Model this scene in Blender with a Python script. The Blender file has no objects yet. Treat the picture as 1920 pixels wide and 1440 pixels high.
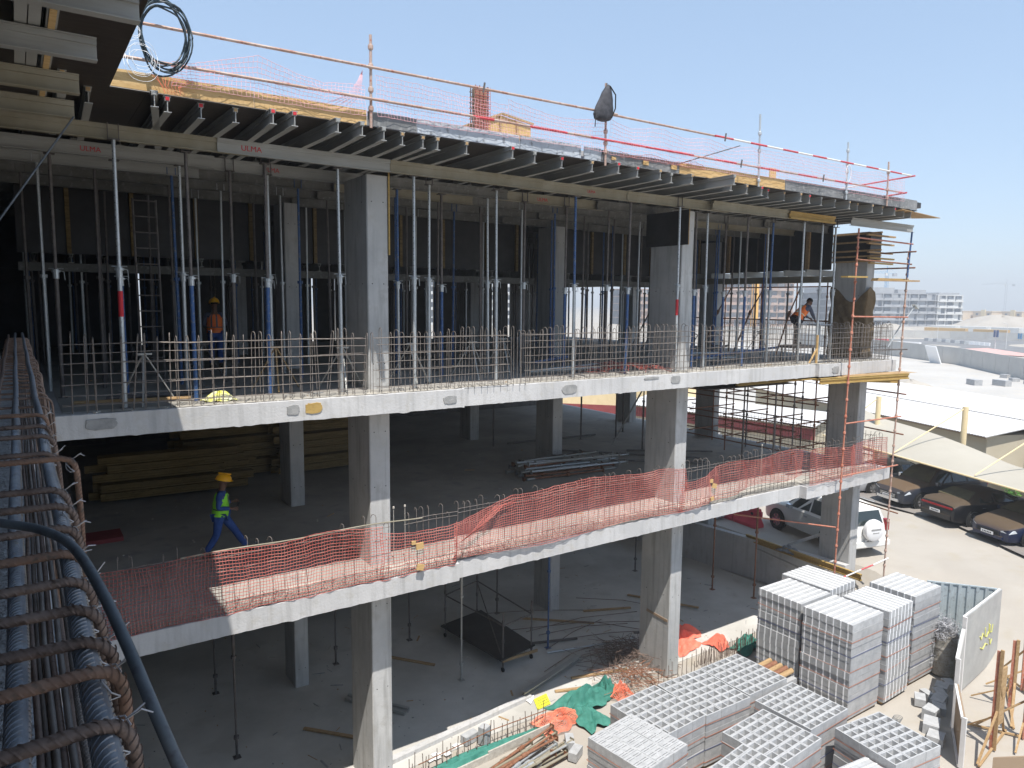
import bpy, math, random
from mathutils import Vector, Matrix, Euler
from math import sin, cos, pi, radians, sqrt
R = random.Random(7)
S = bpy.context.scene
COL = S.collection
# ------------------------------------------------------------------ camera
cam = bpy.data.cameras.new('camera'); co = bpy.data.objects.new('camera', cam); COL.objects.link(co); S.camera = co
YAW, PIT, ROL = 0.5989, 0.1118, 0.0097
_f = Vector((sin(YAW)*cos(PIT), cos(YAW)*cos(PIT), -sin(PIT))); _r = Vector((cos(YAW), -sin(YAW), 0)); _u = _r.cross(_f)
_r2 = _r*cos(ROL)+_u*sin(ROL); _u2 = _u*cos(ROL)-_r*sin(ROL)
mw = Matrix((( _r2.x, _u2.x, -_f.x, -6.10), (_r2.y, _u2.y, -_f.y, -12.488), (_r2.z, _u2.z, -_f.z, 10.294), (0, 0, 0, 1)))
co.matrix_world = mw
cam.sensor_width = 36; cam.lens = 25.49; cam.clip_start = 0.05; cam.clip_end = 6000
# ------------------------------------------------------------------ world and sun
SUN = Vector((-.18, -.43, 1)).normalized()
w = bpy.data.worlds.new('World'); S.world = w; w.use_nodes = True
nt = w.node_tree; bg = nt.nodes['Background']; sky = nt.nodes.new('ShaderNodeTexSky'); sky.sky_type = 'NISHITA'
sky.sun_disc = False; sky.sun_elevation = math.asin(SUN.z); sky.sun_rotation = math.atan2(SUN.x, SUN.y)
sky.air_density = 1.0; sky.dust_density = 0.45; sky.ozone_density = 1.5; sky.altitude = 0
hsv = nt.nodes.new('ShaderNodeHueSaturation'); hsv.inputs['Saturation'].default_value = .92; hsv.inputs['Value'].default_value = .78
nt.links.new(sky.outputs[0], hsv.inputs['Color']); dm = nt.nodes.new('ShaderNodeMixRGB'); dm.inputs[0].default_value = .58; dm.inputs[2].default_value = (1.38, 1.98, 2.8, 1)   # dusty Gulf air evens the sky out
nt.links.new(hsv.outputs[0], dm.inputs[1]); nt.links.new(dm.outputs[0], bg.inputs[0]); bg.inputs[1].default_value = 0.15
sl = bpy.data.lights.new('sun', 'SUN'); sl.energy = 3.3; sl.angle = radians(.5); sl.color = (1, .96, .9)
so = bpy.data.objects.new('sun', sl); COL.objects.link(so); so.rotation_euler = (-SUN).to_track_quat('-Z', 'Y').to_euler()
S.render.engine = 'CYCLES'
S.view_settings.view_transform = 'Standard'; S.view_settings.look = 'None'; S.view_settings.exposure = 1.00; S.view_settings.gamma = 1
S.cycles.max_bounces = 6; S.cycles.diffuse_bounces = 4; S.cycles.volume_bounces = 0
# ------------------------------------------------------------------ helpers
def tag(o, label=None, cat=None, group=None, kind=None):
    for k, v in (('label', label), ('category', cat), ('group', group), ('kind', kind)):
        if v: o[k] = v
    return o
def thing(name, label, cat, loc=(0, 0, 0), rz=0, group=None):
    o = bpy.data.objects.new(name, None); COL.objects.link(o); o.location = loc; o.rotation_euler = (0, 0, rz); o.empty_display_size = .1
    return tag(o, label, cat, group)
def copy_tree(o, parent=None):
    c = o.copy(); COL.objects.link(c)
    if parent: c.parent = parent
    for ch in o.children: copy_tree(ch, c)
    return c
class MB:
    def __init__(s): s.v = []; s.f = []; s.m = []
    def add(s, vs, fs, m=0):
        b = len(s.v); s.v += [tuple(x) for x in vs]; s.f += [tuple(i+b for i in f) for f in fs]; s.m += [m]*len(fs); return s
    def box(s, x0, x1, y0, y1, z0, z1, m=0, M=None):
        vs = [Vector((x, y, z)) for z in (z0, z1) for y in (y0, y1) for x in (x0, x1)]
        if M: vs = [M @ v for v in vs]
        return s.add(vs, [(0, 2, 3, 1), (4, 5, 7, 6), (0, 1, 5, 4), (2, 6, 7, 3), (0, 4, 6, 2), (1, 3, 7, 5)], m)
    def frame(s, p, q, up=(0, 0, 1)):
        p = Vector(p); q = Vector(q); d = (q-p); L = d.length; d.normalize(); up = Vector(up)
        if abs(d.dot(up)) > .98: up = Vector((0, 1, 0))
        sd = d.cross(up).normalized(); u = sd.cross(d)
        return Matrix(((d.x, sd.x, u.x, p.x), (d.y, sd.y, u.y, p.y), (d.z, sd.z, u.z, p.z), (0, 0, 0, 1))), L
    def bar(s, p, q, wd, h, m=0, up=(0, 0, 1)):
        M, L = s.frame(p, q, up); return s.box(0, L, -wd/2, wd/2, -h/2, h/2, m, M)
    def ib(s, p, q, wd=.1, h=.225, t=.012, m=0, wood=None):
        M, L = s.frame(p, q)
        s.box(0, L, -wd/2, wd/2, 0, t, m, M); s.box(0, L, -.006, .006, t, h-.06, m, M)
        s.box(0, L, -wd/2, wd/2, h-.012, h, m, M)
        s.box(0, L, -.034, -.026, h-.06, h-.012, m, M); s.box(0, L, .026, .034, h-.06, h-.012, m, M); s.box(0, L, -.034, .034, h-.068, h-.06, m, M)
        if wood is not None: s.box(-.012, L+.012, -.0255, .0255, h-.0595, h-.0125, wood, M)
        return s
    def tube(s, pts, r, n=6, m=0, cap=True, r2=None):
        pts = [Vector(p) for p in pts]; K = len(pts); b = len(s.v); up = None
        for i, p in enumerate(pts):
            d = (pts[min(i+1, K-1)]-pts[max(i-1, 0)]).normalized()
            if up is None:
                a = Vector((0, 0, 1)) if abs(d.z) < .9 else Vector((1, 0, 0)); e1 = d.cross(a).normalized()
            else:
                e1 = (up-d*up.dot(d)); e1 = e1.normalized() if e1.length > 1e-6 else d.orthogonal().normalized()
            up = e1; e2 = d.cross(e1)
            rr = r if not callable(r) else r(i/(K-1))
            if r2 is not None: rr = r+(r2-r)*i/(K-1)
            for k in range(n):
                t = 2*pi*k/n; s.v.append(tuple(p+e1*cos(t)*rr+e2*sin(t)*rr))
        for i in range(K-1):
            for k in range(n):
                s.f.append((b+i*n+k, b+i*n+(k+1) % n, b+(i+1)*n+(k+1) % n, b+(i+1)*n+k)); s.m.append(m)
        if cap:
            s.f.append(tuple(b+k for k in range(n))[::-1]); s.m.append(m)
            s.f.append(tuple(b+(K-1)*n+k for k in range(n))); s.m.append(m)
        return s
    def lathe(s, prof, n=16, m=0, M=None):
        b = len(s.v)
        for r_, z in prof:
            for k in range(n):
                v = Vector((r_*cos(2*pi*k/n), r_*sin(2*pi*k/n), z)); s.v.append(tuple(M @ v if M else v))
        for i in range(len(prof)-1):
            for k in range(n):
                s.f.append((b+i*n+k, b+i*n+(k+1) % n, b+(i+1)*n+(k+1) % n, b+(i+1)*n+k)); s.m.append(m)
        return s
    def grid(s, P, m=0, closed=False):
        b = len(s.v); nr = len(P); nc = len(P[0])
        for row in P: s.v += [tuple(p) for p in row]
        for i in range(nr-1):
            for j in range(nc-1):
                s.f.append((b+i*nc+j, b+i*nc+j+1, b+(i+1)*nc+j+1, b+(i+1)*nc+j)); s.m.append(m)
        return s
    def prism(s, poly, z0, z1, m=0, M=None):
        n = len(poly); vs = [Vector((x, y, z)) for z in (z0, z1) for x, y in poly]
        if M: vs = [M @ v for v in vs]
        return s.add(vs, [tuple(range(n))[::-1], tuple(range(n, 2*n))]+[(i, (i+1) % n, n+(i+1) % n, n+i) for i in range(n)], m)
    def mesh(s, name, mats, off=None, smooth=False):
        me = bpy.data.meshes.new(name)
        vs = s.v if off is None else [(x-off[0], y-off[1], z-off[2]) for x, y, z in s.v]
        me.from_pydata(vs, [], s.f)
        mats = mats if isinstance(mats, (list, tuple)) else [mats]
        for mm in mats: me.materials.append(mm)
        if len(mats) > 1: me.polygons.foreach_set('material_index', s.m)
        if smooth:
            me.polygons.foreach_set('use_smooth', [True]*len(me.polygons))
            try: me.set_sharp_from_angle(angle=radians(38))
            except Exception: pass
        me.update(); return me
    def build(s, name, mats, parent=None, smooth=False, world=True):
        """world=True: vertices are world coordinates, moved into the parent's frame"""
        if parent and world:
            r = parent
            while r.parent: r = r.parent
            M = (Matrix.Translation(r.location) @ r.rotation_euler.to_matrix().to_4x4()).inverted()
            s.v = [tuple(M @ Vector(v)) for v in s.v]
        o = bpy.data.objects.new(name, s.mesh(name, mats, None, smooth)); COL.objects.link(o)
        if parent: o.parent = parent
        return o
    def solo(s, name, mats, label, cat, group=None, smooth=False):
        """one mesh, one thing; origin at its base centre"""
        xs = [v[0] for v in s.v]; ys = [v[1] for v in s.v]; zs = [v[2] for v in s.v]
        off = ((min(xs)+max(xs))/2, (min(ys)+max(ys))/2, min(zs))
        o = bpy.data.objects.new(name, s.mesh(name, mats, off, smooth)); COL.objects.link(o); o.location = off
        return tag(o, label, cat, group)
def mat(name, c1, c2=None, scale=3., rough=.8, metal=0., bump=0., bscale=None, c3=None, detail=6, spec=.3, lo=.35, hi=.65, stretch=None, streak=0):
    m = bpy.data.materials.new(name); m.use_nodes = True; n = m.node_tree.nodes; l = m.node_tree.links
    b = n['Principled BSDF']; b.inputs['Roughness'].default_value = rough; b.inputs['Metallic'].default_value = metal
    b.inputs['Specular IOR Level'].default_value = spec
    tc = n.new('ShaderNodeTexCoord'); src = tc.outputs['Object']
    if stretch:
        mp = n.new('ShaderNodeMapping'); mp.inputs['Scale'].default_value = stretch; l.new(src, mp.inputs[0]); src = mp.outputs[0]
    if c2 is None: b.inputs['Base Color'].default_value = (*c1, 1)
    else:
        t = n.new('ShaderNodeTexNoise'); t.inputs['Scale'].default_value = scale; t.inputs['Detail'].default_value = detail; t.inputs['Roughness'].default_value = .6
        l.new(src, t.inputs['Vector'])
        r = n.new('ShaderNodeValToRGB'); r.color_ramp.elements[0].position = lo; r.color_ramp.elements[1].position = hi
        r.color_ramp.elements[0].color = (*c1, 1); r.color_ramp.elements[1].color = (*c2, 1)
        l.new(t.outputs['Fac'], r.inputs[0]); out = r.outputs[0]
        if c3:
            t2 = n.new('ShaderNodeTexNoise'); t2.inputs['Scale'].default_value = scale*5.3; t2.inputs['Detail'].default_value = 4; l.new(src, t2.inputs['Vector'])
            r2 = n.new('ShaderNodeValToRGB'); r2.color_ramp.elements[0].position = .55; r2.color_ramp.elements[1].position = .7
            l.new(t2.outputs['Fac'], r2.inputs[0]); mx = n.new('ShaderNodeMixRGB'); l.new(r2.outputs[0], mx.inputs[0]); l.new(out, mx.inputs[1]); mx.inputs[2].default_value = (*c3, 1); out = mx.outputs[0]
        if streak:
            mp2 = n.new('ShaderNodeMapping'); mp2.inputs['Scale'].default_value = (7, 7, .55); l.new(tc.outputs['Object'], mp2.inputs[0]); t4 = n.new('ShaderNodeTexNoise'); t4.inputs['Scale'].default_value = 1.3; t4.inputs['Detail'].default_value = 5; l.new(mp2.outputs[0], t4.inputs['Vector'])
            r4 = n.new('ShaderNodeValToRGB'); r4.color_ramp.elements[0].position = .50; r4.color_ramp.elements[1].position = .72; r4.color_ramp.elements[1].color = (streak, streak, streak, 1); l.new(t4.outputs['Fac'], r4.inputs[0])
            m4 = n.new('ShaderNodeMixRGB'); l.new(r4.outputs[0], m4.inputs[0]); l.new(out, m4.inputs[1]); m4.inputs[2].default_value = (.17, .165, .15, 1); out = m4.outputs[0]
        l.new(out, b.inputs['Base Color'])
    if bump:
        t3 = n.new('ShaderNodeTexNoise'); t3.inputs['Scale'].default_value = bscale or scale*8; t3.inputs['Detail'].default_value = 5; l.new(src, t3.inputs['Vector'])
        bp = n.new('ShaderNodeBump'); bp.inputs['Strength'].default_value = bump; bp.inputs['Distance'].default_value = .02; l.new(t3.outputs['Fac'], bp.inputs['Height']); l.new(bp.outputs[0], b.inputs['Normal'])
    return m
M = dict(
 concrete=mat('cast_concrete', (.46, .455, .45), (.56, .55, .54), .9, .9, bump=.25, bscale=25, c3=(.47, .455, .43), streak=.28),
 column=mat('column_concrete', (.40, .40, .395), (.50, .495, .48), 1.1, .85, bump=.25, bscale=18, c3=(.43, .42, .40), streak=.45),
 patch=mat('mortar_patch', (.26, .26, .255), (.36, .355, .345), 8, .95, bump=.4),
 floor=mat('dusty_slab', (.29, .275, .245), (.42, .395, .36), .45, .9, bump=.15, c3=(.30, .29, .275)),
 floor0=mat('ground_slab', (.42, .405, .37), (.58, .56, .52), .28, .85, bump=.15, c3=(.48, .46, .42), lo=.38, hi=.6),
 sand=mat('sand', (.37, .335, .29), (.43, .395, .345), .25, .95, bump=.5, bscale=3, c3=(.38, .34, .28)),
 dust=mat('dust_edge', (.55, .52, .46), (.42, .39, .34), 12, 1, bump=.4),
 asphalt=mat('asphalt', (.16, .16, .165), (.21, .21, .21), .3, .9),
 bay=mat('parking_paving', (.20, .18, .17), (.27, .245, .22), .6, .9),
 apron=mat('pink_paving', (.55, .33, .30), (.62, .40, .36), .6, .9),
 ply=mat('ply_yellow', (.50, .32, .13), (.62, .43, .21), 2.2, .75, stretch=(1, 6, 6), c3=(.42, .25, .10)),
 plydk=mat('ply_dark_film', (.030, .024, .020), (.055, .045, .038), 3, .45, stretch=(1, 5, 1), bump=.1),
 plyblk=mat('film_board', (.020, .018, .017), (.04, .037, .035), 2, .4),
 wood=mat('timber', (.33, .21, .10), (.47, .32, .17), 2, .85, stretch=(1, 9, 9), c3=(.26, .17, .09)),
 woodDk=mat('dark_timber', (.17, .115, .045), (.28, .20, .085), 2, .8, stretch=(1, 9, 9), c3=(.10, .065, .03)),  # darker brown timber used for the stacks and inner studs
 woodY=mat('timber_yellow', (.36, .23, .065), (.47, .32, .11), 2, .7, stretch=(1, 9, 9), c3=(.28, .18, .06)),
 aluShade=mat('shaded_aluminium', (.13, .125, .11), (.20, .195, .18), 2, .7, c3=(.24, .235, .22)), alu=mat('aluminium', (.33, .325, .30), (.42, .42, .40), 2, .5, .35, stretch=(.4, .4, 4), c3=(.38, .37, .35)),  # first one is aluminium with the deep interior's shade put into its colour
 aluY=mat('dusty_aluminium', (.27, .24, .17), (.34, .31, .24), 2, .6, .2),
 galv=mat('galvanised', (.44, .47, .48), (.56, .58, .59), 6, .42, .5, c3=(.36, .37, .37)),
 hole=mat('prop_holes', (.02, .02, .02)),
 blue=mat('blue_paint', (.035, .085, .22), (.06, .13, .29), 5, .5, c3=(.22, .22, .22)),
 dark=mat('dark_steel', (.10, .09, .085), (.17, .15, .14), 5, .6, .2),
 rust=mat('rust_steel', (.20, .085, .045), (.30, .15, .09), 9, .8, c3=(.12, .06, .04)),
 rebar=mat('rebar', (.15, .105, .085), (.24, .18, .15), 14, .65, .35, c3=(.10, .07, .055)),
 rebarN=mat('rebar_rusting', (.17, .10, .07), (.27, .17, .12), 14, .75, c3=(.12, .09, .07)),
 rebarL=mat('rebar_dusty', (.17, .145, .13), (.26, .23, .205), 14, .6, .35),
 rebarB=mat('rebar_blue_grey', (.19, .205, .23), (.29, .305, .33), 18, .45, .3, c3=(.26, .23, .21)),
 redtube=mat('red_oxide_tube', (.40, .12, .07), (.50, .22, .15), 6, .6, c3=(.42, .34, .28)),
 oldtube=mat('worn_tube', (.40, .25, .19), (.52, .42, .36), 4, .55, .15, c3=(.36, .13, .09)),
 tubered=mat('red_paint', (.52, .05, .07), (.60, .10, .11), 5, .55, c3=(.5, .3, .27)),
 tubewhite=mat('white_paint', (.68, .66, .64), (.76, .74, .72), 5, .55),
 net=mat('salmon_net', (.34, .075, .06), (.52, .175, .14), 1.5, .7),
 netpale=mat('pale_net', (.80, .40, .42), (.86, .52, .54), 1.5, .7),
 netorange=mat('orange_net', (.85, .20, .11), (.90, .32, .20), 3, .7),
 netgreen=mat('green_shade_net', (.035, .17, .13), (.07, .25, .20), 5, .8, bump=.4),
 zinc=mat('grey_formboard', (.33, .36, .39), (.50, .53, .56), 2.2, .55, .15, bump=.3, bscale=9, c3=(.22, .23, .24), lo=.3, hi=.6),
 zincdk=mat('grey_formboard_dark', (.15, .155, .155), (.24, .24, .24), 2, .6, c3=(.30, .30, .29)),
 block=mat('block', (.38, .385, .39), (.47, .475, .48), 7, .95, bump=.35, bscale=70),
 blockd=mat('block_lower', (.33, .335, .34), (.42, .42, .42), 5, .95, bump=.35, bscale=60),
 eps=mat('white_insulation', (.86, .87, .88), (.92, .92, .92), 30, .9),
 strap=mat('orange_strap', (.50, .20, .12)), strapb=mat('blue_strap', (.10, .12, .24)),
 cream=mat('cream_wall', (.46, .41, .31), (.51, .46, .36), .7, .9),
 creamd=mat('cream_dark', (.42, .37, .29)),
 canopy=mat('canopy_fabric', (.385, .355, .295), (.42, .39, .33), .4, .9),
 post=mat('yellow_post', (.72, .58, .34), (.78, .64, .40), 2, .7),
 roofw=mat('white_roof', (.52, .51, .50), (.58, .57, .56), .5, .7),
 roofd=mat('rust_edge', (.30, .22, .15)),
 maroon=mat('maroon', (.22, .05, .05), (.28, .07, .07), 1, .7),
 precast=mat('precast_wall', (.44, .43, .41), (.50, .49, .46), .5, .9),
 white=mat('white', (.80, .80, .80), rough=.5), black=mat('black_rubber', (.02, .02, .02), rough=.7),
 glass=mat('car_glass', (.025, .035, .035), rough=.12, spec=.8), dglass=mat('dusty_glass', (.13, .11, .06), (.08, .07, .04), 2, .5),
 coil=mat('dark_cable', (.02, .03, .035), (.05, .07, .08), 9, .45), hose=mat('grey_cable', (.085, .10, .11), (.15, .165, .18), 9, .55, c3=(.08, .08, .09)),
 wire=mat('tie_wire', (.36, .36, .38), (.50, .50, .52), 9, .5),
 skin=mat('skin', (.16, .085, .055), rough=.6), hair=mat('hair', (.012, .01, .009), rough=.7),
 overall=mat('blue_overall', (.035, .075, .24), (.055, .11, .32), 8, .9, bump=.3), vest=mat('lime_vest', (.28, .80, .04), (.36, .88, .08), 8, .7),
 vestO=mat('orange_vest', (.90, .16, .03), (.95, .24, .05), 8, .7), silver=mat('reflective_tape', (.10, .11, .12), rough=.4), silverL=mat('pale_tape', (.62, .66, .45), rough=.5),
 helmet=mat('yellow_helmet', (.85, .40, .01), (.9, .45, .015), 3, .35), trousers=mat('dark_trousers', (.03, .03, .035), (.05, .05, .06), 8, .9),
 shirt=mat('grey_shirt', (.09, .10, .14), rough=.9), boots=mat('boots', (.03, .025, .02), rough=.7),
 redplastic=mat('red_plastic', (.62, .06, .09), (.70, .10, .13), 2, .5), yellow=mat('yellow_card', (.80, .76, .05), rough=.6), ink=mat('dark_ink', (.05, .05, .05)),
 redink=mat('red_ink', (.55, .04, .05)), burlap=mat('wet_burlap', (.13, .09, .05), (.20, .145, .085), 4, 1, bump=.8, bscale=12),
 rag=mat('orange_rag', (.90, .16, .10), (.93, .25, .17), 4, .9, bump=.5, bscale=8), leaf=mat('leaf', (.05, .16, .02), (.14, .30, .05), 9, .7),
 chrome=mat('chrome', (.65, .66, .68), rough=.25, metal=.8), lamp=mat('head_lamp', (.62, .66, .70), rough=.15, spec=.8), tail=mat('tail_lamp', (.28, .008, .012), rough=.25),
 bwhite=mat('far_white', (.60, .60, .58), (.66, .66, .64), .3, .9), bgrey=mat('far_concrete', (.30, .31, .33), (.38, .39, .40), .2, .9), bdark=mat('far_opening', (.10, .12, .15), (.18, .20, .23), .4, .8),
 brick=mat('far_brick', (.36, .25, .20), (.44, .33, .27), .25, .9), craneb=mat('crane_blue', (.12, .33, .55), rough=.5), craney=mat('hoist_yellow', (.85, .45, .05), rough=.6),
 villa=mat('villa_wall', (.60, .48, .34), (.66, .54, .40), .2, .9), corr=mat('corrugated_steel', (.42, .48, .50), (.52, .58, .60), 2, .5, .2, c3=(.34, .37, .38)),
 drum=mat('drum_steel', (.30, .28, .24), (.42, .40, .36), 5, .7, .2, c3=(.22, .15, .10)), hoard=mat('hoarding_face', (.34, .34, .33), (.42, .42, .40), 2, .6),
 slate=mat('gravel', (.40, .38, .34), (.5, .47, .42), 8, 1))
def paint(name, c, dustc=(.13, .08, .042), amt=(.30, .72), rough=.3):
    """car paint with a coat of settled dust on faces that look up"""
    m = bpy.data.materials.new(name); m.use_nodes = True; n = m.node_tree.nodes; l = m.node_tree.links; b = n['Principled BSDF']
    g = n.new('ShaderNodeNewGeometry'); sp = n.new('ShaderNodeSeparateXYZ'); l.new(g.outputs['Normal'], sp.inputs[0])
    t = n.new('ShaderNodeTexNoise'); t.inputs['Scale'].default_value = 2.5; t.inputs['Detail'].default_value = 6
    ad = n.new('ShaderNodeMath'); ad.operation = 'MULTIPLY_ADD'; l.new(t.outputs['Fac'], ad.inputs[0]); ad.inputs[1].default_value = .25; l.new(sp.outputs[2], ad.inputs[2])
    mr = n.new('ShaderNodeMapRange'); l.new(ad.outputs[0], mr.inputs[0]); mr.inputs[1].default_value = amt[0]; mr.inputs[2].default_value = amt[1]+.2
    mx = n.new('ShaderNodeMixRGB'); l.new(mr.outputs[0], mx.inputs[0]); mx.inputs[1].default_value = (*c, 1); mx.inputs[2].default_value = (*dustc, 1); l.new(mx.outputs[0], b.inputs['Base Color'])
    m2 = n.new('ShaderNodeMapRange'); l.new(mr.outputs[0], m2.inputs[0]); m2.inputs[3].default_value = rough; m2.inputs[4].default_value = .85; l.new(m2.outputs[0], b.inputs['Roughness'])
    return m
L1, L2, SOF = 4.965, 8.565, 13.17
LM = ['first', 'second', 'third', 'fourth', 'fifth', 'sixth', 'seventh', 'eighth', 'ninth', 'tenth', 'eleventh', 'twelfth', 'thirteenth', 'fourteenth', 'fifteenth', 'sixteenth', 'seventeenth', 'eighteenth', 'nineteenth', 'twentieth']
LM += ['twenty-'+LM[i] for i in range(9)]+['thirtieth']+['thirty-'+LM[i] for i in range(9)]+['fortieth']
# ================================================================== SETTING
def smooth(a, b, x): t = max(0, min(1, (x-a)/(b-a))); return t*t*(3-2*t)
def ground_z(x, y):
    k = smooth(-1.6, .2, y); x0 = 16.0+.75*k; wd = 4.5-3.5*k
    if y > 0: x0 = max(x0, 16.75-.13*(y-4)) if y < 9 else 16.1
    h = 1.2*smooth(x0, x0+wd, x)
    if y < -6: h = 1.2*smooth(16.0+(-6-y)*.6, 21+(-6-y)*.8, x)
    b = .05*sin(x*1.3+y*.7)*sin(y*1.1-x*.4)*min(1, max(0, (x-6)/6))
    if x < 16.2 and y > .9: b = 0; h = 0
    return h-.035+b*(.35 if x < 24 else .8)
def axis(lo, hi, fine0, fine1, fs, gs):
    a = []; x = lo
    while x < fine0: a.append(x); x += gs(x)
    x = fine0
    while x < fine1: a.append(x); x += fs
    while x < hi: a.append(x); x += gs(x)
    a.append(hi); return a
gx = axis(-400, 1500, -8, 34, .45, lambda x: max(4, abs(x-10)*.35)); gy = axis(-600, 1500, -9, 14, .45, lambda y: max(4, abs(y)*.35))
t = MB(); t.grid([[(x, y, ground_z(x, y)) for x in gx] for y in gy])
tag(t.build('ground', M['sand'], smooth=True), kind='structure')
def sheet(name, poly, z, m): o = MB(); o.add([(x, y, z) for x, y in poly], [tuple(range(len(poly)))]); return tag(o.build(name, m), kind='structure')
sheet('road', [(190, 97), (205, 90), (260, 100), (290, 60), (220, 40), (160, 25), (140, 30), (157, 48), (166, 58), (164, 66), (163, 71), (176, 80), (187, 88)][::-1], 1.27, M['asphalt'])
sheet('traffic_island', [(166+9*cos(a*pi/12)+0, 72+7*sin(a*pi/12)) for a in range(24)], 1.285, M['sand'])
sheet('traffic_island', [(196+12*cos(a*pi/12), 58+7*sin(a*pi/12)) for a in range(24)], 1.285, M['sand'])
sheet('pavement', [(155, 60), (164, 62.5), (172, 61), (161, 51), (154, 45), (149, 41), (148, 46)][::-1], 1.295, M['apron'])
M['lot'] = mat('white_sand', (.42, .40, .37), (.48, .46, .43), .12, .95, bump=.4, bscale=2, c3=(.48, .44, .38))
sheet('sand_lot', [(36, -30), (72, -30), (99, 26), (115, 41), (126, 57), (148, 95), (90, 110), (38, 60)], 1.235, M['lot'])
sheet('parking', [(27.6, 9), (26.37, 5.5), (26.1, 3.5), (25.8, 1.3), (23.9, -1.9), (21, -7), (19.5, -11), (30, -11), (33, 9)][::-1], 1.262, M['bay'])
# ------------------------------------------------------------------ the concrete frame
bl = thing('unfinished_building', 'grey concrete frame of a building under construction, three open storeys on square columns', 'building', (5, 6, 0))
def slab(z, segs, zb, xr, wing_x):
    """slab with a cast edge face: segs = [(x0, x1, y)]"""
    m = MB(); rr = random.Random(int(z*10))
    poly = [(-16, -18), (wing_x, -18), (wing_x, segs[0][2])]
    for a, b, y in segs: poly += [(max(a, wing_x), y), (b, y)]
    poly += [(xr, 18.2), (-16, 18.2)]
    pp = []
    for p in poly:
        if not pp or (abs(p[0]-pp[-1][0])+abs(p[1]-pp[-1][1])) > 1e-4: pp.append(p)
    m.prism(pp, zb, z-.004)
    # cast edge, ragged lower lip, in front of the slab body
    for a, b, y in segs:
        a = max(a, wing_x); n = int((b-a)/.09); rows = [[], [], [], []]
        for i in range(n+1):
            x = a+(b-a)*i/n; j = rr.uniform(-.004, .004); k = rr.uniform(0, .022)*(rr.random() < .14)
            rows[0].append((x, y+.02, z+rr.uniform(0, .008))); rows[1].append((x, y-.012, z-.006+j*.4)); rows[2].append((x, y-.014, zb-.01-k+j)); rows[3].append((x, y+.02, zb-.004))
        m.grid(rows)
        m.box(a-.004, a+.03, y-.011, y+.1, zb+.002, z-.012); m.box(b-.03, b+.004, y-.011, y+.1, zb+.002, z-.012)
    return m
slab(L2, [(-6.02, 1.26, 0), (1.26, 13.37, .12), (13.37, 17.64, 0)], L2-.36, 17.64, -6.02).build('floor_slab', M['concrete'], bl)
slab(L1, [(-6.02, 1.15, 0), (1.15, 12.9, .12), (12.9, 15.1, -.12), (15.1, 17.7, 0)], L1-.36, 17.7, -6.02).build('floor_slab', M['concrete'], bl)
g = MB(); g.prism([(-16, -18), (-6.1, -18), (-6.1, 1.0), (3, 1.25), (16.2, 1.25), (16.2, 18.2), (-16, 18.2)], -.3, 0); g.build('ground_slab', M['floor0'], bl)
f = MB(); f.box(-5.6, 17.5, .35, 18, L2-.003, L2+.003); f.box(-5.1, 17.5, .4, 18, L1-.003, L1+.003); f.build('floor_finish', M['floor'], bl)
f = MB()
for zz, yy in ((L2, .02), (L1, .02)):
    n = 150; rows = [[], []]
    for i in range(n+1):
        x = -5.1+22.6*i/n; y0 = .03 if (x < 1.1 or x > 13.4) else .15
        rows[0].append((x, y0, zz+.012)); rows[1].append((x, y0+(.28 if zz == L2 else .5)+R.uniform(-.06, .12), zz+.006))
    f.grid(rows)
f.build('mortar_dust', M['dust'], bl)
CX = [(-.44, 0, .8, 1.94), (8.27, 8.71, .8, 1.94), (16.99, 17.43, .8, 1.94), (-.47, -.10, 5.87, 6.75), (8.15, 8.55, 6.0, 6.95), (16.6, 17.0, 6.6, 7.5), (-.45, -.05, 11.3, 12.1), (8.2, 8.6, 11.3, 12.1), (16.5, 16.9, 11.2, 12.1), (-9, -8.5, .8, 1.9), (-9, -8.5, 6, 6.9)]
for a, b, c, d in CX:
    for z0, z1, e in ((0, L1-.362, 0), (L1+.001, L2-.362, .002), (L2+.001, 12.70 if a > -1 else 12.70, 0)):
        m = MB(); ch = .018
        m.prism([(a+ch, c), (b-ch, c), (b, c+ch), (b, d-ch), (b-ch, d), (a+ch, d), (a, d-ch), (a, c+ch)], z0, z1)
        for q in range(4):   # form-tie holes
            for zz in (z0+.5, (z0+z1)/2, z1-.5):
                if q < 2: m.tube([(a+.1+q*(b-a-.2), c+.01, zz), (a+.1+q*(b-a-.2), c-.001, zz)], .012, 8, 1)
                else: m.tube([(a+.01, c+.25+(q-2)*(d-c-.5), zz), (a-.001, c+.25+(q-2)*(d-c-.5), zz)], .014, 8, 1)
        m.build('column', [M['column'], M['hole']], bl)
# repair patches on the slab edges
for x, z, wd, h, mm in [(-5.12, 8.40, .42, .17, 'patch'), (-2.2, 8.40, .22, .17, 'patch'), (-1.83, 8.40, .30, .19, 'woodY'), (.93, 8.37, .30, .16, 'patch'), (4.05, 8.38, .42, .2, 'patch'), (7.45, 8.42, .34, .19, 'patch'), (14.2, 8.38, .36, .2, 'patch'), (6.6, 8.5, .5, .05, 'patch')]:
    y = -.016 if (x < 1.26 or x > 13.3) else .104
    m = MB(); n = 22; P = []
    for i in range(n):
        t_ = 2*pi*i/n; k = R.uniform(.9, 1.08); cx = abs(cos(t_))**.55*math.copysign(1, cos(t_)); cz = abs(sin(t_))**.55*math.copysign(1, sin(t_))
        P.append((x+wd/2*k*cx, z+h/2*k*cz))
    m.add([(px, y-.012, pz) for px, pz in P]+[(x+(px-x)*1.05, y+.01, z+(pz-z)*1.05) for px, pz in P], [tuple(range(n))]+[(i, i+n, (i+1) % n+n, (i+1) % n) for i in range(n)])
    m.build('repair_patch', M[mm], bl)
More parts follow.
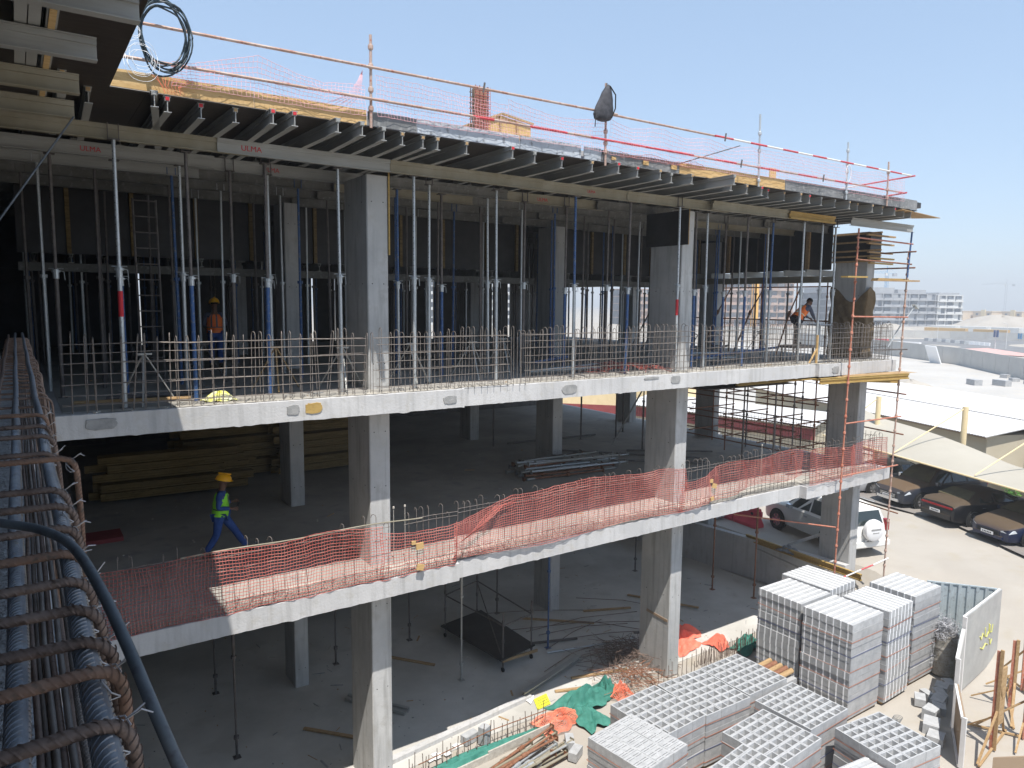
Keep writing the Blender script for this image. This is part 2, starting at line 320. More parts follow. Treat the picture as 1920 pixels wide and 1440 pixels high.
# low upstand at the edge of the ground slab
m = MB(); m.prism([(-5.2, 1.02), (-.3, 1.42), (4.5, 1.98), (4.5, 2.14), (-.3, 1.58), (-5.2, 1.18)], .002, .10); m.build('kerb', M['concrete'], bl)
# back walls of each storey; black upper-storey panels added to darken the inside
def back_panels(z0, z1, xs, nm, mm):
    for a, b in xs: m = MB(); m.box(a, b, 17.9 if z0 != 11.3 else 17.8, 18.0 if z0 != 11.3 else 17.88, z0, z1); m.build(nm, M[mm], bl)
back_panels(L2, 13.16, [(-16, -2.3), (-2.22, 1.0), (1.06, 2.6), (2.66, 4.3), (4.4, 5.3), (5.36, 6.6), (6.7, 8.9), (9.0, 10.0), (10.15, 11.2), (11.3, 12.1), (12.3, 13.4), (13.5, 14.3), (14.5, 17)], 'dark_back_panel', 'plyblk')
back_panels(11.3, 13.16, [(-16, 17)], 'dark_back_panel', 'plyblk')
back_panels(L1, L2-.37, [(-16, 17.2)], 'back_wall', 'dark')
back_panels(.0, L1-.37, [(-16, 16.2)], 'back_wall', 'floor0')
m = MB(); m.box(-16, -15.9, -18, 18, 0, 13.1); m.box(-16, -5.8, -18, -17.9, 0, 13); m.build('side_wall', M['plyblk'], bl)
# retaining wall along the far end of the ground floor
rw = thing('retaining_wall', 'grey concrete retaining wall holding back the sand beyond the ground floor', 'wall', (16.4, 6, 0))
m = MB(); m.prism([(16.72, .75), (16.40, 3.9), (16.0, 7.4), (15.6, 18), (15.85, 18), (16.25, 7.4), (16.65, 3.9), (16.97, .75)], 0, 1.52); m.build('wall', M['concrete'], rw)
# ================================================================== FORMWORK DECK
dk = thing('formwork_deck', 'dark film-faced plywood deck carried by aluminium joists above the upper floor', 'formwork', (5, 6, SOF))
def ply_sheets(x0, x1, y0, y1, sx, sy):
    x = x0
    while x < x1-.01:
        y = y0; xe = min(x+sx, x1)
        while y < y1-.01:
            ye = min(y+sy, y1); m = MB(); j = R.uniform(0, .003); m.box(x+.002, xe-.002, y+.002, ye-.002, SOF+j, SOF+.018+j); m.build('deck_sheet', M['plydk'], dk); y = ye
        x = xe
ply_sheets(-16, 16.7, -.83, 17.9, 2.9, 4.7)
for i in range(3):
    m = MB(); m.box(-16+i*3.71, -16+(i+1)*3.71-.004, -16, -4.5, SOF, SOF+.018); m.build('deck_sheet', M['plydk'], dk)
    m = MB(); m.box(-16+i*3.71, -16+(i+1)*3.71-.004, -4.496, -.834, SOF, SOF+.018); m.build('deck_sheet', M['plydk'], dk)
m = MB(); m.box(-15.8, 16.5, -.60, 17.8, SOF+.026, SOF+.24); m.box(-15.8, -5.1, -15.8, -.62, SOF+.026, SOF+.24); m.build('fresh_slab', M['concrete'], dk)
# edge boards
def edge(name, x0, x1, y, z0, z1, mm, label, tilt=0, dz=0):
    m = MB(); P = [[], [], [], []]; n = max(3, int((x1-x0)/.25))
    for i in range(n+1):
        x = x0+(x1-x0)*i/n; wv = .006*sin(x*3.1)+R.uniform(-.002, .002); tt = z1+dz*i/n
        P[0].append((x, y+wv+.02, z0)); P[1].append((x, y+wv, z0)); P[2].append((x, y+wv+tilt, tt)); P[3].append((x, y+wv+tilt+.02, tt))
    m.grid(P+[P[0]]); m.add([P[k][0] for k in range(4)]+[P[k][-1] for k in range(4)], [(0, 1, 2, 3), (7, 6, 5, 4)])
    return m.solo(name, M[mm], label, 'edge board')
EB = [(-4.86, -2.95, 'ply', 'yellow plywood edge board behind the cable coil, at the left end of the deck', .15), (-2.94, -1.13, 'ply', 'yellow plywood edge board with brown stains, just left of the first guardrail post', .15),
      (-1.11, -.22, 'zincdk', 'short scratched dark edge board at the foot of the first guardrail post', .14), (-.20, 1.95, 'zinc', 'weathered silver edge board right of the scratched dark one', .155), (1.97, 3.45, 'zinc', 'weathered silver edge board below the timber box on the roof', .16),
      (3.53, 3.98, 'zinc', 'short silver edge board between a narrow gap and the backpack post', .155), (4.0, 6.28, 'zincdk', 'dark grey edge board with small yellow ply squares, right of the backpack post', .14),
      (6.30, 8.0, 'ply', 'clean yellow ply edge board starting under the dark leaning rod', .15), (8.01, 10.1, 'ply', 'clean yellow ply edge board at the foot of the third guardrail post', .15), (10.12, 12.7, 'zincdk', 'grey warped edge board left of the fourth guardrail post', .17), (12.72, 14.7, 'zincdk', 'grey edge board with pale mortar smears between the last two guardrail posts', .17), (14.72, 16.6, 'zincdk', 'grey edge board at the far right corner of the deck', .19)]
for a, b, mm, lb, h in EB:
    o = edge('edge_board', a, b, -.87, SOF+.02, SOF+.02+h+.09, mm, lb, tilt=R.uniform(-.01, .02))
    if a == 4.0:
        for x, s_ in ((4.25, .09), (5.15, .12), (6.0, .13)):
            m = MB(); m.box(x, x+s_*1.3, -.905, -.885, 13.25, 13.25+s_*.7); q = m.build('ply_square', M['ply'], o)
m = MB(); m.box(16.62, 16.95, -.80, -.3, 13.28, 13.44); m.solo('end_board', M['plyblk'], 'small black board end sticking out at the far corner of the roof deck', 'board')
m = MB(); m.prism([(15.6, -.95), (18.7, -.55), (17.1, .9), (16.0, .9)], 13.125, 13.143); m.solo('plywood_sheet', M['wood'], 'pale bare plywood sheet jutting out past the far right corner of the deck', 'plywood sheet')
# joists whose ends show along the edge
JE = [(-5.12, -.73), (-4.35, -1.06), (-4.15, -.85), (-3.68, -.75), (-3.2, -.79), (-2.72, -1.06), (-2.41, -1.12), (-1.72, -1.12), (-1.32, -1.14), (-.89, -1.02), (-.48, -.87), (-.08, -.85), (.19, -.89), (.78, -.89), (1.67, -1.06), (2.27, -.93), (2.99, -.85), (3.73, -.9), (4.28, -1.09), (4.9, -1.0), (5.51, -1.06), (6.0, -.92), (6.47, -1.09), (7.27, -1.6), (7.9, -1.0), (8.6, -.9), (9.1, -.95), (9.55, -.79), (10.26, -.75), (10.75, -.9), (11.2, -.85), (11.8, -.8), (12.47, -.77), (13.05, -.85), (13.6, -.75), (14.2, -.85), (14.8, -.8), (15.4, -.85), (16.0, -.8), (16.4, -.8)]
WO = ['wood', 'alu', 'redink', 'redink', 'wood', 'redink', 'redink', 'alu']
jm = {}
for k, wm in enumerate(('wood', 'redink', 'alu')):
    for Ln in (3.3, 4.2):
        b = MB(); b.ib((0, 0, 0), (0, Ln, 0), m=0, wood=1); jm[(wm, Ln)] = b.mesh('joist', [M['alu'], M[wm]]); jm['in'] = MB().ib((0, 0, 0), (0, 4.2, 0), m=0).mesh('joist', [M['aluShade']])
for i, (x, y) in enumerate(JE):
    wm = WO[i] if i < 8 else R.choice(['wood', 'wood', 'redink', 'alu']); Ln = R.choice([3.3, 4.2])
    o = bpy.data.objects.new('formwork_joist', jm[(wm, Ln)]); COL.objects.link(o); o.location = (x, y, 12.945); o.rotation_euler = (0, 0, R.uniform(-.035, .035) if i != 1 else -.16)
    tag(o, '%s aluminium joist end from the left under the front edge of the roof deck' % LM[i], 'formwork joist', 'joists whose ends show along the deck edge')
for row, y0 in enumerate((2.1, 5.6, 9.2, 12.8)):
    for i in range(30 if row < 2 else 22):
        x = -5.9+i*(22.4/(29 if row < 2 else 21))+R.uniform(-.1, .1)
        o = bpy.data.objects.new('formwork_joist', jm['in']); COL.objects.link(o); o.location = (x, y0+R.uniform(-.15, .15), 12.945+.0005*row); o.rotation_euler = (0, 0, R.uniform(-.02, .02))
        tag(o, '%s aluminium joist from the left in the %s row back from the deck edge' % (LM[i], LM[row+1]), 'formwork joist', 'inner joists, row %s' % LM[row+1])
# primary beams along the facade, in overlapping lengths
bm = {}
for mm in ('aluY', 'alu'):
    b = MB(); b.ib((0, 0, 0), (3.6, 0, 0), wd=.11, m=0); bm[mm] = b.mesh('beam', [M[mm]])
bm['in'] = MB().ib((0, 0, 0), (3.6, 0, 0), wd=.11).mesh('beam', [M['aluShade']])
bm['woodY'] = MB().ib((0, 0, 0), (2.2, 0, 0), wd=.11, h=.2, t=.04, m=0).mesh('beam', [M['woodY']])
def text(body, size, mm, parent, mtx, name='lettering'):
    cu = bpy.data.curves.new('txt', 'FONT'); cu.body = body; cu.size = size; cu.extrude = .0015; cu.align_x = 'CENTER'; cu.align_y = 'CENTER'
    o = bpy.data.objects.new('txt', cu); me = bpy.data.meshes.new_from_object(o); bpy.data.objects.remove(o)
    me.materials.clear(); me.materials.append(M[mm]); me.transform(mtx)
    q = bpy.data.objects.new(name, me); COL.objects.link(q); q.parent = parent; return q
FR = [(-6.3, .50), (-3.2, .47), (-.1, .46), (2.95, .56), (6.05, .54)]
def onface(x, z, s_=.1, y=-.065): return Matrix.Translation((x, y, z)) @ Matrix.Rotation(pi/2, 4, 'X')
fb = ['front beam at the left end, held by the first two tall props', 'front beam across the top of the second concrete column, with red lettering at its left', 'front beam just right of the second concrete column', 'front beam in the middle of the facade', 'front beam ending at the dark shuttered column']
for i, (x, y) in enumerate(FR):
    e = thing('primary_beam', 'aluminium '+fb[i], 'formwork beam', (x, y, 12.72+.0015*(i % 2)), 0, 'front row of primary beams')
    o = bpy.data.objects.new('beam', bm['aluY' if i != 1 else 'alu']); COL.objects.link(o); o.parent = e
    if i == 1: text('ULMA', .13, 'redink', e, onface(.55, .11, y=-.012))
    if i == 3: text('ULMA', .09, 'redink', e, onface(2.0, .11, y=-.012))
for i, (x, y) in enumerate([(8.85, .35), (12.0, .3), (14.9, .2)]):
    e = tag(bpy.data.objects.new('primary_beam', bm[['aluY', 'woodY', 'alu'][i]]), ['aluminium front beam starting right of the shuttered column, red at its tip', 'short yellow timber front beam spliced between two aluminium ones', 'aluminium front beam poking out past the corner column'][i], 'formwork beam', 'front row of primary beams'); COL.objects.link(e); e.location = (x, y, 12.72)
for r_, y in enumerate((2.2, 3.5, 4.9, 6.6, 8.3, 10.2, 12.2, 14.4)):
    for k in range(7):
        mm = R.choice(['aluY', 'alu', 'in']) if r_ < 2 else 'in'; o = bpy.data.objects.new('primary_beam', bm[mm]); COL.objects.link(o)
        o.location = (-6.6+k*3.3+R.uniform(-.2, .2), y+(.06 if k % 2 else -.06), 12.718-.002*(k % 2))
        tag(o, '%s aluminium beam from the left on the %s row of props' % (LM[k], LM[r_+1]), 'formwork beam', 'primary beams, row %s' % LM[r_+1])
        if r_ == 0 and k in (0, 1, 3): text('ULMA', .12, 'redink', o, onface(1.6, .11, y=-.012))
for x0, x1, lb in ((-6.0, -.55, 'dark inner drop-beam shutter left of the inner column'), (-.05, 8.1, 'dark inner drop-beam shutter in the middle of the upper floor'), (8.65, 16.5, 'dark inner drop-beam shutter behind the last bay')):
    e = thing('drop_beam_shutter', lb, 'formwork', ((x0+x1)/2, 7.45, 11.3))
    m = MB(); m.box(x0, x1, 7.45, 7.5, 11.32, 12.93); m.build('panel', M['plyblk'], e)
    x = x0+.3; k = 0
    while x < x1-.1:
        m = MB(); j = R.uniform(-.25, .15); m.ib((x, 6.95+j, 11.10), (x, 8.2+j, 11.10), m=0, h=.2); m.build('joist', M['alu' if k % 4 == 1 else 'aluShade'], e); x += R.uniform(.55, .8); k += 1
        if k % 2: m = MB(); m.box(x-.05, x+.04, 7.36, 7.447, 11.32, 12.9); m.build('stud', M['woodDk'], e)
    m = MB(); m.ib((x0, 7.1, 10.90), (x1, 7.1, 10.90), h=.19); m.build('beam', M['aluShade'], e)
# the wing over the camera
WB = [(-5.30, -.78, 3.4), (-5.33, -2.17, 3.4), (-5.27, -3.68, 4), (-5.06, -5.1, 4.2), (-5.3, -6.6, 4), (-5.2, -8.2, 4)]
for i, (x, y, Ln) in enumerate(WB):
    b = MB(); b.ib((x-Ln, y, 12.70), (x, y, 12.70), wd=.12); b.solo('primary_beam', M['aluY' if i in (0, 1) else 'alu'], ['aluminium beam overhead at top left, lowest and furthest of the stubs', 'aluminium beam overhead at top left, second of the stubs from below', 'aluminium beam overhead at top left, third of the stubs from below', 'aluminium beam overhead at the very top left, its end nearest the cable coil', 'aluminium beam above the top left of the view', 'aluminium beam above and behind the view'][i], 'formwork beam')
for x, y0, y1, mm, lb in [(-5.66, -4.3, -.6, 'ply', 'yellow timber-topped joist running above the overhead beams at top left'), (-5.80, -4.6, -2.2, 'alu', 'pale aluminium joist beside the yellow one at top left'), (-5.91, -4.6, -2.2, 'alu', 'pale aluminium joist second from the yellow one at top left'), (-6.3, -4.4, 1.9, 'alu', 'aluminium joist crossing at the far left under the dark deck'), (-5.45, -1.4, 1.8, 'alu', 'aluminium joist just above the lowest overhead beam')]:
    b = MB(); b.ib((x, y0, 12.94), (x, y1, 12.94), wood=1)
    if mm == 'ply': b.box(x-.03, x+.03, y0+.01, y1-.01, 12.925, 12.9395, 1)
    b.solo('formwork_joist', [M['alu'], M['ply']], lb, 'formwork joist')
b = MB(); b.tube([(-5.32, -.9, 12.7), (-5.75, -1.6, 11.95), (-6.35, -2.6, 10.9), (-6.9, -3.6, 9.9)], .012, 6); b.solo('steel_cable', M['hose'], 'dark cable slanting down from the lowest overhead beam to the left edge', 'cable')
# drop-beam shutters
for (a, b_, c, d, z0, nm, lb) in [(16.75, 16.80, 1.95, 17.5, 11.5, 'drop_beam_shutter', 'dark drop-beam shutter along the far end of the upper floor')]:
    e = thing(nm, lb, 'formwork', (a, c, z0))
    m = MB(); m.box(a, b_, c, d, z0, 13.15); m.build('panel', M['plyblk'], e)
    for k in range(9): m = MB(); m.box(a-.09, a-.005, c+.8+k*1.7, c+.93+k*1.7, z0, 13.1); m.build('stud', M['wood'], e)
    for k in range(18):
        m = MB(); yy = c+.3+k*.85; m.ib((a-.75+R.uniform(-.2, .2), yy, z0-.21), (a+.75, yy, z0-.21), m=0, h=.2); m.build('joist', M['alu'], e)
    for k in range(2): m = MB(); m.ib((a-.45+.7*k, c, z0-.42), (a-.45+.7*k, d, z0-.42), h=.2); m.build('beam', M['aluY'], e)
# ================================================================== PROPS
def prop_proto(H, low, upm, collar=2.2, holes=True, rb=.036, rt=.029):
    e = thing('steel_prop', 'steel prop', 'steel prop')
    m = MB(); m.tube([(0, 0, .01), (0, 0, collar)], rb, 10); m.build('outer_tube', M[low], e, True)
    m = MB(); m.tube([(0, 0, collar), (0, 0, H-.01)], rt, 10)
    if holes:
        z = collar+.12
        while z < H-.1:
            for a in (-2.4, .75): m.tube([(cos(a)*(rt-.004), sin(a)*(rt-.004), z), (cos(a)*(rt+.0015), sin(a)*(rt+.0015), z)], .008, 6, 1)
            z += .11
    m.build('inner_tube', [M[upm], M['hole']], e, True)
    m = MB(); m.tube([(0, 0, collar-.14), (0, 0, collar+.02)], rb+.012, 10); m.tube([(0, 0, collar-.03), (0, 0, collar)], rb+.035, 10)
    m.tube([(.05, 0, collar), (.12, .02, collar-.02), (.13, .02, collar-.16)], .006, 5); m.tube([(-.1, .03, collar+.03), (.11, -.03, collar+.03)], .008, 5); m.build('collar', M['galv'], e)
    m = MB(); m.box(-.07, .07, -.07, .07, 0, .01); m.build('base_plate', M['dark'], e)
    m = MB(); m.box(-.08, .08, -.08, .08, H-.012, H); m.tube([(0, 0, H-.4), (0, 0, H-.012)], .024, 8)
    for s_ in (-1, 1): m.box(s_*.075-.006, s_*.075+.006, -.012, .012, H, H+.24)
    m.build('fork_head', M['dark'], e); return e
def far_prop(H, mm):
    m = MB(); m.tube([(0, 0, 0), (0, 0, H*.52)], .033, 7); m.tube([(0, 0, H*.52), (0, 0, H)], .026, 7); m.tube([(0, 0, H*.52-.06), (0, 0, H*.52)], .06, 7)
    for s_ in (-1, 1): m.box(s_*.075-.006, s_*.075+.006, -.012, .012, H, H+.2)
    return m.mesh('steel_prop', M[mm])
HP = 12.72-L2
PG, PB, PD = prop_proto(HP, 'galv', 'galv'), prop_proto(HP, 'blue', 'dark', collar=2.1), prop_proto(HP, 'dark', 'dark')
PB2 = prop_proto(HP, 'galv', 'blue', collar=2.15, rb=.034, rt=.03)
used = set()
def place(src, x, y, z, lean, label, group, red=False):
    o = copy_tree(src); o.location = (x, y, z); o.rotation_euler = (lean[0], lean[1], R.uniform(0, 6)*0); o['label'] = label; o['category'] = 'steel prop'
    if group: o['group'] = group
    elif 'group' in o: del o['group']
    if red:
        m = MB(); m.tube([(0, 0, 1.45), (0, 0, 1.85)], .0375, 12); m.build('red_sticker', M['redink'], o, world=False)
    return o
FP = [(-4.74, .43, 'g', 'galvanised prop furthest left in the front row, red sticker at mid height'), (-3.62, .75, 'b', 'blue prop second from the left in the front row, beside the yellow bag'), (-2.31, .97, 'b', 'blue prop left of the second concrete column, straight below the beam joint'), (-1.03, .69, 'g', 'galvanised prop touching the left side of the second concrete column'), (.44, .56, 'g', 'galvanised prop with punched holes, first one right of the second concrete column'),
      (1.15, 1.3, 'g', 'thin galvanised prop, second one right of the second concrete column'), (2.69, 1.03, 'g', 'galvanised prop in the middle of the facade, its wing collar standing out'), (4.66, .75, 'u', 'prop with blue top and pale foot in the middle of the facade'), (6.3, .72, 'B', 'bright blue prop left of the black-shuttered column'), (7.78, .45, 'g', 'white galvanised prop standing in front of the black-shuttered column, with red sticker'),
      (8.95, .95, 'B', 'blue prop hugging the right side of the black-shuttered column'), (9.35, .9, 'g', 'galvanised prop with punched holes just right of the black-shuttered column'), (10.85, .8, 'b', 'stout blue-grey prop centred in the last bay'), (13.1, .55, 'g', 'galvanised prop left of the bending worker'), (14.1, .6, 'g', 'grey prop the bending worker leans against'), (15.15, .8, 'g', 'galvanised prop touching the burlap-wrapped column'), (12.5, 1.2, 'u', 'prop with blue top in the last bay left of the bending worker')]
for x, y, k, lb in FP:
    place({'g': PG, 'b': PB, 'B': PB, 'u': PB2}[k], x, y, L2, (R.uniform(-.008, .008), R.uniform(-.008, .008)), lb, None, red='sticker' in lb)
G2 = 'props in the second row behind the front props'
n2 = 0
for i, x in enumerate([-5.5, -4.5, -3.5, -2.6, -1.9, .9, 2.0, 3.2, 4.2, 5.5, 6.9, 9.8, 11.6, 13.6, 15.6]):
    place(R.choice([PG, PB, PD, PB2]), x, 2.2+R.uniform(-.08, .08), L2, (R.uniform(-.01, .01), R.uniform(-.01, .01)), '%s prop from the left in the second row behind the facade' % LM[i], G2)
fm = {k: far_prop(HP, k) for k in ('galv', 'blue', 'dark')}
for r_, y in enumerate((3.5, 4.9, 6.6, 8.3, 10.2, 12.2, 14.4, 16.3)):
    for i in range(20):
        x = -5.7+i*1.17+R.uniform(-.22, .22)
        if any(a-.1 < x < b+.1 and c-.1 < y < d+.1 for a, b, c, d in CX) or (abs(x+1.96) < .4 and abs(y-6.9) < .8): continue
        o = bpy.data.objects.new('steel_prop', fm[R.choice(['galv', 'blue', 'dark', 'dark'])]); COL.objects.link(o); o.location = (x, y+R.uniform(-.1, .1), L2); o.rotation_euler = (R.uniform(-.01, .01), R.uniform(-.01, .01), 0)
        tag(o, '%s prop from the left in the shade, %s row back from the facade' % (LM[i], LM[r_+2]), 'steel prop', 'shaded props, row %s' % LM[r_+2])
for p_ in (PG, PB, PD, PB2):
    for c_ in list(p_.children): bpy.data.objects.remove(c_)
    bpy.data.objects.remove(p_)
# raking push-pull props at the far end
rk = [(15.4, 6.2, 17.0), (13.9, 7.9, 16.6), (15.2, 4.6, 16.9), (14.6, 9.2, 16.6), (15.6, 3.1, 16.9)]
for i, (x, y, x2) in enumerate(rk):
    m = MB(); m.tube([(x, y, L2+.02), ((x+x2)/2, y, L2+1.45)], .03, 7); m.tube([((x+x2)/2, y, L2+1.45), (x2, y, 11.05)], .024, 7); m.tube([((x*.52+x2*.48), y, L2+1.38), ((x*.48+x2*.52), y, L2+1.52)], .055, 7)
    m.solo('raking_prop', M['dark' if i % 2 else 'rust'], 'slanting prop bracing the far-end shutter, %s of five' % LM[i], 'raking prop', 'raking props at the far end')
# upper storey edge scaffold tubes at the far end
m = 0
for i, (p, q, mm, lb) in enumerate([((17.3, 1.9, 11.15), (17.3, 14, 11.15), 'rust', 'long rusty ledger tube running along the far end just under the shutter'), ((17.2, 2.2, 10.95), (17.2, 9, 10.95), 'rust', 'rusty ledger tube a hand below the long one at the far end'), ((17.35, 2.2, 9.75), (17.35, 8.5, 9.75), 'rust', 'rusty ledger tube at waist height beyond the bending worker')]):
    b = MB(); b.tube([p, q], .024, 7); b.solo('scaffold_tube', M[mm], lb, 'scaffold tube')
for i, y in enumerate((2.4, 3.6, 5.1, 6.8, 9.0)):
    b = MB(); b.tube([(17.35, y, L2-.35+.36), (17.35, y, 11.35)], .024, 7)
    for z in (9.2, 9.75, 10.6, 11.15): b.tube([(17.35, y, z-.04), (17.35, y, z+.04)], .04, 7)
    b.solo('scaffold_standard', M['rust'], 'rusty upright tube at the far end of the upper floor, %s beyond the corner column' % LM[i], 'scaffold tube', 'uprights at the far end of the upper floor')
# deep in: ladders and a rack of scaffold frames
m = MB()
for s_ in (-.2, .2): m.tube([(-3.95+s_, 3.0, L2), (-3.95+s_, 3.25, 12.2)], .022, 6)
for k in range(12): m.tube([(-4.15, 3.0+.25*k/12, L2+.3+k*.3), (-3.75, 3.0+.25*k/12, L2+.3+k*.3)], .014, 6)
m.solo('ladder', M['dark'], 'aluminium ladder standing in the dark left part of the upper floor', 'ladder')
# ================================================================== REBAR CAGES ALONG THE EDGES
def hairpin(h, wd, lean=0, hook=False, r=.0065):
    m = MB(); pts = []
    if hook:
        pts = [(0, 0, 0), (0, 0, h-.05), (0, .015, h-.015), (.0, .05, h), (.02, .10, h-.02), (.03, .13, h-.08)]
    else:
        pts = [(0, 0, 0), (0, 0, h-wd/2)]+[(0, wd/2-wd/2*cos(a), h-wd/2+wd/2*sin(a)) for a in (pi/6, pi/3, pi/2, 2*pi/3, 5*pi/6)]+[(0, wd, h-wd/2), (0, wd, 0)]
    m.tube(pts, r, 5); return m
hm = {}
for h in (1.17, 1.22, 1.26): hm[h] = hairpin(h, .13).mesh('hairpin_bar', M['rebarL'])
hk = {h: hairpin(h, .1, hook=True).mesh('hooked_bar', M['rebarL']) for h in (1.10, 1.22, 1.3)}
st = hairpin(1.18, .0, r=.006); sm = MB().tube([(0, 0, 0), (0, 0, 1.12)], .0065, 5).mesh('straight_bar', M['rebarL'])
def cage(x0, x1, y, z, n, label, kind):
    e = thing('rebar_cage', label, 'rebar cage', ((x0+x1)/2, y, z)); ls = (x0+x1)/2
    for i in range(n):
        x = x0+(x1-x0)*(i+.5)/n+R.uniform(-.025, .025)
        me = R.choice(list(hm.values())) if kind == 'u' else R.choice(list(hk.values()))
        o = bpy.data.objects.new('hairpin_bar' if kind == 'u' else 'hooked_bar', me); COL.objects.link(o); o.parent = e; o.location = (x-ls, R.uniform(-.01, .01), -.02)
        ln = R.uniform(-.02, .02) if R.random() < .8 else R.uniform(-.09, .09); o.rotation_euler = (R.uniform(-.02, .02), ln, R.uniform(-.25, .25) if kind == 'u' else R.uniform(-.2, .7))
    hs = (.12, .28, .44, .60, .76, .92, 1.05) if kind == 'u' else (.2, .48, .76, 1.0, 1.08)
    for k, h in enumerate(hs):
        for yy in ((-.008, .138) if kind == 'u' and k % 2 == 0 else (-.008,)):
            m = MB(); q = x0-.05; pts = []
            while q < x1+.1: pts.append((q, y+yy+R.uniform(-.006, .006), z+h+R.uniform(-.012, .012))); q += .6
            m.tube(pts, .006, 5); m.build('horizontal_bar', M['rebarL'], e)
    for _ in range(n//2):
        x = R.uniform(x0, x1); h = R.choice(hs); m = None
    return e
cage(-5.55, -.6, .06, L2, 30, 'rebar cage along the upper slab edge left of the second concrete column, partly in shade', 'u')
cage(-.55, 2.9, .06, L2, 22, 'rebar cage along the upper slab edge in front of the second concrete column', 'u')
cage(2.92, 8.7, .2, L2, 37, 'rebar cage along the upper slab edge between the middle prop and the shuttered column', 'u')
cage(8.72, 13.3, .2, L2, 30, 'rebar cage along the upper slab edge in front of the last bay', 'u')
cage(13.8, 17.5, .06, L2, 32, 'dense rebar cage along the upper slab edge in front of the burlap-wrapped column', 'u')
cage(-5.1, -.3, .08, L1, 22, 'hooked rebar cage behind the net on the middle slab, left bay', 'h')
cage(.0, 1.2, .08, L1, 8, 'short hooked rebar cage right of the second column on the middle slab', 'h')
cage(1.3, 8.4, .22, L1, 42, 'hooked rebar cage behind the net on the middle slab, middle bay', 'h')
cage(8.45, 12.9, .22, L1, 26, 'hooked rebar cage behind the net on the middle slab, right bay', 'h')
cage(13.0, 17.3, .04, L1, 26, 'hooked rebar cage at the far right corner of the middle slab', 'h')
def endcage(x, y0, y1, z, n, h, label):
    e = thing('rebar_cage', label, 'rebar cage', (x, (y0+y1)/2, z)); sm2 = MB().tube([(0, 0, 0), (0, 0, h)], .0065, 4).mesh('straight_bar', M['rebar'])
    for i in range(n):
        o = bpy.data.objects.new('straight_bar', sm2); COL.objects.link(o); o.parent = e; o.location = (0, -(y1-y0)/2+(y1-y0)*(i+.5)/n+R.uniform(-.02, .02), 0); o.rotation_euler = (R.uniform(-.02, .02), R.uniform(-.03, .03), 0)
    for k in range(6):
        m = MB(); m.tube([(x-.01, y0, z+.1+k*h/6.2), (x-.01, y1, z+.1+k*h/6.2+R.uniform(-.02, .02))], .006, 4); m.build('horizontal_bar', M['rebar'], e)
endcage(17.45, .4, 13, L1, 90, 1.15, 'rebar cage along the far end of the middle slab')
endcage(17.45, .4, 13, L2, 90, 1.15, 'rebar cage along the far end of the upper slab')
# short stubs and crumbs along the upper edge
m = MB()
for i in range(260):
    x = R.uniform(-5.2, 17.2); y = (.03 if (x < 1.26 or x > 13.4) else .15)+abs(R.gauss(0, .12)); s_ = R.uniform(.008, .035)
    zz = L2 if R.random() < .6 else L1
    m.box(x, x+s_*1.6, y, y+s_, zz, zz+s_*.7, 0, Matrix.Translation((x, y, zz)) @ Matrix.Rotation(R.uniform(0, 3), 4, 'Z') @ Matrix.Translation((-x, -y, -zz)))
tag(m.solo('concrete_crumbs', M['dust'], 'pale concrete crumbs scattered along the slab edges', 'rubble'), kind='stuff')
# ================================================================== NETS
def net(name, x0, x1, zt, zb, yf, cell, r, mm, label, jit=.004, n=3, cat='safety net'):
    """real strands: zt(x), zb(x) top and bottom heights, yf(x, v) depth"""
    m = MB(); nx = max(2, int((x1-x0)/cell)); nv = max(2, int((zt((x0+x1)/2)-zb((x0+x1)/2))/cell))
    P = []
    for j in range(nv+1):
        row = []
        for i in range(nx+1):
            x = x0+(x1-x0)*i/nx; v = j/nv; z = zb(x)+(zt(x)-zb(x))*v
            row.append((x+.012*sin(v*9+x*5)+R.uniform(-jit, jit), yf(x, v)+R.uniform(-jit, jit)+.012*sin(x*17+v*3), z+R.uniform(-jit, jit)))
        P.append(row)
    for row in P: m.tube(row, r, n, cap=False)
    for i in range(nx+1): m.tube([P[j][i] for j in range(nv+1)], r*.62, n, cap=False)
    return m.solo(name, M[mm], label, cat)
def wob(x): return .05*sin(x*2.1)+.03*sin(x*5.3+1)+.02*sin(x*11)
edge1 = lambda x: (0 if (x < 1.1 or x > 15.1) else (.1 if x < 12.9 else -.12))
yb = lambda x, v: edge1(x)-.012-.10*v*(1-v)*2*abs(sin(x*1.7))-.05*v*abs(sin(x*2.9+v*2))
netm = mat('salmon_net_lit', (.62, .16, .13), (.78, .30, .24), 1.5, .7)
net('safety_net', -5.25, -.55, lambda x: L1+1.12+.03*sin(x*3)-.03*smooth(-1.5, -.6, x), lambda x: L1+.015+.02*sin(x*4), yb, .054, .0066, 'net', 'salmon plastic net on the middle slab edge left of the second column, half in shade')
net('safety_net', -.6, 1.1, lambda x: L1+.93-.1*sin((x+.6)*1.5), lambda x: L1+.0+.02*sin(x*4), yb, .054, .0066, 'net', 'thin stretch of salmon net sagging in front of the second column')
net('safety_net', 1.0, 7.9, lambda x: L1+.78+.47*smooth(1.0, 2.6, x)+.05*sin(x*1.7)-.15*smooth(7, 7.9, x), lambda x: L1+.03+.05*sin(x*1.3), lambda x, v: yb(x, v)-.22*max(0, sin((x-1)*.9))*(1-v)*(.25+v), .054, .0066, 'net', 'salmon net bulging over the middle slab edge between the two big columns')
net('safety_net', 7.7, 12.95, lambda x: L1+.80+.30*smooth(8, 10, x)+.06*sin(x*2.2), lambda x: L1+.05+.25*smooth(8.6, 10.5, x)+.05*sin(x*3), lambda x, v: yb(x, v)-.06*sin(x*2.4)**2, .054, .0066, 'net', 'rumpled salmon net in front of the last bay of the middle slab')
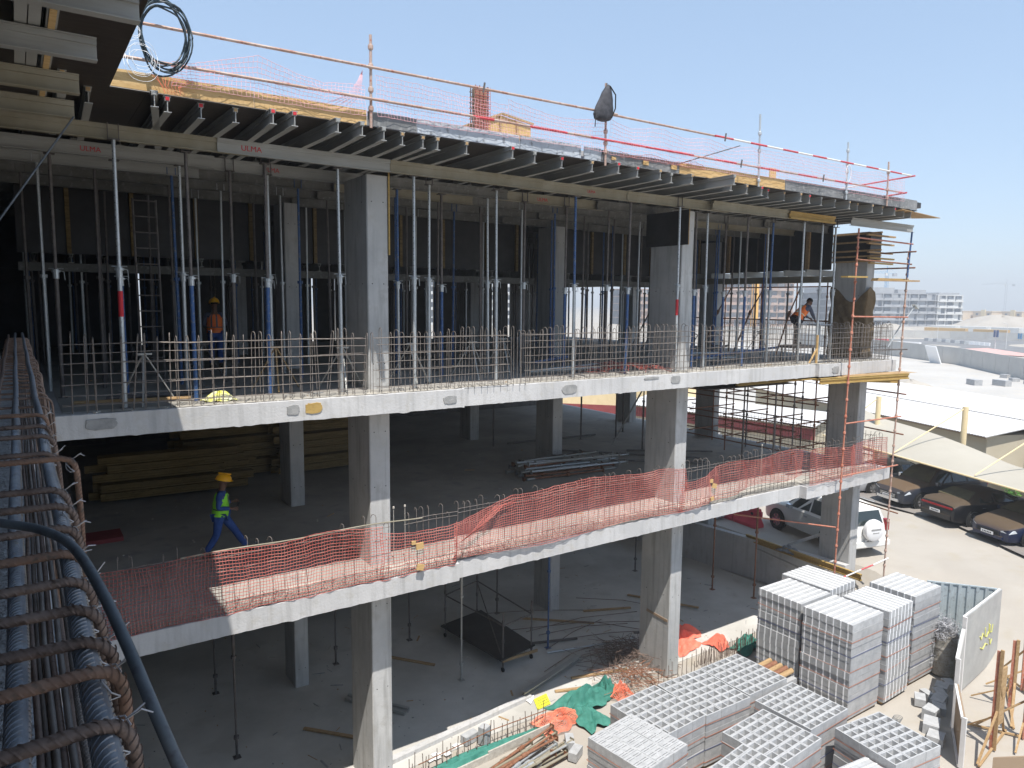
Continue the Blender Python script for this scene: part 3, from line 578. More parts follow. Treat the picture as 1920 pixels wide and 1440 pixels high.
net('safety_net', 12.9, 17.3, lambda x: L1+1.06+.06*sin(x*2), lambda x: L1+.06, lambda x, v: -.16-.05*abs(sin(x*3+v))+.1*smooth(15, 15.4, x), .056, .0066, 'net', 'salmon net wrapping the far right corner of the middle slab')
e = thing('safety_net', 'bunched salmon net gathered on the middle slab edge right of the second column', 'safety net', (1.6, -.1, L1+.5))
m = MB()
for k in range(9):
    a = k*.07; m.tube([(1.05+a*.6, -.06-R.uniform(0, .05), L1+.45+a*.2), (1.35+a, -.12, L1+.62+a*.5), (1.75+a*.8, -.1, L1+.98+a*.25+R.uniform(-.03, .03)), (2.0+a*.9, -.08, L1+1.10)], .0045, 4)
m.build('net_strands', M['net'], e)
m = MB(); pts = [(-4.1+i*.4, -.02, L1+1.13+.015*sin(i)-.01*max(0, i-9)) for i in range(12)]; m.tube(pts, .013, 6); m.solo('rail_tube', M['aluY'], 'pale tube tied along the hooks in front of the walking worker', 'tube')
for i, (x, z, wd) in enumerate([(.02, L1+.62, .09), (.12, L1+.5, .16), (.12, L1+.1, .15), (8.75, L1+.66, .12), (8.85, L1+.52, .16), (8.82, L1+.16, .12)]):
    m = MB(); m.box(x, x+wd, edge1(x)-.12, edge1(x)-.09, z, z+wd*.8, 0, Matrix.Translation((x, 0, z)) @ Matrix.Rotation(R.uniform(-.3, .3), 4, 'Y') @ Matrix.Translation((-x, 0, -z)))
    m.solo('ply_offcut', M['ply'], 'small ply offcut caught in the net %s, %s' % (('by the second column', 'by the third column')[i//3], ('upper one', 'middle one', 'lowest one')[i % 3]), 'ply offcut')
# roof net, pale strands against the sky
YR = -.93
def rz(x): return 13.60
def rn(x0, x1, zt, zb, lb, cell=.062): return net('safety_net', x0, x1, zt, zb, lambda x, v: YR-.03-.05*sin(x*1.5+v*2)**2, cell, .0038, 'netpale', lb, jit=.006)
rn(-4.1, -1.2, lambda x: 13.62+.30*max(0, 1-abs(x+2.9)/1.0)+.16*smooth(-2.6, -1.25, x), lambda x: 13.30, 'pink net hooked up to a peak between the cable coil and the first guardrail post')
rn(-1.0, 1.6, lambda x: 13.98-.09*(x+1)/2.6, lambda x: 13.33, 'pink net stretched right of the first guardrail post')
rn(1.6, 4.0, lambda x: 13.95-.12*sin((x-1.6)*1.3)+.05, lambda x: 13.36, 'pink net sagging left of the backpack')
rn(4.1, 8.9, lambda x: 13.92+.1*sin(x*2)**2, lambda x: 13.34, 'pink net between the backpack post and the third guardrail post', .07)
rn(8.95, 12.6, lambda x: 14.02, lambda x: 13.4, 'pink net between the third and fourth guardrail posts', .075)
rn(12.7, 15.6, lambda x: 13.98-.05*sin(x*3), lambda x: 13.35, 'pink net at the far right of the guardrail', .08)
m = MB()
for k in range(7): m.tube([(-1.22, YR, 14.03), (-1.24-.012*k, YR-.03, 13.85), (-1.30-.03*k, YR-.02, 13.6), (-1.45-.06*k, YR, 13.42+R.uniform(0, .04))], .0032, 4)
m.solo('net_edge', M['netpale'], 'gathered red net edge left of the first guardrail post', 'safety net')
m = MB()
for k in range(10): m.tube([(-4.35+.06*k, YR, 13.42), (-4.25+.03*k+R.uniform(-.03, .03), YR-.03, 13.28), (-4.2+.03*k, YR-.04, 13.17)], .003, 4)
m.solo('net_tie', M['netorange'], 'orange net tail tied to the ply edge board at the left', 'safety net')
net('safety_net', 4.4, 7.0, lambda x: 13.42+.04*sin(x*5), lambda x: 13.32, lambda x, v: -.99-.03*sin(v*6), .05, .004, 'net', 'salmon net drooping over the dark edge board right of the backpack', jit=.012)
# guardrail
def post(x, z0, z1, mm, label, cups, lean=0):
    e = thing('guardrail_post', label, 'guardrail post', (x, YR, z0)); dx = lambda z: (z-z0)*lean
    m = MB(); m.tube([(x, YR, z0), (x+dx(z1), YR, z1)], .024, 9); m.build('tube', M[mm], e)
    for z in cups:
        m = MB(); m.lathe([(.024, -.05), (.042, -.035), (.046, 0), (.042, .03), (.024, .045)], 10, 0, Matrix.Translation((x+dx(z), YR, z))); m.build('cup', M[mm], e, smooth=True)
    return e
post(-1.08, 13.14, 14.61, 'oldtube', 'worn brown guardrail post at the left, tallest and nearest', (13.45, 13.75, 14.12, 14.42), .005)
post(4.05, 13.1, 14.72, 'oldtube', 'guardrail post the black backpack hangs on', (13.38, 13.55, 13.78, 14.1, 14.5), -.02)
post(8.98, 13.15, 14.84, 'galv', 'grey guardrail post standing at the yellow boards', (13.3, 13.62, 14.0, 14.4), -.03)
post(12.72, 13.16, 14.67, 'galv', 'grey guardrail post with a white cable loop', (13.35, 13.6, 13.9, 14.1, 14.45), -.03)
post(14.78, 13.16, 14.39, 'oldtube', 'last short guardrail post near the far corner', (13.4, 13.62, 14.1), -.03)
def rail(name, segs, label):
    """segs: list of (p, q, material)"""
    m = MB(); mats = []
    for p, q, mm in segs:
        if M[mm] not in mats: mats.append(M[mm])
        m.tube([p, q], .0235, 8, mats.index(M[mm]))
    return m.solo(name, mats, label, 'guardrail tube')
rail('guardrail_tube', [((-5.2, YR-.05, 14.05), (4.3, YR-.05, 14.14), 'oldtube')], 'long worn top rail from the cable coil to the backpack')
rail('guardrail_tube', [((4.2, YR+.0, 14.13), (7.4, YR, 14.13), 'oldtube')], 'worn top rail just right of the backpack')
sg = []; x = 7.3; k = 0
while x < 15.9: sg.append(((x, YR-.05, 14.12), (min(x+.62, 15.9), YR-.05, 14.12), ('tubered', 'tubewhite')[k % 2])); x += .62; k += 1
rail('guardrail_tube', sg, 'red and white banded top rail running to the far corner')
rail('guardrail_tube', [((-5.3, YR-.05, 13.57), (.9, YR-.05, 13.60), 'oldtube')], 'rusty white middle rail at the left of the roof edge')
rail('guardrail_tube', [((.85, YR-.05, 13.60), (1.3, YR-.05, 13.60), 'tubered'), ((1.3, YR-.05, 13.60), (2.1, YR-.05, 13.60), 'oldtube'), ((2.1, YR-.05, 13.6), (3.0, YR-.05, 13.6), 'tubered'), ((3.0, YR-.05, 13.6), (3.6, YR-.05, 13.6), 'oldtube'), ((3.6, YR-.05, 13.6), (6.6, YR-.05, 13.6), 'tubered')], 'red-patched middle rail passing in front of the timber box')
sg = []; x = 6.5; k = 0
while x < 15.6: sg.append(((x, YR-.02, 13.6), (min(x+.8, 15.6), YR-.02, 13.6), ('oldtube', 'tubered')[k % 2])); x += .8; k += 1
rail('guardrail_tube', sg, 'faded red middle rail running to the far corner')
rail('guardrail_tube', [((15.9, -1.1, 14.1), (16.4, .9, 14.12), 'tubered'), ((16.4, .9, 14.12), (16.9, 3.2, 14.14), 'tubewhite')], 'red end rail turning the far corner at the top')
rail('guardrail_tube', [((15.5, -1.1, 13.58), (16.9, 3.6, 13.6), 'tubered')], 'red end rail turning the far corner at mid height')
rail('guardrail_tube', [((15.9, 3.0, 13.1), (15.95, 3.0, 14.2), 'oldtube')], 'short far upright behind the corner rails')
# clips
for i, (x, z) in enumerate([(1.05, 14.12), (7.6, 14.12), (8.2, 13.6), (11.5, 13.6)]):
    m = MB(); m.bar((x, YR-.08, z-.09), (x+.03, YR-.08, z+.09), .03, .02); m.solo('tube_clamp', M['dark'], ['dark clamp on the top rail above the netted box', 'dark clamp on the banded top rail', 'dark clamp on the middle rail before the third post', 'dark clamp on the middle rail past the third post'][i], 'clamp')
m = MB(); m.tube([(6.15, -.9, 13.36), (8.15, -1.0, 14.0)], .012, 6); m.solo('leaning_rod', M['dark'], 'thin dark rod leaning up behind the roof net', 'rod')
# backpack hung on its post
e = thing('backpack', 'black backpack hanging on the second guardrail post', 'backpack', (3.86, -1.02, 13.95))
rings = [(13.93, .10, .05), (13.96, .19, .09), (14.05, .235, .12), (14.2, .22, .115), (14.35, .17, .10), (14.5, .12, .075), (14.62, .06, .04), (14.66, .01, .01)]
m = MB(); P = []
for z, a, b in rings: P.append([(3.84+(z-14.0)*.22+a*cos(k*pi/8)*(1+.06*sin(k*3+z*9)), -1.05+b*sin(k*pi/8)*(1+.1*sin(k*2+z*20)), z) for k in range(17)])
m.grid(P); m.add([P[0][k] for k in range(16)], [tuple(range(16))]); m.build('bag_body', mat('bag_cloth', (.03, .03, .035), (.07, .07, .08), 9, .7, bump=.6), e, smooth=True)
for s_ in (0, 1): m = MB(); m.tube([(3.98, -1.1, 14.62), (4.08+.03*s_, -1.16+.2*s_, 14.45), (4.1, -1.14+.2*s_, 14.2), (4.02, -1.12+.16*s_, 14.0)], .014, 6); m.build('strap', M['black'], e)
m = MB(); m.tube([(3.62, -1.1, 14.1), (3.6, -1.12, 13.9), (3.61, -1.1, 13.78)], .009, 5); m.build('strap', M['black'], e)
m = MB(); m.tube([(3.95, -1.04, 14.6), (4.0, -.98, 14.70), (4.03, -.95, 14.66)], .012, 6); m.build('handle', M['black'], e)
# things standing on the roof
e = thing('timber_box', 'yellow timber formwork box with a pitched top standing on the roof deck', 'formwork box', (3.0, 1.5, SOF+.2))
m = MB(); m.add([(1.95, 1.5, 13.4), (1.95, 1.5, 13.98), (3.05, 1.5, 14.44), (3.9, 1.5, 14.33), (3.9, 1.5, 13.4), (1.95, 1.55, 13.4), (1.95, 1.55, 13.98), (3.05, 1.55, 14.44), (3.9, 1.55, 14.33), (3.9, 1.55, 13.4)], [(0, 4, 3, 2, 1), (5, 6, 7, 8, 9), (1, 2, 7, 6), (2, 3, 8, 7), (3, 4, 9, 8), (0, 1, 6, 5), (0, 5, 9, 4)]); m.build('front_panel', M['ply'], e)
m = MB(); m.box(3.86, 3.9, 1.552, 2.8, 13.4, 14.3); m.build('side_panel', M['ply'], e)
for p, q in [((1.9, 1.47, 13.98), (3.08, 1.47, 14.47)), ((3.1, 1.47, 14.47), (3.95, 1.47, 14.36)), ((3.05, 1.47, 13.4), (3.05, 1.47, 14.4)), ((2.35, 1.47, 13.4), (2.35, 1.47, 14.1)), ((3.5, 1.47, 13.4), (3.5, 1.47, 14.36))]: m = MB(); m.bar(p, q, .05, .04); m.build('batten', M['wood'], e)
e = thing('column_starter', 'dark rebar stub wrapped in red net sticking up from the roof deck', 'rebar starter', (2.24, 1.05, SOF+.2))
m = MB()
for a in range(4):
    for b in range(3): m.tube([(2.08+a*.1, .95+b*.1, 13.35), (2.08+a*.1, .95+b*.1, 14.8)], .012, 5)
for k in range(11): m.tube([(2.06, .93, 13.6+k*.11), (2.4, .93, 13.6+k*.11), (2.4, 1.17, 13.6+k*.11), (2.06, 1.17, 13.6+k*.11), (2.06, .93, 13.6+k*.11)], .008, 4)
m.build('bars', M['rebar'], e); m = MB(); m.box(2.1, 2.37, .97, 1.13, 13.35, 14.76); m.build('core_board', M['roofd'], e)
m = MB()
for k in range(22): m.tube([(2.04, .91, 13.6+k*.053), (2.23, .905, 13.585+k*.053), (2.42, .91, 13.6+k*.053)], .006, 4)
for a in range(9): m.tube([(2.04+a*.047, .90, 13.5), (2.04+a*.047, .90, 14.78)], .005, 4)
m.build('net_wrap', M['net'], e)
m = MB(); m.box(11.2, 11.45, .4, .44, 13.4, 14.03); m.solo('ply_strip', M['ply'], 'small yellow ply strip standing behind the net near the far end', 'board')
# cable coil
e = thing('cable_coil', 'dark cables looped in a big coil over the rails at top left', 'cable coil', (-4.25, -1.2, 13.9))
for k in range(7):
    m = MB(); c = (-4.22+R.uniform(-.04, .04), -1.16+R.uniform(-.05, .05), 13.90+R.uniform(-.04, .04)); rx = .33+R.uniform(-.03, .03); rz_ = .42+R.uniform(-.05, .07)
    m.tube([(c[0]+rx*cos(a*pi/16)*(1 if cos(a*pi/16) > 0 else .85), c[1]+.04*sin(a+k), c[2]+rz_*sin(a*pi/16)-.06*max(0, -sin(a*pi/16))*k*.3) for a in range(33)], .0125, 6, cap=False); m.build('loop', M['coil'], e)
m = MB(); m.tube([(-4.5, -1.15, 14.25), (-4.2, -1.16, 14.33), (-4.0, -1.16, 14.25)], .009, 6); m.build('loop', M['coil'], e)
e = thing('white_cable_coil', 'small white wire coil tied beside the dark cables', 'cable coil', (-4.55, -1.2, 13.6))
for k in range(6):
    m = MB(); c = (-4.52+R.uniform(-.03, .03), -1.22, 13.52+R.uniform(-.07, .05)); rr_ = .12+.02*k
    m.tube([(c[0]+rr_*cos(a*pi/12), c[1]+.02*sin(a*1.3), c[2]+rr_*1.1*sin(a*pi/12)) for a in range(25)], .003, 5, cap=False); m.build('loop', M['white'], e)
m = MB(); m.tube([(-4.57+.06*cos(a*.5), -1.22, 13.83+.08*sin(a*.5)+a*.002) for a in range(26)], .004, 5); m.build('loop', M['white'], e)
m = MB(); m.tube([(12.66+.12*cos(a*pi/8), -1.0, 13.85+.22*sin(a*pi/8)) for a in range(17)], .008, 5); m.solo('white_cable_loop', M['white'], 'white cable loop on the fourth guardrail post', 'cable')
# ================================================================== SHUTTERS ON COLUMNS
e = thing('column_shutter', 'black film-faced shutter boards round the top of the third big column', 'formwork', (8.4, .78, 11.8))
m = MB(); m.box(8.245, 8.266, .60, 2.1, 11.82, 12.7); m.build('side_board', M['plyblk'], e)
m = MB(); m.box(8.266, 8.275, .58, .60, 11.82, 12.95); m.build('board_edge', M['ply'], e)
m = MB()
for k in range(6): m.tube([(8.36+.02*(k % 2), .78, 11.95+k*.14), (8.42, .74, 11.99+k*.14), (8.47, .78, 11.95+k*.14), (8.42, .80, 11.92+k*.14)], .008, 5)
m.build('chain_ties', M['galv'], e)
m = MB(); m.box(-.02, .01, .77, .795, 11.2, 12.9, 0, Matrix.Translation((.02, 0, 0))); m.solo('ply_strip', M['woodY'], 'thin yellow ply strip running down the right edge of the second column', 'board')
e = thing('column_shutter', 'dark timber-battened shutter round the top of the corner column', 'formwork', (17.0, 1.3, 11.7))
m = MB(); m.box(16.90, 16.985, .72, 2.0, 11.75, 12.68); m.build('side_board', M['plyblk'], e)
m = MB(); m.box(16.9, 17.55, .69, .79, 11.78, 12.68); m.build('front_board', M['plyblk'], e)
for k, z in enumerate((12.55, 12.28, 12.0, 11.82, 11.66)):
    m = MB(); m.box(16.6+.05*k, 18.25-.06*(k % 3), .60, .685, z, z+.05); m.build('batten', M['wood' if k < 3 else 'woodY'], e)
    m = MB(); m.box(16.80, 16.885, .3, 2.3, z+.06, z+.11); m.build('batten', M['wood'], e)
# burlap on the corner column
m = MB(); P = []; n = 40
def bl_pt(u, v):
    per = [(16.96, 2.0), (16.96, .77), (17.47, .77), (17.47, 2.0)]; L_ = [1.23, .51, 1.23]; d = u*sum(L_)
    for k in range(3):
        if d <= L_[k] or k == 2:
            a, b = per[k], per[k+1]; f = d/L_[k]; x = a[0]+(b[0]-a[0])*f; y = a[1]+(b[1]-a[1])*f; break
        d -= L_[k]
    nx, ny = x-17.2, y-1.4; q = sqrt(nx*nx+ny*ny); z0 = L2+.02; top = 10.95-.35*sin(u*pi*2.2)**2-.25*max(0, 1-abs(u-.3)*5)
    z = z0+(top-z0)*v; w_ = .022*sin(u*34+v*5+2*sin(v*9))+.018*sin(z*6+u*14)+.01
    return (x+nx/q*(w_+.02), y+ny/q*(w_+.02), z)
m.grid([[bl_pt(i/n, j/44) for i in range(n+1)] for j in range(45)])
m.solo('burlap_wrap', M['burlap'], 'wet brown burlap sheet draped round the corner column of the upper floor', 'burlap', smooth=True)
# ================================================================== CORNER SCAFFOLD
def standard(x, y, z0, z1, x1, mm, label, step=.5):
    e = thing('scaffold_standard', label, 'scaffold upright', (x, y, z0)); f = lambda z: x+(x1-x)*(z-z0)/(z1-z0)
    m = MB(); m.tube([(f(z0), y, z0), (f(z1), y, z1)], .026, 9); m.build('tube', M[mm] if isinstance(mm, str) else mm, e)
    z = z0+.3
    while z < z1-.1:
        m = MB(); m.lathe([(.026, -.05), (.045, -.03), (.047, .01), (.026, .05)], 9, 0, Matrix.Translation((f(z), y, z))); m.build('cup', M[mm] if isinstance(mm, str) else mm, e, smooth=True); z += step
    return e
standard(17.12, -.35, 1.0, 12.0, 17.3, 'oldtube', 'outermost scaffold upright at the far corner, weathered pink-brown')
m = MB(); m.tube([(17.25, -.38, 11.2), (17.35, -.38, 12.62)], .028, 8); m.solo('scaffold_standard', M['blue'], 'blue-topped upper length of the outermost scaffold upright', 'scaffold upright')
standard(14.22, -.35, 1.2, 12.55, 14.42, 'redtube', 'red-oxide scaffold upright crossing both slab edges near the far corner')
standard(17.9, 1.5, 1.1, 12.4, 17.95, 'oldtube', 'scaffold upright behind the corner column', .6)
def led(p, q, mm, lb, r=.024): m = MB(); m.tube([p, q], r, 8); return m.solo('scaffold_ledger', M[mm], lb, 'scaffold ledger')
for z, mm, nm in [(12.25, 'redtube', 'topmost red ledger of the corner scaffold'), (11.62, 'rust', 'second red ledger from the top of the corner scaffold'), (9.95, 'redtube', 'red ledger of the corner scaffold at head height of the upper floor'), (6.75, 'redtube', 'red ledger of the corner scaffold below the upper slab'), (5.14, 'redtube', 'orange tube running along the end of the middle slab')]:
    led((14.3, -.38, z+.03), (17.45, -.38, z), mm, nm)
led((15.6, -.4, L2+.4), (17.5, -.4, L2+.36), 'dark', 'dark tube of the corner scaffold just above the upper slab')
for z, lb in [(12.0, 'ledger running inwards from the top of the outermost upright'), (11.5, 'second ledger running inwards from the outermost upright'), (7.5, 'ledger running inwards under the upper slab corner'), (6.2, 'ledger running inwards at the middle floor corner'), (3.6, 'ledger running inwards below the middle slab corner')]:
    led((17.25, -.6, z), (17.75, 2.2, z+.03), 'rust', lb)
led((14.1, -.42, 1.9), (14.75, -.42, 1.95), 'tubered', 'faded red stub at the foot of the red-oxide upright')
rail('scaffold_ledger', [((14.5, -.42, 1.93), (15.6, -.42, 1.98), 'tubewhite'), ((15.6, -.42, 1.98), (16.3, -.42, 2.0), 'tubered'), ((16.3, -.42, 2.0), (17.2, -.42, 2.05), 'tubewhite')], 'red and white tube tied between the two scaffold feet')
led((14.3, -.3, 3.55), (12.2, 1.9, 3.75), 'redtube', 'red ledger running in from the red-oxide upright past the white car')
def plank(name, p, q, wd, h, mm, lb, cat='plank'): m = MB(); m.bar(p, q, wd, h); return m.solo(name, M[mm], lb, cat)
for i, (p, q, mm, lb) in enumerate([((15.5, -.3, 11.08), (17.75, -.42, 11.10), 'wood', 'brown scaffold board on the corner scaffold, lower one'), ((15.9, -.1, 11.13), (17.65, -.12, 11.15), 'woodY', 'yellow-ended scaffold board on the corner scaffold, upper one'), ((13.5, -.55, 11.12), (14.6, -.5, 11.14), 'woodY', 'short yellow board end poking out left of the burlap column')]):
    plank('scaffold_board', p, q, .22, .045, mm, lb, 'scaffold board')
m = MB(); m.tube([(16.9, -.1, 9.0), (17.3, -.2, 9.6), (17.9, -.35, 10.3)], .022, 7); m.solo('scaffold_tube', M['galv'], 'slanting grey tube right of the burlap column', 'scaffold tube')
m = MB(); m.box(17.8, 18.05, -.42, -.3, 10.28, 10.32, 0, Matrix.Translation((17.9, 0, 10.3)) @ Matrix.Rotation(.5, 4, 'Y') @ Matrix.Translation((-17.9, 0, -10.3))); m.solo('prop_head_plate', M['galv'], 'pale square plate at the tip of the slanting grey tube', 'plate')
# soffit platform under the upper slab corner
for p, q, mm, lb, k in [((10.3, .5, 8.05), (17.6, .25, 8.10), 'woodY', 'long yellow timber beam under the upper slab corner', 0), ((13.2, -.15, 8.0), (17.3, -.6, 8.0), 'woodY', 'yellow timber beam end under the slab corner, nearest one', 1), ((14.5, .9, 7.95), (18.1, .1, 7.75), 'woodY', 'thick yellow timber beam sloping out to the outermost upright', 2), ((12.0, 1.6, 8.0), (17.9, 1.0, 8.0), 'woodY', 'yellow timber beam deeper under the slab corner', 3)]:
    m = MB(); m.ib(p, q, wd=.09, h=.18, t=.045); m.solo('timber_beam', M[mm], lb, 'timber beam')
m = MB(); m.prism([(9.0, .4), (12.6, .25), (12.9, 3.2), (10.2, 4.2)], 8.02, 8.04, 0); m.solo('plywood_sheet', M['plydk'], 'dark plywood sheet hanging under the upper slab of the last bay', 'plywood sheet')
m = MB(); m.prism([(12.7, .1), (17.6, -.2), (17.8, 4.0), (12.9, 4.0)], 8.13, 8.15); m.solo('plywood_sheet', M['woodY'], 'yellow plywood soffit under the upper slab corner', 'plywood sheet')
m = MB()
for k in range(5): m.prism([(14.2+k*.5, -.15-.08*k), (16.9+k*.22, -.35-.07*k), (16.9+k*.22, -.1), (14.3, .1)], 8.16+k*.006, 8.165+k*.006)
m.solo('plywood_offcuts', M['wood'], 'pale ply scraps wedged under the upper slab corner', 'plywood scraps')
for i in range(5):
    m = MB(); m.ib((13.2+i*.6, 1.7+i*.25, 7.82), (14.3+i*.6, 4.6, 7.82)); m.solo('formwork_joist', M['alu'], 'pale joist under the upper slab corner, %s from the left' % LM[i], 'formwork joist', 'joists under the slab corner')
# birdcage scaffold on the middle floor, far bay
ys = [2.0, 3.3, 4.8, 6.4, 8.2]; n_ = 0
for j, x in enumerate((15.2, 16.4, 17.6)):
    for i, y in enumerate(ys):
        if (i+j) % 2 and j == 0: continue
        m = MB(); m.tube([(x, y, L1), (x, y, 8.0)], .024, 7)
        for z in (5.45, 6.2, 6.95, 7.7): m.tube([(x, y, z-.05), (x, y, z+.05)], .04, 7)
        m.solo('scaffold_standard', M['rust' if (i+j) % 3 else 'dark'], 'upright of the birdcage scaffold on the middle floor, row %s, %s from the front' % (LM[j], LM[i]), 'scaffold upright', 'birdcage scaffold uprights'); n_ += 1
for j, x in enumerate((15.2, 16.4, 17.6)):
    for k, z in enumerate((5.35, 6.1, 6.9)):
        led((x+.03, 1.9, z), (x+.03, 8.6, z), 'rust', 'ledger running back through the birdcage scaffold, row %s, %s from the floor' % (LM[j], LM[k]))
for i, y in enumerate(ys):
    for k, z in enumerate((5.5, 6.3, 7.1)): led((15.1, y+.03, z), (17.7, y+.03, z+.02), 'rust', 'cross tube of the birdcage scaffold, bay %s, %s from the floor' % (LM[i], LM[k]))
for i, (x, y) in enumerate([(13.5, 1.5), (13.9, 3.0), (12.6, 6.4), (13.3, 8.6), (14.6, 9.6), (12.0, 9.2), (11.2, 10.4), (16.2, 1.4)]):
    m = MB(); m.tube([(x, y, L1), (x, y, 6.8)], .033, 8); m.tube([(x, y, 6.8), (x, y, 7.95)], .026, 8); m.tube([(x, y, 6.76), (x, y, 6.8)], .06, 8); m.box(x-.07, x+.07, y-.07, y+.07, L1, L1+.01)
    m.solo('steel_prop', M['dark'], 'dark prop on the middle floor of the far bay, %s of eight' % LM[i], 'steel prop', 'dark props on the middle floor, far bay')
m = MB(); m.tube([(12.2, 7.6, L1+.03), (13.8, 6.9, 8.15)], .03, 7); m.solo('raking_prop', M['alu'], 'pale slanting prop leaning left of the third column on the middle floor', 'raking prop')
m = MB(); m.tube([(2.9, 8.3, L1), (2.9, 8.3, 8.2)], .03, 7); m.solo('steel_prop', M['dark'], 'lone dark prop in the shade of the middle floor', 'steel prop')
m = MB(); m.tube([(8.3, 9.8, L1), (8.3, 9.8, 8.2)], .03, 7); m.solo('steel_prop', M['dark'], 'dark prop left of the inner column on the middle floor', 'steel prop')
for i, (p, q) in enumerate([((9.5, 8.3, 5.0), (13.2, 4.2, 5.02)), ((10.2, 5.8, 5.0), (12.8, 3.6, 5.02)), ((12.0, 6.6, 5.0), (14.3, 4.6, 5.05)), ((9.0, 9.9, 5.0), (13.0, 9.5, 5.03)), ((13.5, 3.4, 5.0), (15.1, 3.2, 5.02))]):
    m = MB(); m.bar(p, q, .09, .05); m.solo('floor_plank', M['dark'], 'dark plank lying on the middle floor of the far bay, %s of five' % LM[i], 'plank', 'planks on the middle floor')
# ================================================================== MIDDLE FLOOR: timber stacks, prop heap
def stack(x0, y0, rz, Ln, rows, cols, label, zl, seed, gap=.0):
    rr = random.Random(seed); T = Matrix.Translation((x0, y0, L1)) @ Matrix.Rotation(rz, 4, 'Z')
    e = thing('timber_stack', label, 'timber stack', (x0, y0, L1), rz)
    for r_ in range(rows):
        for c_ in range(cols):
            a = rr.uniform(-.45, .45)*(1 if rr.random() < .5 else .3); l_ = Ln*rr.uniform(.75, 1.0); y = c_*.13
            b = MB(); z = .08+r_*.225+(.06 if r_ % 3 == 2 else 0)+(.05*(r_//3))
            b.ib((a-Ln/2, y, z), (a-Ln/2+l_, y+rr.uniform(-.02, .02), z), wd=.085, h=.2, t=.045); b.v = [tuple(T @ Vector(v)) for v in b.v]; b.build('timber_beam', M['woodDk'], e)
    return e
stack(-2.5, 8.6, -.05, 3.9, 5, 4, 'low stack of yellow timber beams in the dark behind the walking worker', 0, 1)
stack(-.7, 9.9, .02, 3.6, 7, 4, 'taller stack of yellow timber beams left of the inner column', 0, 2)
stack(2.1, 9.4, .03, 3.6, 7, 4, 'stack of yellow timber beams right of the second column', 0, 3)
stack(.9, 11.4, .0, 5, 8, 3, 'rearmost stack of yellow timber beams', 0, 4)
e = thing('prop_heap', 'heap of steel props lying by the inner column of the middle floor', 'prop heap', (8.8, 6.1, L1))
for i in range(34):
    a = R.uniform(-.14, .12)-.06; x = 6.75+R.uniform(-.6, .6); y = 4.7+R.uniform(0, 1.3)*(1-.12*(i % 5)); z = L1+.05+.085*(i % 6)
    Ln = R.uniform(2.4, 3.3); d = Vector((cos(a), sin(a), R.uniform(-.02, .02)))
    p = Vector((x, y, z)); q = p+d*Ln; md = p+d*Ln*.55
    m = MB(); m.tube([p, md], .036, 8); m.tube([md, q], .028, 8); m.tube([md-d*.05, md+d*.03], .055, 8); m.bar(q-d*.01, q, .13, .13); m.bar(p, p+d*.01, .13, .13)
    m.build('lying_prop', M[R.choice(['galv', 'galv', 'alu', 'rust', 'dark'])], e)
m = MB(); m.box(-5.4, -4.4, 5.2, 5.9, L1+.004, L1+.10); m.solo('red_mat', M['maroon'], 'dark red bundle on the shaded middle floor at far left', 'bundle')
for i, (x, y) in enumerate([(-.05, .55), (.2, .55), (11.9, .75)]):
    m = MB(); m.tube([(x, y, L1), (x, y, L1+1.22)], .006, 6); m.lathe([(.0, 1.25), (.022, 1.235), (.022, 1.20), (0, 1.19)], 8, 0, Matrix.Translation((x, y, L1)))
    m.solo('capped_bar', M['dust'], ['white-capped bar right of the second column, left one', 'white-capped bar right of the second column, right one', 'white-capped bar right of the third column'][i], 'capped bar')
# ================================================================== UPPER FLOOR BITS
def tripod(x, y, s_, mm, label):
    m = MB(); top = Vector((x, y, L2+.85*s_))
    for a in (.3, 2.4, 4.5): m.bar(top, (x+.5*s_*cos(a), y+.5*s_*sin(a), L2+.02), .03, .018)
    m.bar((x-.12, y, L2+.83*s_), (x+.12, y, L2+.83*s_), .08, .03); m.solo('tripod', M[mm], label, 'prop tripod')
tripod(-4.4, .75, 1.0, 'alu', 'galvanised tripod clasping the leftmost front prop'); tripod(-2.0, 1.6, 1.0, 'wood', 'rusty tripod left of the second column'); tripod(-.9, 1.0, 1.0, 'alu', 'tripod at the foot of the prop beside the second column')
tripod(.55, .95, 1.05, 'alu', 'dusty tripod right of the second column'); tripod(2.4, 1.6, 1.0, 'alu', 'tripod behind the middle prop'); tripod(-3.0, 3.2, 1.0, 'dark', 'dark tripod behind the blue prop'); tripod(3.9, 2.6, 1.0, 'alu', 'tripod leaning in the middle of the upper floor'); tripod(14.8, 3.2, 1.0, 'dark', 'dark tripod behind the bending worker')
m = MB(); P = [[(-3.55+i*.09+.02*sin(j), .42+j*.05, L2+.02+.16*sin(min(1, i/6)*pi)*sin(j/6*pi)+R.uniform(-.015, .02)) for i in range(7)] for j in range(7)]; m.grid(P); m.solo('yellow_bag', mat('yellow_bag', (.80, .75, .05), (.75, .75, .6), 9, .5, c3=(.3, .3, .25)), 'crumpled yellow plastic bag on the upper slab edge by the blue prop', 'bag')
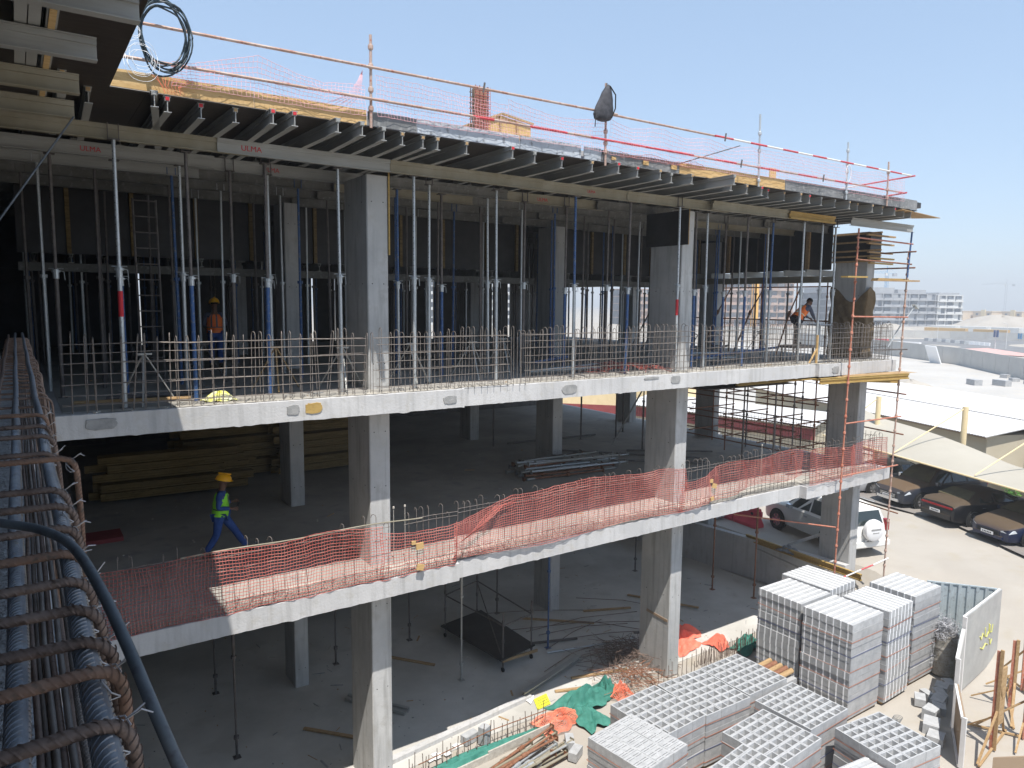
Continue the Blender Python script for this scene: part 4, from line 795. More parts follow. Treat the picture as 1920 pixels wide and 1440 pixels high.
for i, (p, q, mm, lb) in enumerate([((-5.4, 1.2, L2+.03), (-3.7, .8, L2+.05), 'wood', 'timber batten lying behind the rebar at the left end of the upper slab'), ((-4.9, 1.6, L2+.03), (-3.2, 1.5, L2+.06), 'dark', 'dark prop lying behind the leftmost tripod'), ((4.0, 1.6, L2+.08), (6.2, 1.5, L2+.1), 'alu', 'aluminium tube lying in the middle of the upper floor'), ((4.4, 2.0, L2+.05), (7.4, 2.4, L2+.12), 'galv', 'galvanised prop lying behind the red net heap'), ((10.0, 2.0, L2+.15), (13.6, 1.6, L2+.42), 'blue', 'blue tube resting on the heap left of the worker'), ((9.8, 2.6, L2+.1), (12.4, 2.2, L2+.1), 'galv', 'galvanised prop lying low in the last bay'), ((10.9, 3.0, L2+.22), (14.0, 2.4, L2+.2), 'galv', 'pale prop lying behind the stout prop'), ((4.9, 2.6, L2+.2), (5.9, 2.5, L2+.32), 'blue', 'short blue tube on the heap in the middle'), ((10.4, 1.5, L2+.07), (12.8, 1.9, L2+.09), 'dark', 'dark prop lying close to the cage in the last bay'), ((11.5, 3.6, L2+.1), (13.2, 3.2, L2+.4), 'dark', 'dark tube tilted on the heap in the last bay')]):
    m = MB(); m.tube([p, q], .036, 8); m.solo('lying_prop', M[mm], lb, 'lying prop')
m = MB()
for k in range(60):
    x = R.uniform(5.4, 8.0); y = .75+R.uniform(0, 1.4)-(x-5.4)*.08; h = .22*sin((x-5.3)/2.8*pi); m.tube([(x+R.uniform(-.25, .25), y+R.uniform(-.3, .3), L2+.02+R.uniform(0, h)) for _ in range(5)], .006, 4)
m.solo('net_heap', M['net'], 'heap of crumpled salmon net on the upper floor left of the shuttered column', 'net heap')
m = MB(); m.bar((13.75, .35, L2), (13.75, .35, L2+.85), .05, .05); m.bar((13.4, .35, L2+.02), (13.75, .35, L2+.45), .04, .03); m.solo('timber_stake', M['ply'], 'yellow timber stake at the slab edge by the worker', 'stake')
def arcs(cx, cy, label):
    m = MB()
    for k in range(3): m.tube([(cx+.45*cos(a*pi/10), cy+k*.5, L2+.35+.42*sin(a*pi/10)) for a in range(11)], .014, 5)
    for s_ in (-.45, .45): m.tube([(cx+s_, cy, L2+.35), (cx+s_, cy+1, L2+.35)], .014, 5); m.tube([(cx+s_, cy, L2), (cx+s_, cy, L2+.4)], .014, 5); m.tube([(cx+s_, cy+1, L2), (cx+s_, cy+1, L2+.4)], .014, 5)
    m.solo('barrow_frame', M['dark'], label, 'frame')
arcs(13.0, 3.6, 'dark frame with rounded hoops on the upper floor behind the stout prop')
# ================================================================== PEOPLE
def skin(name, nodes, edges, mm, parent, sub=2, root=0):
    me = bpy.data.meshes.new('t'); me.from_pydata([n[0] for n in nodes], edges, []); o = bpy.data.objects.new('t', me); COL.objects.link(o)
    md = o.modifiers.new('s', 'SKIN'); md.use_smooth_shade = True
    sv = me.skin_vertices[0].data
    for i, n in enumerate(nodes):
        r_ = n[1] if isinstance(n[1], tuple) else (n[1], n[1]); sv[i].radius = r_; sv[i].use_root = (i == root)
    o.modifiers.new('u', 'SUBSURF').levels = sub; o.modifiers['u'].render_levels = sub
    dg = bpy.context.evaluated_depsgraph_get(); dg.update(); nm = bpy.data.meshes.new_from_object(o.evaluated_get(dg))
    bpy.data.objects.remove(o); nm.materials.clear(); nm.materials.append(M[mm]); nm.polygons.foreach_set('use_smooth', [True]*len(nm.polygons))
    q = bpy.data.objects.new(name, nm); COL.objects.link(q); q.parent = parent; return q
def V(*a): return Vector(a)
def person(label, loc, rz, J, top, legs, vest, helmet, tape, hold=None):
    e = thing('person', label, 'person', loc, rz)
    nodes = []; ed = []
    def n(p, r_): nodes.append((p, r_)); return len(nodes)-1
    pel = n(J['pel'], (.13, .10)); wa = n(J['pel'].lerp(J['che'], .45), (.125, .095)); ch = n(J['che'], (.15, .105)); nk = n(J['neck'], .058); hb = n(J['head']+(J['neck']-J['head'])*.35, .066); hd = n(J['head'], (.078, .09)); ht = n(J['head']+(J['head']-J['neck']).normalized()*.085, (.06, .07))
    ed += [(pel, wa), (wa, ch), (ch, nk), (nk, hb), (hb, hd), (hd, ht)]
    fw = J['face']; ns = n(J['head']+fw*.115+V(0, 0, -.01), .012); ed.append((hd, ns)); cn = n(J['head']+fw*.075+V(0, 0, -.07), .03); ed.append((hb, cn))
    for s_ in 'LR':
        hp = n(J['hip'+s_], .092); kn = n(J['knee'+s_], .062); an = n(J['ank'+s_], .042); ed += [(pel, hp), (hp, kn), (kn, an)]
        sh = n(J['sho'+s_], .062); el = n(J['elb'+s_], .043); wr = n(J['wri'+s_], .029); ed += [(ch, sh), (sh, el), (el, wr)]
        d = (J['wri'+s_]-J['elb'+s_]).normalized(); side = d.cross(fw); side = side.normalized() if side.length > .1 else V(0, 1, 0); pm = n(J['wri'+s_]+d*.055, (.026, .018)); ed.append((wr, pm))
        for k in range(4):
            o_ = side*(k-1.5)*.019; dn = V(0, 0, -1); a = n(J['wri'+s_]+d*.095+o_, .0095); b = n(J['wri'+s_]+d*(.125-.006*abs(k-1.3))+o_+dn*.012, .0085); c = n(J['wri'+s_]+d*(.14-.008*abs(k-1.3))+o_+dn*.034, .0075); ed += [(pm, a), (a, b), (b, c)]
        a = n(J['wri'+s_]+d*.05+side*.036, .010); b = n(J['wri'+s_]+d*.085+side*.048, .009); ed += [(pm, a), (a, b)]
    skin('body', nodes, ed, 'skin', e, 2)
    # clothes
    nodes = []; ed = []
    pel = n(J['pel'], (.155, .125)); wa = n(J['pel'].lerp(J['che'], .45), (.145, .115)); ch = n(J['che'], (.165, .12)); nk = n(J['neck']-(J['neck']-J['che'])*.25, .08); ed += [(pel, wa), (wa, ch), (ch, nk)]
    for s_ in 'LR':
        sh = n(J['sho'+s_], .078); m1 = n(J['sho'+s_].lerp(J['elb'+s_], .5), .064); el = n(J['elb'+s_], .056); wr = n(J['elb'+s_].lerp(J['wri'+s_], .93), .041); ed += [(ch, sh), (sh, m1), (m1, el), (el, wr)]
    skin('shirt', nodes, ed, top, e, 2)
    nodes = []; ed = []; pel = n(J['pel']+V(0, 0, -.0), (.158, .13))
    for s_ in 'LR':
        hp = n(J['hip'+s_], .108); th = n(J['hip'+s_].lerp(J['knee'+s_], .5), .095); kn = n(J['knee'+s_], .078); cf = n(J['knee'+s_].lerp(J['ank'+s_], .5), .075); an = n(J['ank'+s_]+V(0, 0, .03), .062); ed += [(pel, hp), (hp, th), (th, kn), (kn, cf), (cf, an)]
    skin('trousers', nodes, ed, legs, e, 2)
    for s_ in 'LR':
        a = J['ank'+s_]; f2 = V(fw.x, fw.y, 0).normalized(); skin('boot', [(a+V(0, 0, .05), .055), (a+V(0, 0, -.03), .055), (a+f2*.10+V(0, 0, -.045), .045), (a+f2*.17+V(0, 0, -.05), .036)], [(0, 1), (1, 2), (2, 3)], 'boots', e, 2)
    # vest: rings along the spine, shoulders open at the arms
    if vest:
        m = MB(); p0 = J['pel']+(J['pel']-J['che']).normalized()*.05; path = [p0, J['pel'].lerp(J['che'], .2), J['pel'].lerp(J['che'], .5), J['pel'].lerp(J['che'], .8), J['che'].lerp(J['neck'], .3), J['che'].lerp(J['neck'], .62)]
        ra = [(.205, .165), (.20, .16), (.195, .155), (.19, .15), (.185, .14), (.12, .095)]
        ax = (J['neck']-J['pel']).normalized(); lat = (J['shoL']-J['shoR']).normalized(); fr = lat.cross(ax).normalized(); P = []
        sub = []
        for i in range(len(path)-1):
            for k in range(4): t_ = k/4; sub.append((path[i].lerp(path[i+1], t_), ra[i][0]+(ra[i+1][0]-ra[i][0])*t_, ra[i][1]+(ra[i+1][1]-ra[i][1])*t_, (i+t_)/5))
        for p, a, b, t_ in sub: P.append([p+lat*a*cos(q*pi/14)*1+fr*b*sin(q*pi/14)*(1+.05*sin(q*2.3+t_*12)) for q in range(29)])
        m.grid(P)
        for i in range(len(sub)-1):
            t_ = sub[i][3]
            for q in range(28):
                if .05 < t_ < .1 or .2 < t_ < .27: m.m[i*28+q] = 1
                elif t_ > .27 and q in (8, 20, 5, 23): m.m[i*28+q] = 1
        m.build('vest', [M[vest], M[tape]], e, smooth=True, world=False)
    h = J['head']+(J['head']-J['neck']).normalized()*.03; hx = (J['head']-J['neck']).normalized(); fx = (fw-hx*fw.dot(hx)).normalized(); sx = hx.cross(fx)
    T = Matrix(((fx.x, sx.x, hx.x, h.x), (fx.y, sx.y, hx.y, h.y), (fx.z, sx.z, hx.z, h.z), (0, 0, 0, 1)))
    if helmet:
        m = MB(); P = []
        for j in range(9):
            a = j/8*pi/2; P.append([T @ V(.145*cos(a)*cos(k*pi/12)*1.08+.0, .125*cos(a)*sin(k*pi/12), .03+.125*sin(a)) for k in range(25)])
        m.grid(P); P = []
        for rr in (1., 1.05, 1.06, 1.0): P.append([T @ V(.15*rr*cos(k*pi/12)*(1.06+(.16 if rr > 1.02 else 0)*max(0, cos(k*pi/12))), .125*rr*sin(k*pi/12), .03-(.012 if rr > 1.02 else 0)-.004*(rr == 1.06)) for k in range(25)])
        m.grid(P); m.box(-.12, .13, -.012, .012, .135, .16, 0, T); m.build('helmet', M[helmet], e, smooth=True, world=False)
    m = MB(); m.grid([[T @ V((-.02+.098*cos(k*pi/8))*cos(j*pi/10)-.01, .088*sin(k*pi/8)*cos(j*pi/10), .01+.09*sin(j*pi/10)) for k in range(17)] for j in range(-1, 6)]); m.build('hair', M['hair'], e, smooth=True, world=False)
    for s_ in (-1, 1):
        m = MB(); m.lathe([(.002, -.012), (.013, -.006), (.013, .006), (.002, .012)], 8, 0, T @ Matrix.Translation((0, s_*.085, -.03)) @ Matrix.Rotation(pi/2, 4, 'X')); m.build('ear', M['skin'], e, world=False)
        m = MB(); m.lathe([(.001, -.006), (.009, 0), (.001, .006)], 8, 0, T @ Matrix.Translation((.088, s_*.03, -.02)) @ Matrix.Rotation(pi/2, 4, 'Y')); m.build('eye', M['black'], e, world=False)
    if hold:
        m = MB(); m.bar(*hold); m.build('held_phone', M['black'], e, world=False)
    return e
F_ = V(1, 0, 0)
person('person in blue overalls, lime reflective vest and yellow helmet walking across the middle floor', (-2.84, 2.92, L1+.02), -.25,
       dict(pel=V(0, 0, .95), che=V(.03, 0, 1.25), neck=V(.05, 0, 1.46), head=V(.075, 0, 1.585), face=F_, hipL=V(.03, .09, .88), hipR=V(-.02, -.09, .88), kneeL=V(.27, .10, .52), ankL=V(.50, .10, .12), kneeR=V(-.08, -.10, .5), ankR=V(-.30, -.10, .13), shoL=V(.04, .185, 1.36), shoR=V(.02, -.185, 1.36), elbL=V(.02, .24, 1.10), wriL=V(.24, .17, 1.12), elbR=V(-.03, -.24, 1.09), wriR=V(.22, -.2, 1.07)),
       'overall', 'overall', 'vest', 'helmet', 'silver', (V(.34, -.2, 1.1), V(.36, -.2, 1.2), .05, .02))
person('person in orange vest and yellow helmet standing in the dark of the upper floor', (-1.96, 6.9, L2), 1.5,
       dict(pel=V(0, 0, .95), che=V(.0, 0, 1.25), neck=V(.0, 0, 1.46), head=V(.02, 0, 1.60), face=F_, hipL=V(0, .09, .88), hipR=V(0, -.09, .88), kneeL=V(.03, .1, .5), ankL=V(0, .11, .09), kneeR=V(.02, -.1, .5), ankR=V(.0, -.11, .09), shoL=V(0, .19, 1.37), shoR=V(0, -.19, 1.37), elbL=V(.05, .26, 1.12), wriL=V(.25, .2, 1.05), elbR=V(.05, -.26, 1.12), wriR=V(.25, -.2, 1.05)),
       'shirt', 'overall', 'vestO', 'helmet', 'silver')
person('person in orange vest and dark trousers bending over beside a grey prop, upper floor', (13.92, 1.15, L2+.50), -.15,
       dict(pel=V(-.05, 0, .86), che=V(.20, 0, 1.08), neck=V(.34, 0, 1.25), head=V(.44, 0, 1.33), face=V(.75, 0, -.6).normalized(), hipL=V(-.03, .09, .80), hipR=V(-.07, -.09, .80), kneeL=V(.08, .11, .45), ankL=V(.14, .12, .09), kneeR=V(-.12, -.11, .45), ankR=V(-.16, -.12, .09), shoL=V(.28, .19, 1.16), shoR=V(.26, -.19, 1.16), elbL=V(.42, .22, .95), wriL=V(.58, .12, .84), elbR=V(.36, -.23, .93), wriR=V(.55, -.14, .80)),
       'shirt', 'trousers', 'vestO', None, 'silverL')
m = MB(); m.box(13.5, 14.5, .85, 1.5, L2+.42, L2+.50); 
for x in (13.55, 14.4):
    for y in (.9, 1.42): m.box(x, x+.05, y, y+.04, L2, L2+.42)
m.solo('work_bench', M['dark'], 'low dark trestle the bending worker stands on', 'trestle')
m = MB(); m.prism([(14.45, .75), (14.95, .7), (15.0, 1.2), (14.5, 1.25)], L2+1.12, L2+1.15); m.box(14.7, 14.78, .92, 1.0, L2, L2+1.12); m.solo('saw_table', M['zinc'], 'small grey work plate in front of the bending worker', 'work table')
# ================================================================== GROUND FLOOR THINGS
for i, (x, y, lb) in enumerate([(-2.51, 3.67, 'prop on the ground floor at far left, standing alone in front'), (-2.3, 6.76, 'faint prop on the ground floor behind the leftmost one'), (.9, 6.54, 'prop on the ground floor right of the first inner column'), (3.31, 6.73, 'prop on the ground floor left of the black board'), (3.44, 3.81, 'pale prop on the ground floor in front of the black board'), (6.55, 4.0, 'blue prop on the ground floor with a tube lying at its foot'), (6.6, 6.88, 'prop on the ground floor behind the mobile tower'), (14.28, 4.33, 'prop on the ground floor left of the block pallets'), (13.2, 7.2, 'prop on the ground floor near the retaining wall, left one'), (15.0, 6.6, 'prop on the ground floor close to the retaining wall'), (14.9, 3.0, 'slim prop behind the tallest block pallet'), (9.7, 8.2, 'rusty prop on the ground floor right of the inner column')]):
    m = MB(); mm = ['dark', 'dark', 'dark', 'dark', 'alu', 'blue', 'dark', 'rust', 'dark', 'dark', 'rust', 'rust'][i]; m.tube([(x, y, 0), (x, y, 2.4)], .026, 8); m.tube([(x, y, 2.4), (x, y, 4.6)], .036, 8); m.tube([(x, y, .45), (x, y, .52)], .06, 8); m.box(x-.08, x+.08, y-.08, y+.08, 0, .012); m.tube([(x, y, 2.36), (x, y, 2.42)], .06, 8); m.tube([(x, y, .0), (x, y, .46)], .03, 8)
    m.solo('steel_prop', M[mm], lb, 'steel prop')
e = thing('mobile_tower', 'low dark mobile scaffold with a black board platform on the ground floor', 'mobile scaffold', (4.95, 4.9, 0))
P4 = [(4.63, 3.55), (5.75, 3.75), (4.31, 6.29), (5.74, 6.75)]
for x, y in P4:
    m = MB(); m.tube([(x, y, .12), (x, y, 1.75)], .024, 8)
    for z in (.35, .9, 1.45): m.tube([(x, y, z-.05), (x, y, z+.05)], .04, 8)
    m.build('upright', M['dark'], e); m = MB(); m.tube([(x-.02, y, .07), (x+.02, y, .07)], .07, 10); m.build('wheel', M['black'], e)
for a, b in ((0, 1), (2, 3), (0, 2), (1, 3)):
    for z in ((1.35,) if a != b else ()): m = MB(); m.tube([(*P4[a], z), (*P4[b], z)], .022, 7); m.build('rail', M['dark'], e)
m = MB(); m.tube([(*P4[0], .35), (*P4[3], 1.3)], .018, 6); m.build('brace', M['dark'], e)
m = MB(); m.prism([(4.5, 3.45), (5.85, 3.7), (5.8, 6.6), (4.15, 6.3)], .38, .42); m.build('platform_board', M['plyblk'], e)
m = MB(); m.box(4.6, 5.8, 3.5, 3.54, .30, .375); m.build('edge_batten', M['wood'], e)
m = MB(); m.tube([(6.3, 3.7, .05), (9.0, 2.9, .1)], .03, 8); m.bar((9.0, 2.9, .1), (9.02, 2.9, .1), .14, .14); m.solo('lying_prop', M['galv'], 'shiny galvanised prop lying beside the rebar heap', 'lying prop')
m = MB(); m.ib((4.30, 2.07, .09), (6.8, 2.85, .06), wd=.16, h=.13); m.solo('formwork_beam', M['alu'], 'aluminium beam lying on the edge of the ground slab', 'formwork beam')
for i in range(2):
    m = MB(); m.ib((.4+.12*i, 4.55+.1*i, .02), (1.4+.15*i, 3.1+.1*i, .02), wd=.09, h=.09); m.solo('formwork_beam', M['alu'], '%s of two short aluminium sections lying right of the second column' % ('left', 'right')[i], 'formwork beam')
def heap(cx, cy, n, sp, mm, label, hmax=.35, ln=(.5, 1.8)):
    m = MB()
    for k in range(n):
        a = R.uniform(0, 2*pi); L_ = R.uniform(*ln); x = cx+R.gauss(0, sp); y = cy+R.gauss(0, sp*.7); z = R.uniform(.01, hmax*math.exp(-((x-cx)**2+(y-cy)**2)/(sp*sp*2))+.02)
        d = V(cos(a), sin(a), R.uniform(-.15, .3))*L_/2; c = V(x, y, z+.02); bb = V(R.uniform(-.1, .1), R.uniform(-.1, .1), R.uniform(0, .15))
        p, q = c-d, c+d; p.z = max(.012, p.z); q.z = max(.012, q.z); m.tube([p, c+bb*.6, q], .0075, 4)
    return tag(m.solo('rebar_offcuts', M[mm], label, 'rebar offcuts'), kind='stuff')
heap(8.0, 2.1, 150, .55, 'rebar', 'tangled heap of rusty rebar offcuts in front of the third column', .5)
heap(7.3, 1.2, 90, .55, 'rust', 'rust-red rebar offcuts spilling into the sun by the third column', .25, (.4, 1.3))
for i, (p, q) in enumerate([((5.9, 7.2), (9.6, 5.2)), ((6.2, 5.6), (10.5, 3.6)), ((6.6, 5.2), (10.6, 4.4)), ((7.2, 4.2), (10.4, 2.9)), ((6.8, 4.8), (9.7, 3.9)), ((9.6, 6.4), (11.8, 3.8)), ((6.4, 3.9), (9.2, 4.6)), ((7.9, 5.3), (9.8, 3.3)), ((5.6, 2.9), (8.2, 3.3))]):
    m = MB(); m.tube([(p[0], p[1], .02), ((p[0]+q[0])/2, (p[1]+q[1])/2+.1, .05+.03*(i % 3)), (q[0], q[1], .02)], .011, 5); m.solo('long_bar', M['rebar'], 'long rebar lying on the ground slab before the inner column, %s of nine' % LM[i], 'rebar', 'long bars on the ground slab')
m = MB(); m.bar((8.262, .85, 1.62), (8.262, 1.65, 1.66), .02, .07); m.v = [(x, y, z) for x, y, z in m.v]; m.solo('timber_batten', M['roofd'], 'dark batten nailed across the left face of the third column', 'batten')
for i, (p, q, mm) in enumerate([((7.0, 6.1), (8.8, 4.5), 'wood'), ((9.1, 5.4), (10.6, 4.7), 'wood'), ((5.9, 4.6), (7.6, 3.9), 'dark'), ((2.2, 6.2), (3.2, 4.9), 'wood'), ((-.9, 3.9), (.2, 2.6), 'wood'), ((11.3, 5.6), (12.5, 3.4), 'wood'), ((9.4, 3.3), (10.7, 2.6), 'dark'), ((6.0, 2.2), (7.6, 1.7), 'wood'), ((5.2, 1.9), (6.1, 1.5), 'wood')]):
    m = MB(); m.bar((*p, .03), (*q, .03+.02*(i % 3)), .09, .04); m.solo('loose_batten', M[mm], '%s loose batten dropped on the ground slab, counted from the middle' % LM[i], 'batten', 'battens on the ground slab')
# starter bars along the slab edge
def starters(x0, x1, n, yf, label, h=(.35, .6)):
    e = thing('starter_bars', label, 'starter bars', ((x0+x1)/2, yf((x0+x1)/2), 0))
    for i in range(n):
        x = x0+(x1-x0)*(i+.5)/n+R.uniform(-.03, .03); y = yf(x); hh = R.uniform(*h); a = R.uniform(-.08, .08); m = MB(); m.tube([(x, y, -.05), (x+a*hh, y+R.uniform(-.05, .05)*hh, hh)], .009, 5); m.build('bar', M['rebar'], e)
starters(.3, 4.2, 22, lambda x: .85+.03*x, 'row of starter bars along the ground slab edge beside the green net')
starters(.3, 4.2, 14, lambda x: .72+.03*x, 'second row of starter bars just in front of the kerb', (.3, .5))
starters(7.6, 9.2, 9, lambda x: .55, 'cluster of starter bars at the foot of the third column', (.35, .7))
starters(9.4, 12.2, 40, lambda x: .55+.05*sin(x*4), 'dense starter bars before the tall block pallets', (.3, .6))
starters(9.4, 12.2, 34, lambda x: .78+.04*sin(x*4), 'back row of starter bars before the tall block pallets', (.3, .55))
m = MB(); m.tube([(.6, .8, .28), (2.5, .9, .36), (4.2, .95, .30)], .012, 5); m.solo('long_bar', M['rust'], 'long rust bar resting across the starter bars', 'rebar')
for i, (p, q, mm, lb) in enumerate([((.2, .35, .03), (4.1, .6, .05), 'wood', 'long plank standing along the slab edge behind the prop bundle'), ((2.2, .48, .1), (4.25, .58, .12), 'wood', 'pale plank beside the sunlit concrete blocks')]):
    plank('plank', p, q, .04, .17, 'dust', lb)
# cloth-like heaps
def cloth(name, cx, cy, rx, ry, h, mm, label, cat, seed, z0=0., n=26, net_=None):
    rr = random.Random(seed); ph = [rr.uniform(0, 6) for _ in range(6)]; m = MB(); P = []
    for j in range(n+1):
        row = []
        for i in range(n+1):
            u, v = i/n*2-1, j/n*2-1; d = sqrt(u*u+v*v); k = max(0, 1-d*d*.62)
            e_ = 1+.18*sin(3*math.atan2(v, u)+ph[0])+.1*sin(7*math.atan2(v, u)+ph[1])
            fold = .5+.5*abs(sin(u*5+ph[2]+2*sin(v*3+ph[3])))*.6+.25*sin(v*9+ph[4]+u*4)
            row.append((cx+u*rx*e_, cy+v*ry*e_, z0+.01+h*k**1.5*fold+.012*rr.random()))
        P.append(row)
    if net_:
        for row in P: m.tube(row, net_, 3, cap=False)
        for i in range(n+1): m.tube([P[j][i] for j in range(n+1)], net_, 3, cap=False)
    else:
        m.grid(P); m.grid([[(x, y, z-.008) for x, y, z in row][::-1] for row in P])
    return m.solo(name, M[mm], label, cat, smooth=not net_)
cloth('green_net', 5.4, 1.0, .75, .38, .55, 'netgreen', 'green shade net heaped beside the block pallets', 'shade net', 3)
cloth('green_net', 5.15, .45, .35, .5, .30, 'netgreen', 'green shade net flap hanging down in front of its heap', 'shade net', 5)
cloth('green_net', 6.35, 1.15, .22, .3, .45, 'netgreen', 'small green net tuft right of the big heap', 'shade net', 8)
cloth('green_net', 2.2, .72, 1.9, .17, .14, 'netgreen', 'green net strip lying along the starter bars', 'shade net', 9)
cloth('green_net', 8.7, .2, .8, .22, .18, 'netgreen', 'green net strip at the foot of the third column', 'shade net', 10)
cloth('green_net', 11.6, .7, .5, .3, .45, 'netgreen', 'green net pulled up against the tall block pallet', 'shade net', 11)
cloth('orange_net', 4.45, .72, .62, .36, .34, 'netorange', 'bright orange net heap in front of the green net', 'net heap', 4, n=34, net_=.006)
cloth('orange_net', 6.55, .8, .28, .3, .4, 'netorange', 'small orange net tangle beside the green tuft', 'net heap', 6, n=22, net_=.006)
cloth('orange_rag', 10.5, 2.3, .5, .35, .42, 'rag', 'red-orange cloth heap half in shade right of the third column', 'cloth', 12)
cloth('orange_rag', 10.0, 1.75, .5, .3, .30, 'rag', 'bright orange cloth heap lying in the sun right of the third column', 'cloth', 13)
cloth('orange_rag', 11.0, 1.3, .3, .3, .4, 'rag', 'orange cloth hung over the starter bars', 'cloth', 14)
e = thing('paper_sign', 'yellow card with a white corner lying on the sunlit slab edge', 'sign', (4.6, 1.72, .02), .0)
m = MB(); m.prism([(4.3, 1.45), (4.75, 1.5), (4.95, 1.95), (4.5, 1.9)], .02, .03); m.build('card', M['yellow'], e)
m = MB(); m.prism([(4.3, 1.75), (4.5, 1.9), (4.62, 2.06), (4.3, 2.0)], .032, .036); m.build('white_corner', M['white'], e)
m = MB()
for k in range(3): m.prism([(4.42+k*.05, 1.56+k*.1), (4.80+k*.03, 1.60+k*.1), (4.80+k*.03, 1.615+k*.1), (4.42+k*.05, 1.575+k*.1)], .031, .034)
m.build('printed_line', M['ink'], e)
# loose blocks, papers, bundle of props in the sun
def loose(x, y, z, a, lb, s_=(.4, .2, .2)):
    m = MB(); m.box(-s_[0]/2, s_[0]/2, -s_[1]/2, s_[1]/2, 0, s_[2], 0, Matrix.Translation((x, y, z)) @ Matrix.Rotation(a, 4, 'Z')); return m.solo('loose_block', M['block'], lb, 'concrete block')
loose(2.45, 1.05, 0, .4, 'upright loose block among the starter bars', (.22, .2, .42)); loose(2.2, 1.3, 0, .2, 'loose block lying behind the upright one'); loose(3.9, -.55, 0, .5, 'loose block left of the slotted pallet'); loose(4.05, -.15, 0, 1.0, 'tilted loose block near the end of the prop bundle')
m = MB()
for k in range(9): x, y = 1.5+R.uniform(-.5, .6), 1.15+R.uniform(-.15, .12); m.prism([(x, y), (x+.16, y+.03), (x+.13, y+.12), (x-.02, y+.1)], .01+k*.003, .012+k*.003)
m.solo('paper_scraps', M['white'], 'white torn paper sheets on the ground in front of the kerb', 'paper')
e = thing('prop_bundle', 'bundle of dusty steel props lying in the sun at the bottom edge', 'prop bundle', (2.7, 0, 0))
for i in range(20):
    x = 1.5+R.uniform(-.3, .3); y = -.35+R.uniform(-.15, .6)-.1; z = .05+.07*(i % 3); a = R.uniform(.05, .28); p = V(x, y-.2, z); d = V(cos(a), sin(a), 0); q = p+d*R.uniform(2.0, 2.5)
    m = MB(); m.tube([p, p.lerp(q, .55)], .034, 8); m.tube([p.lerp(q, .55), q], .026, 8); m.bar(q, q+d*.01, .13, .13); m.tube([p.lerp(q, .5), p.lerp(q, .57)], .05, 8); m.build('lying_prop', M[R.choice(['aluY', 'galv', 'aluY', 'rust'])], e)
for (zz, n, x0, x1, y0, y1, lb) in ((0.0, 420, -5, 16, 1.6, 12, 'small stones, chips and scraps scattered over the ground slab'), (L1+.003, 260, -5, 17, .8, 12, 'small chips and scraps scattered over the middle floor'), (L2+.003, 260, -5, 17, .5, 8, 'small chips and scraps scattered over the upper floor')):
    m = MB()
    for i in range(n):
        x, y = R.uniform(x0, x1), y0+(y1-y0)*R.random()**1.5; a = R.uniform(.01, .05); b = R.uniform(.01, .03) if R.random() < .8 else R.uniform(.1, .35); T = Matrix.Translation((x, y, zz)) @ Matrix.Rotation(R.uniform(0, 6), 4, 'Z'); m.box(-b/2, b/2, -a/2, a/2, 0, R.uniform(.005, .02), R.choice([0, 0, 1, 2]), T)
    tag(m.solo('litter', [M['patch'], M['wood'], M['dust']], lb, 'litter'), kind='stuff')
# ================================================================== BLOCK PALLETS
def holed(m, x, y, z, a, b, h, cuts, mt=0):
    """open-topped block: cuts = list of (x0,x1,y0,y1) holes in block space"""
    xs = sorted(set([0, a]+[c[0] for c in cuts]+[c[1] for c in cuts])); yy = sorted(set([0, b]+[c[2] for c in cuts]+[c[3] for c in cuts]))
    for i in range(len(xs)-1):
        for j in range(len(yy)-1):
            cx, cy = (xs[i]+xs[i+1])/2, (yy[j]+yy[j+1])/2
            if any(c[0] < cx < c[1] and c[2] < cy < c[3] for c in cuts): continue
            m.add([(x+xs[i], y+yy[j], z+h), (x+xs[i+1], y+yy[j], z+h), (x+xs[i+1], y+yy[j+1], z+h), (x+xs[i], y+yy[j+1], z+h)], [(0, 1, 2, 3)], mt)
    m.add([(x, y, z), (x+a, y, z), (x+a, y+b, z), (x, y+b, z), (x, y, z+h), (x+a, y, z+h), (x+a, y+b, z+h), (x, y+b, z+h)], [(3, 2, 1, 0), (0, 1, 5, 4), (1, 2, 6, 5), (2, 3, 7, 6), (3, 0, 4, 7)], mt)
    for c in cuts:
        t_ = .012; q = [(c[0], c[2]), (c[1], c[2]), (c[1], c[3]), (c[0], c[3])]; q2 = [(c[0]+t_, c[2]+t_), (c[1]-t_, c[2]+t_), (c[1]-t_, c[3]-t_), (c[0]+t_, c[3]-t_)] if (c[3]-c[2]) > .05 else q
        vs = [(x+u, y+v, z+h) for u, v in q]+[(x+u, y+v, z+.02) for u, v in q2]
        m.add(vs, [(0, 4, 5, 1), (1, 5, 6, 2), (2, 6, 7, 3), (3, 7, 4, 0), (4, 7, 6, 5)], mt)
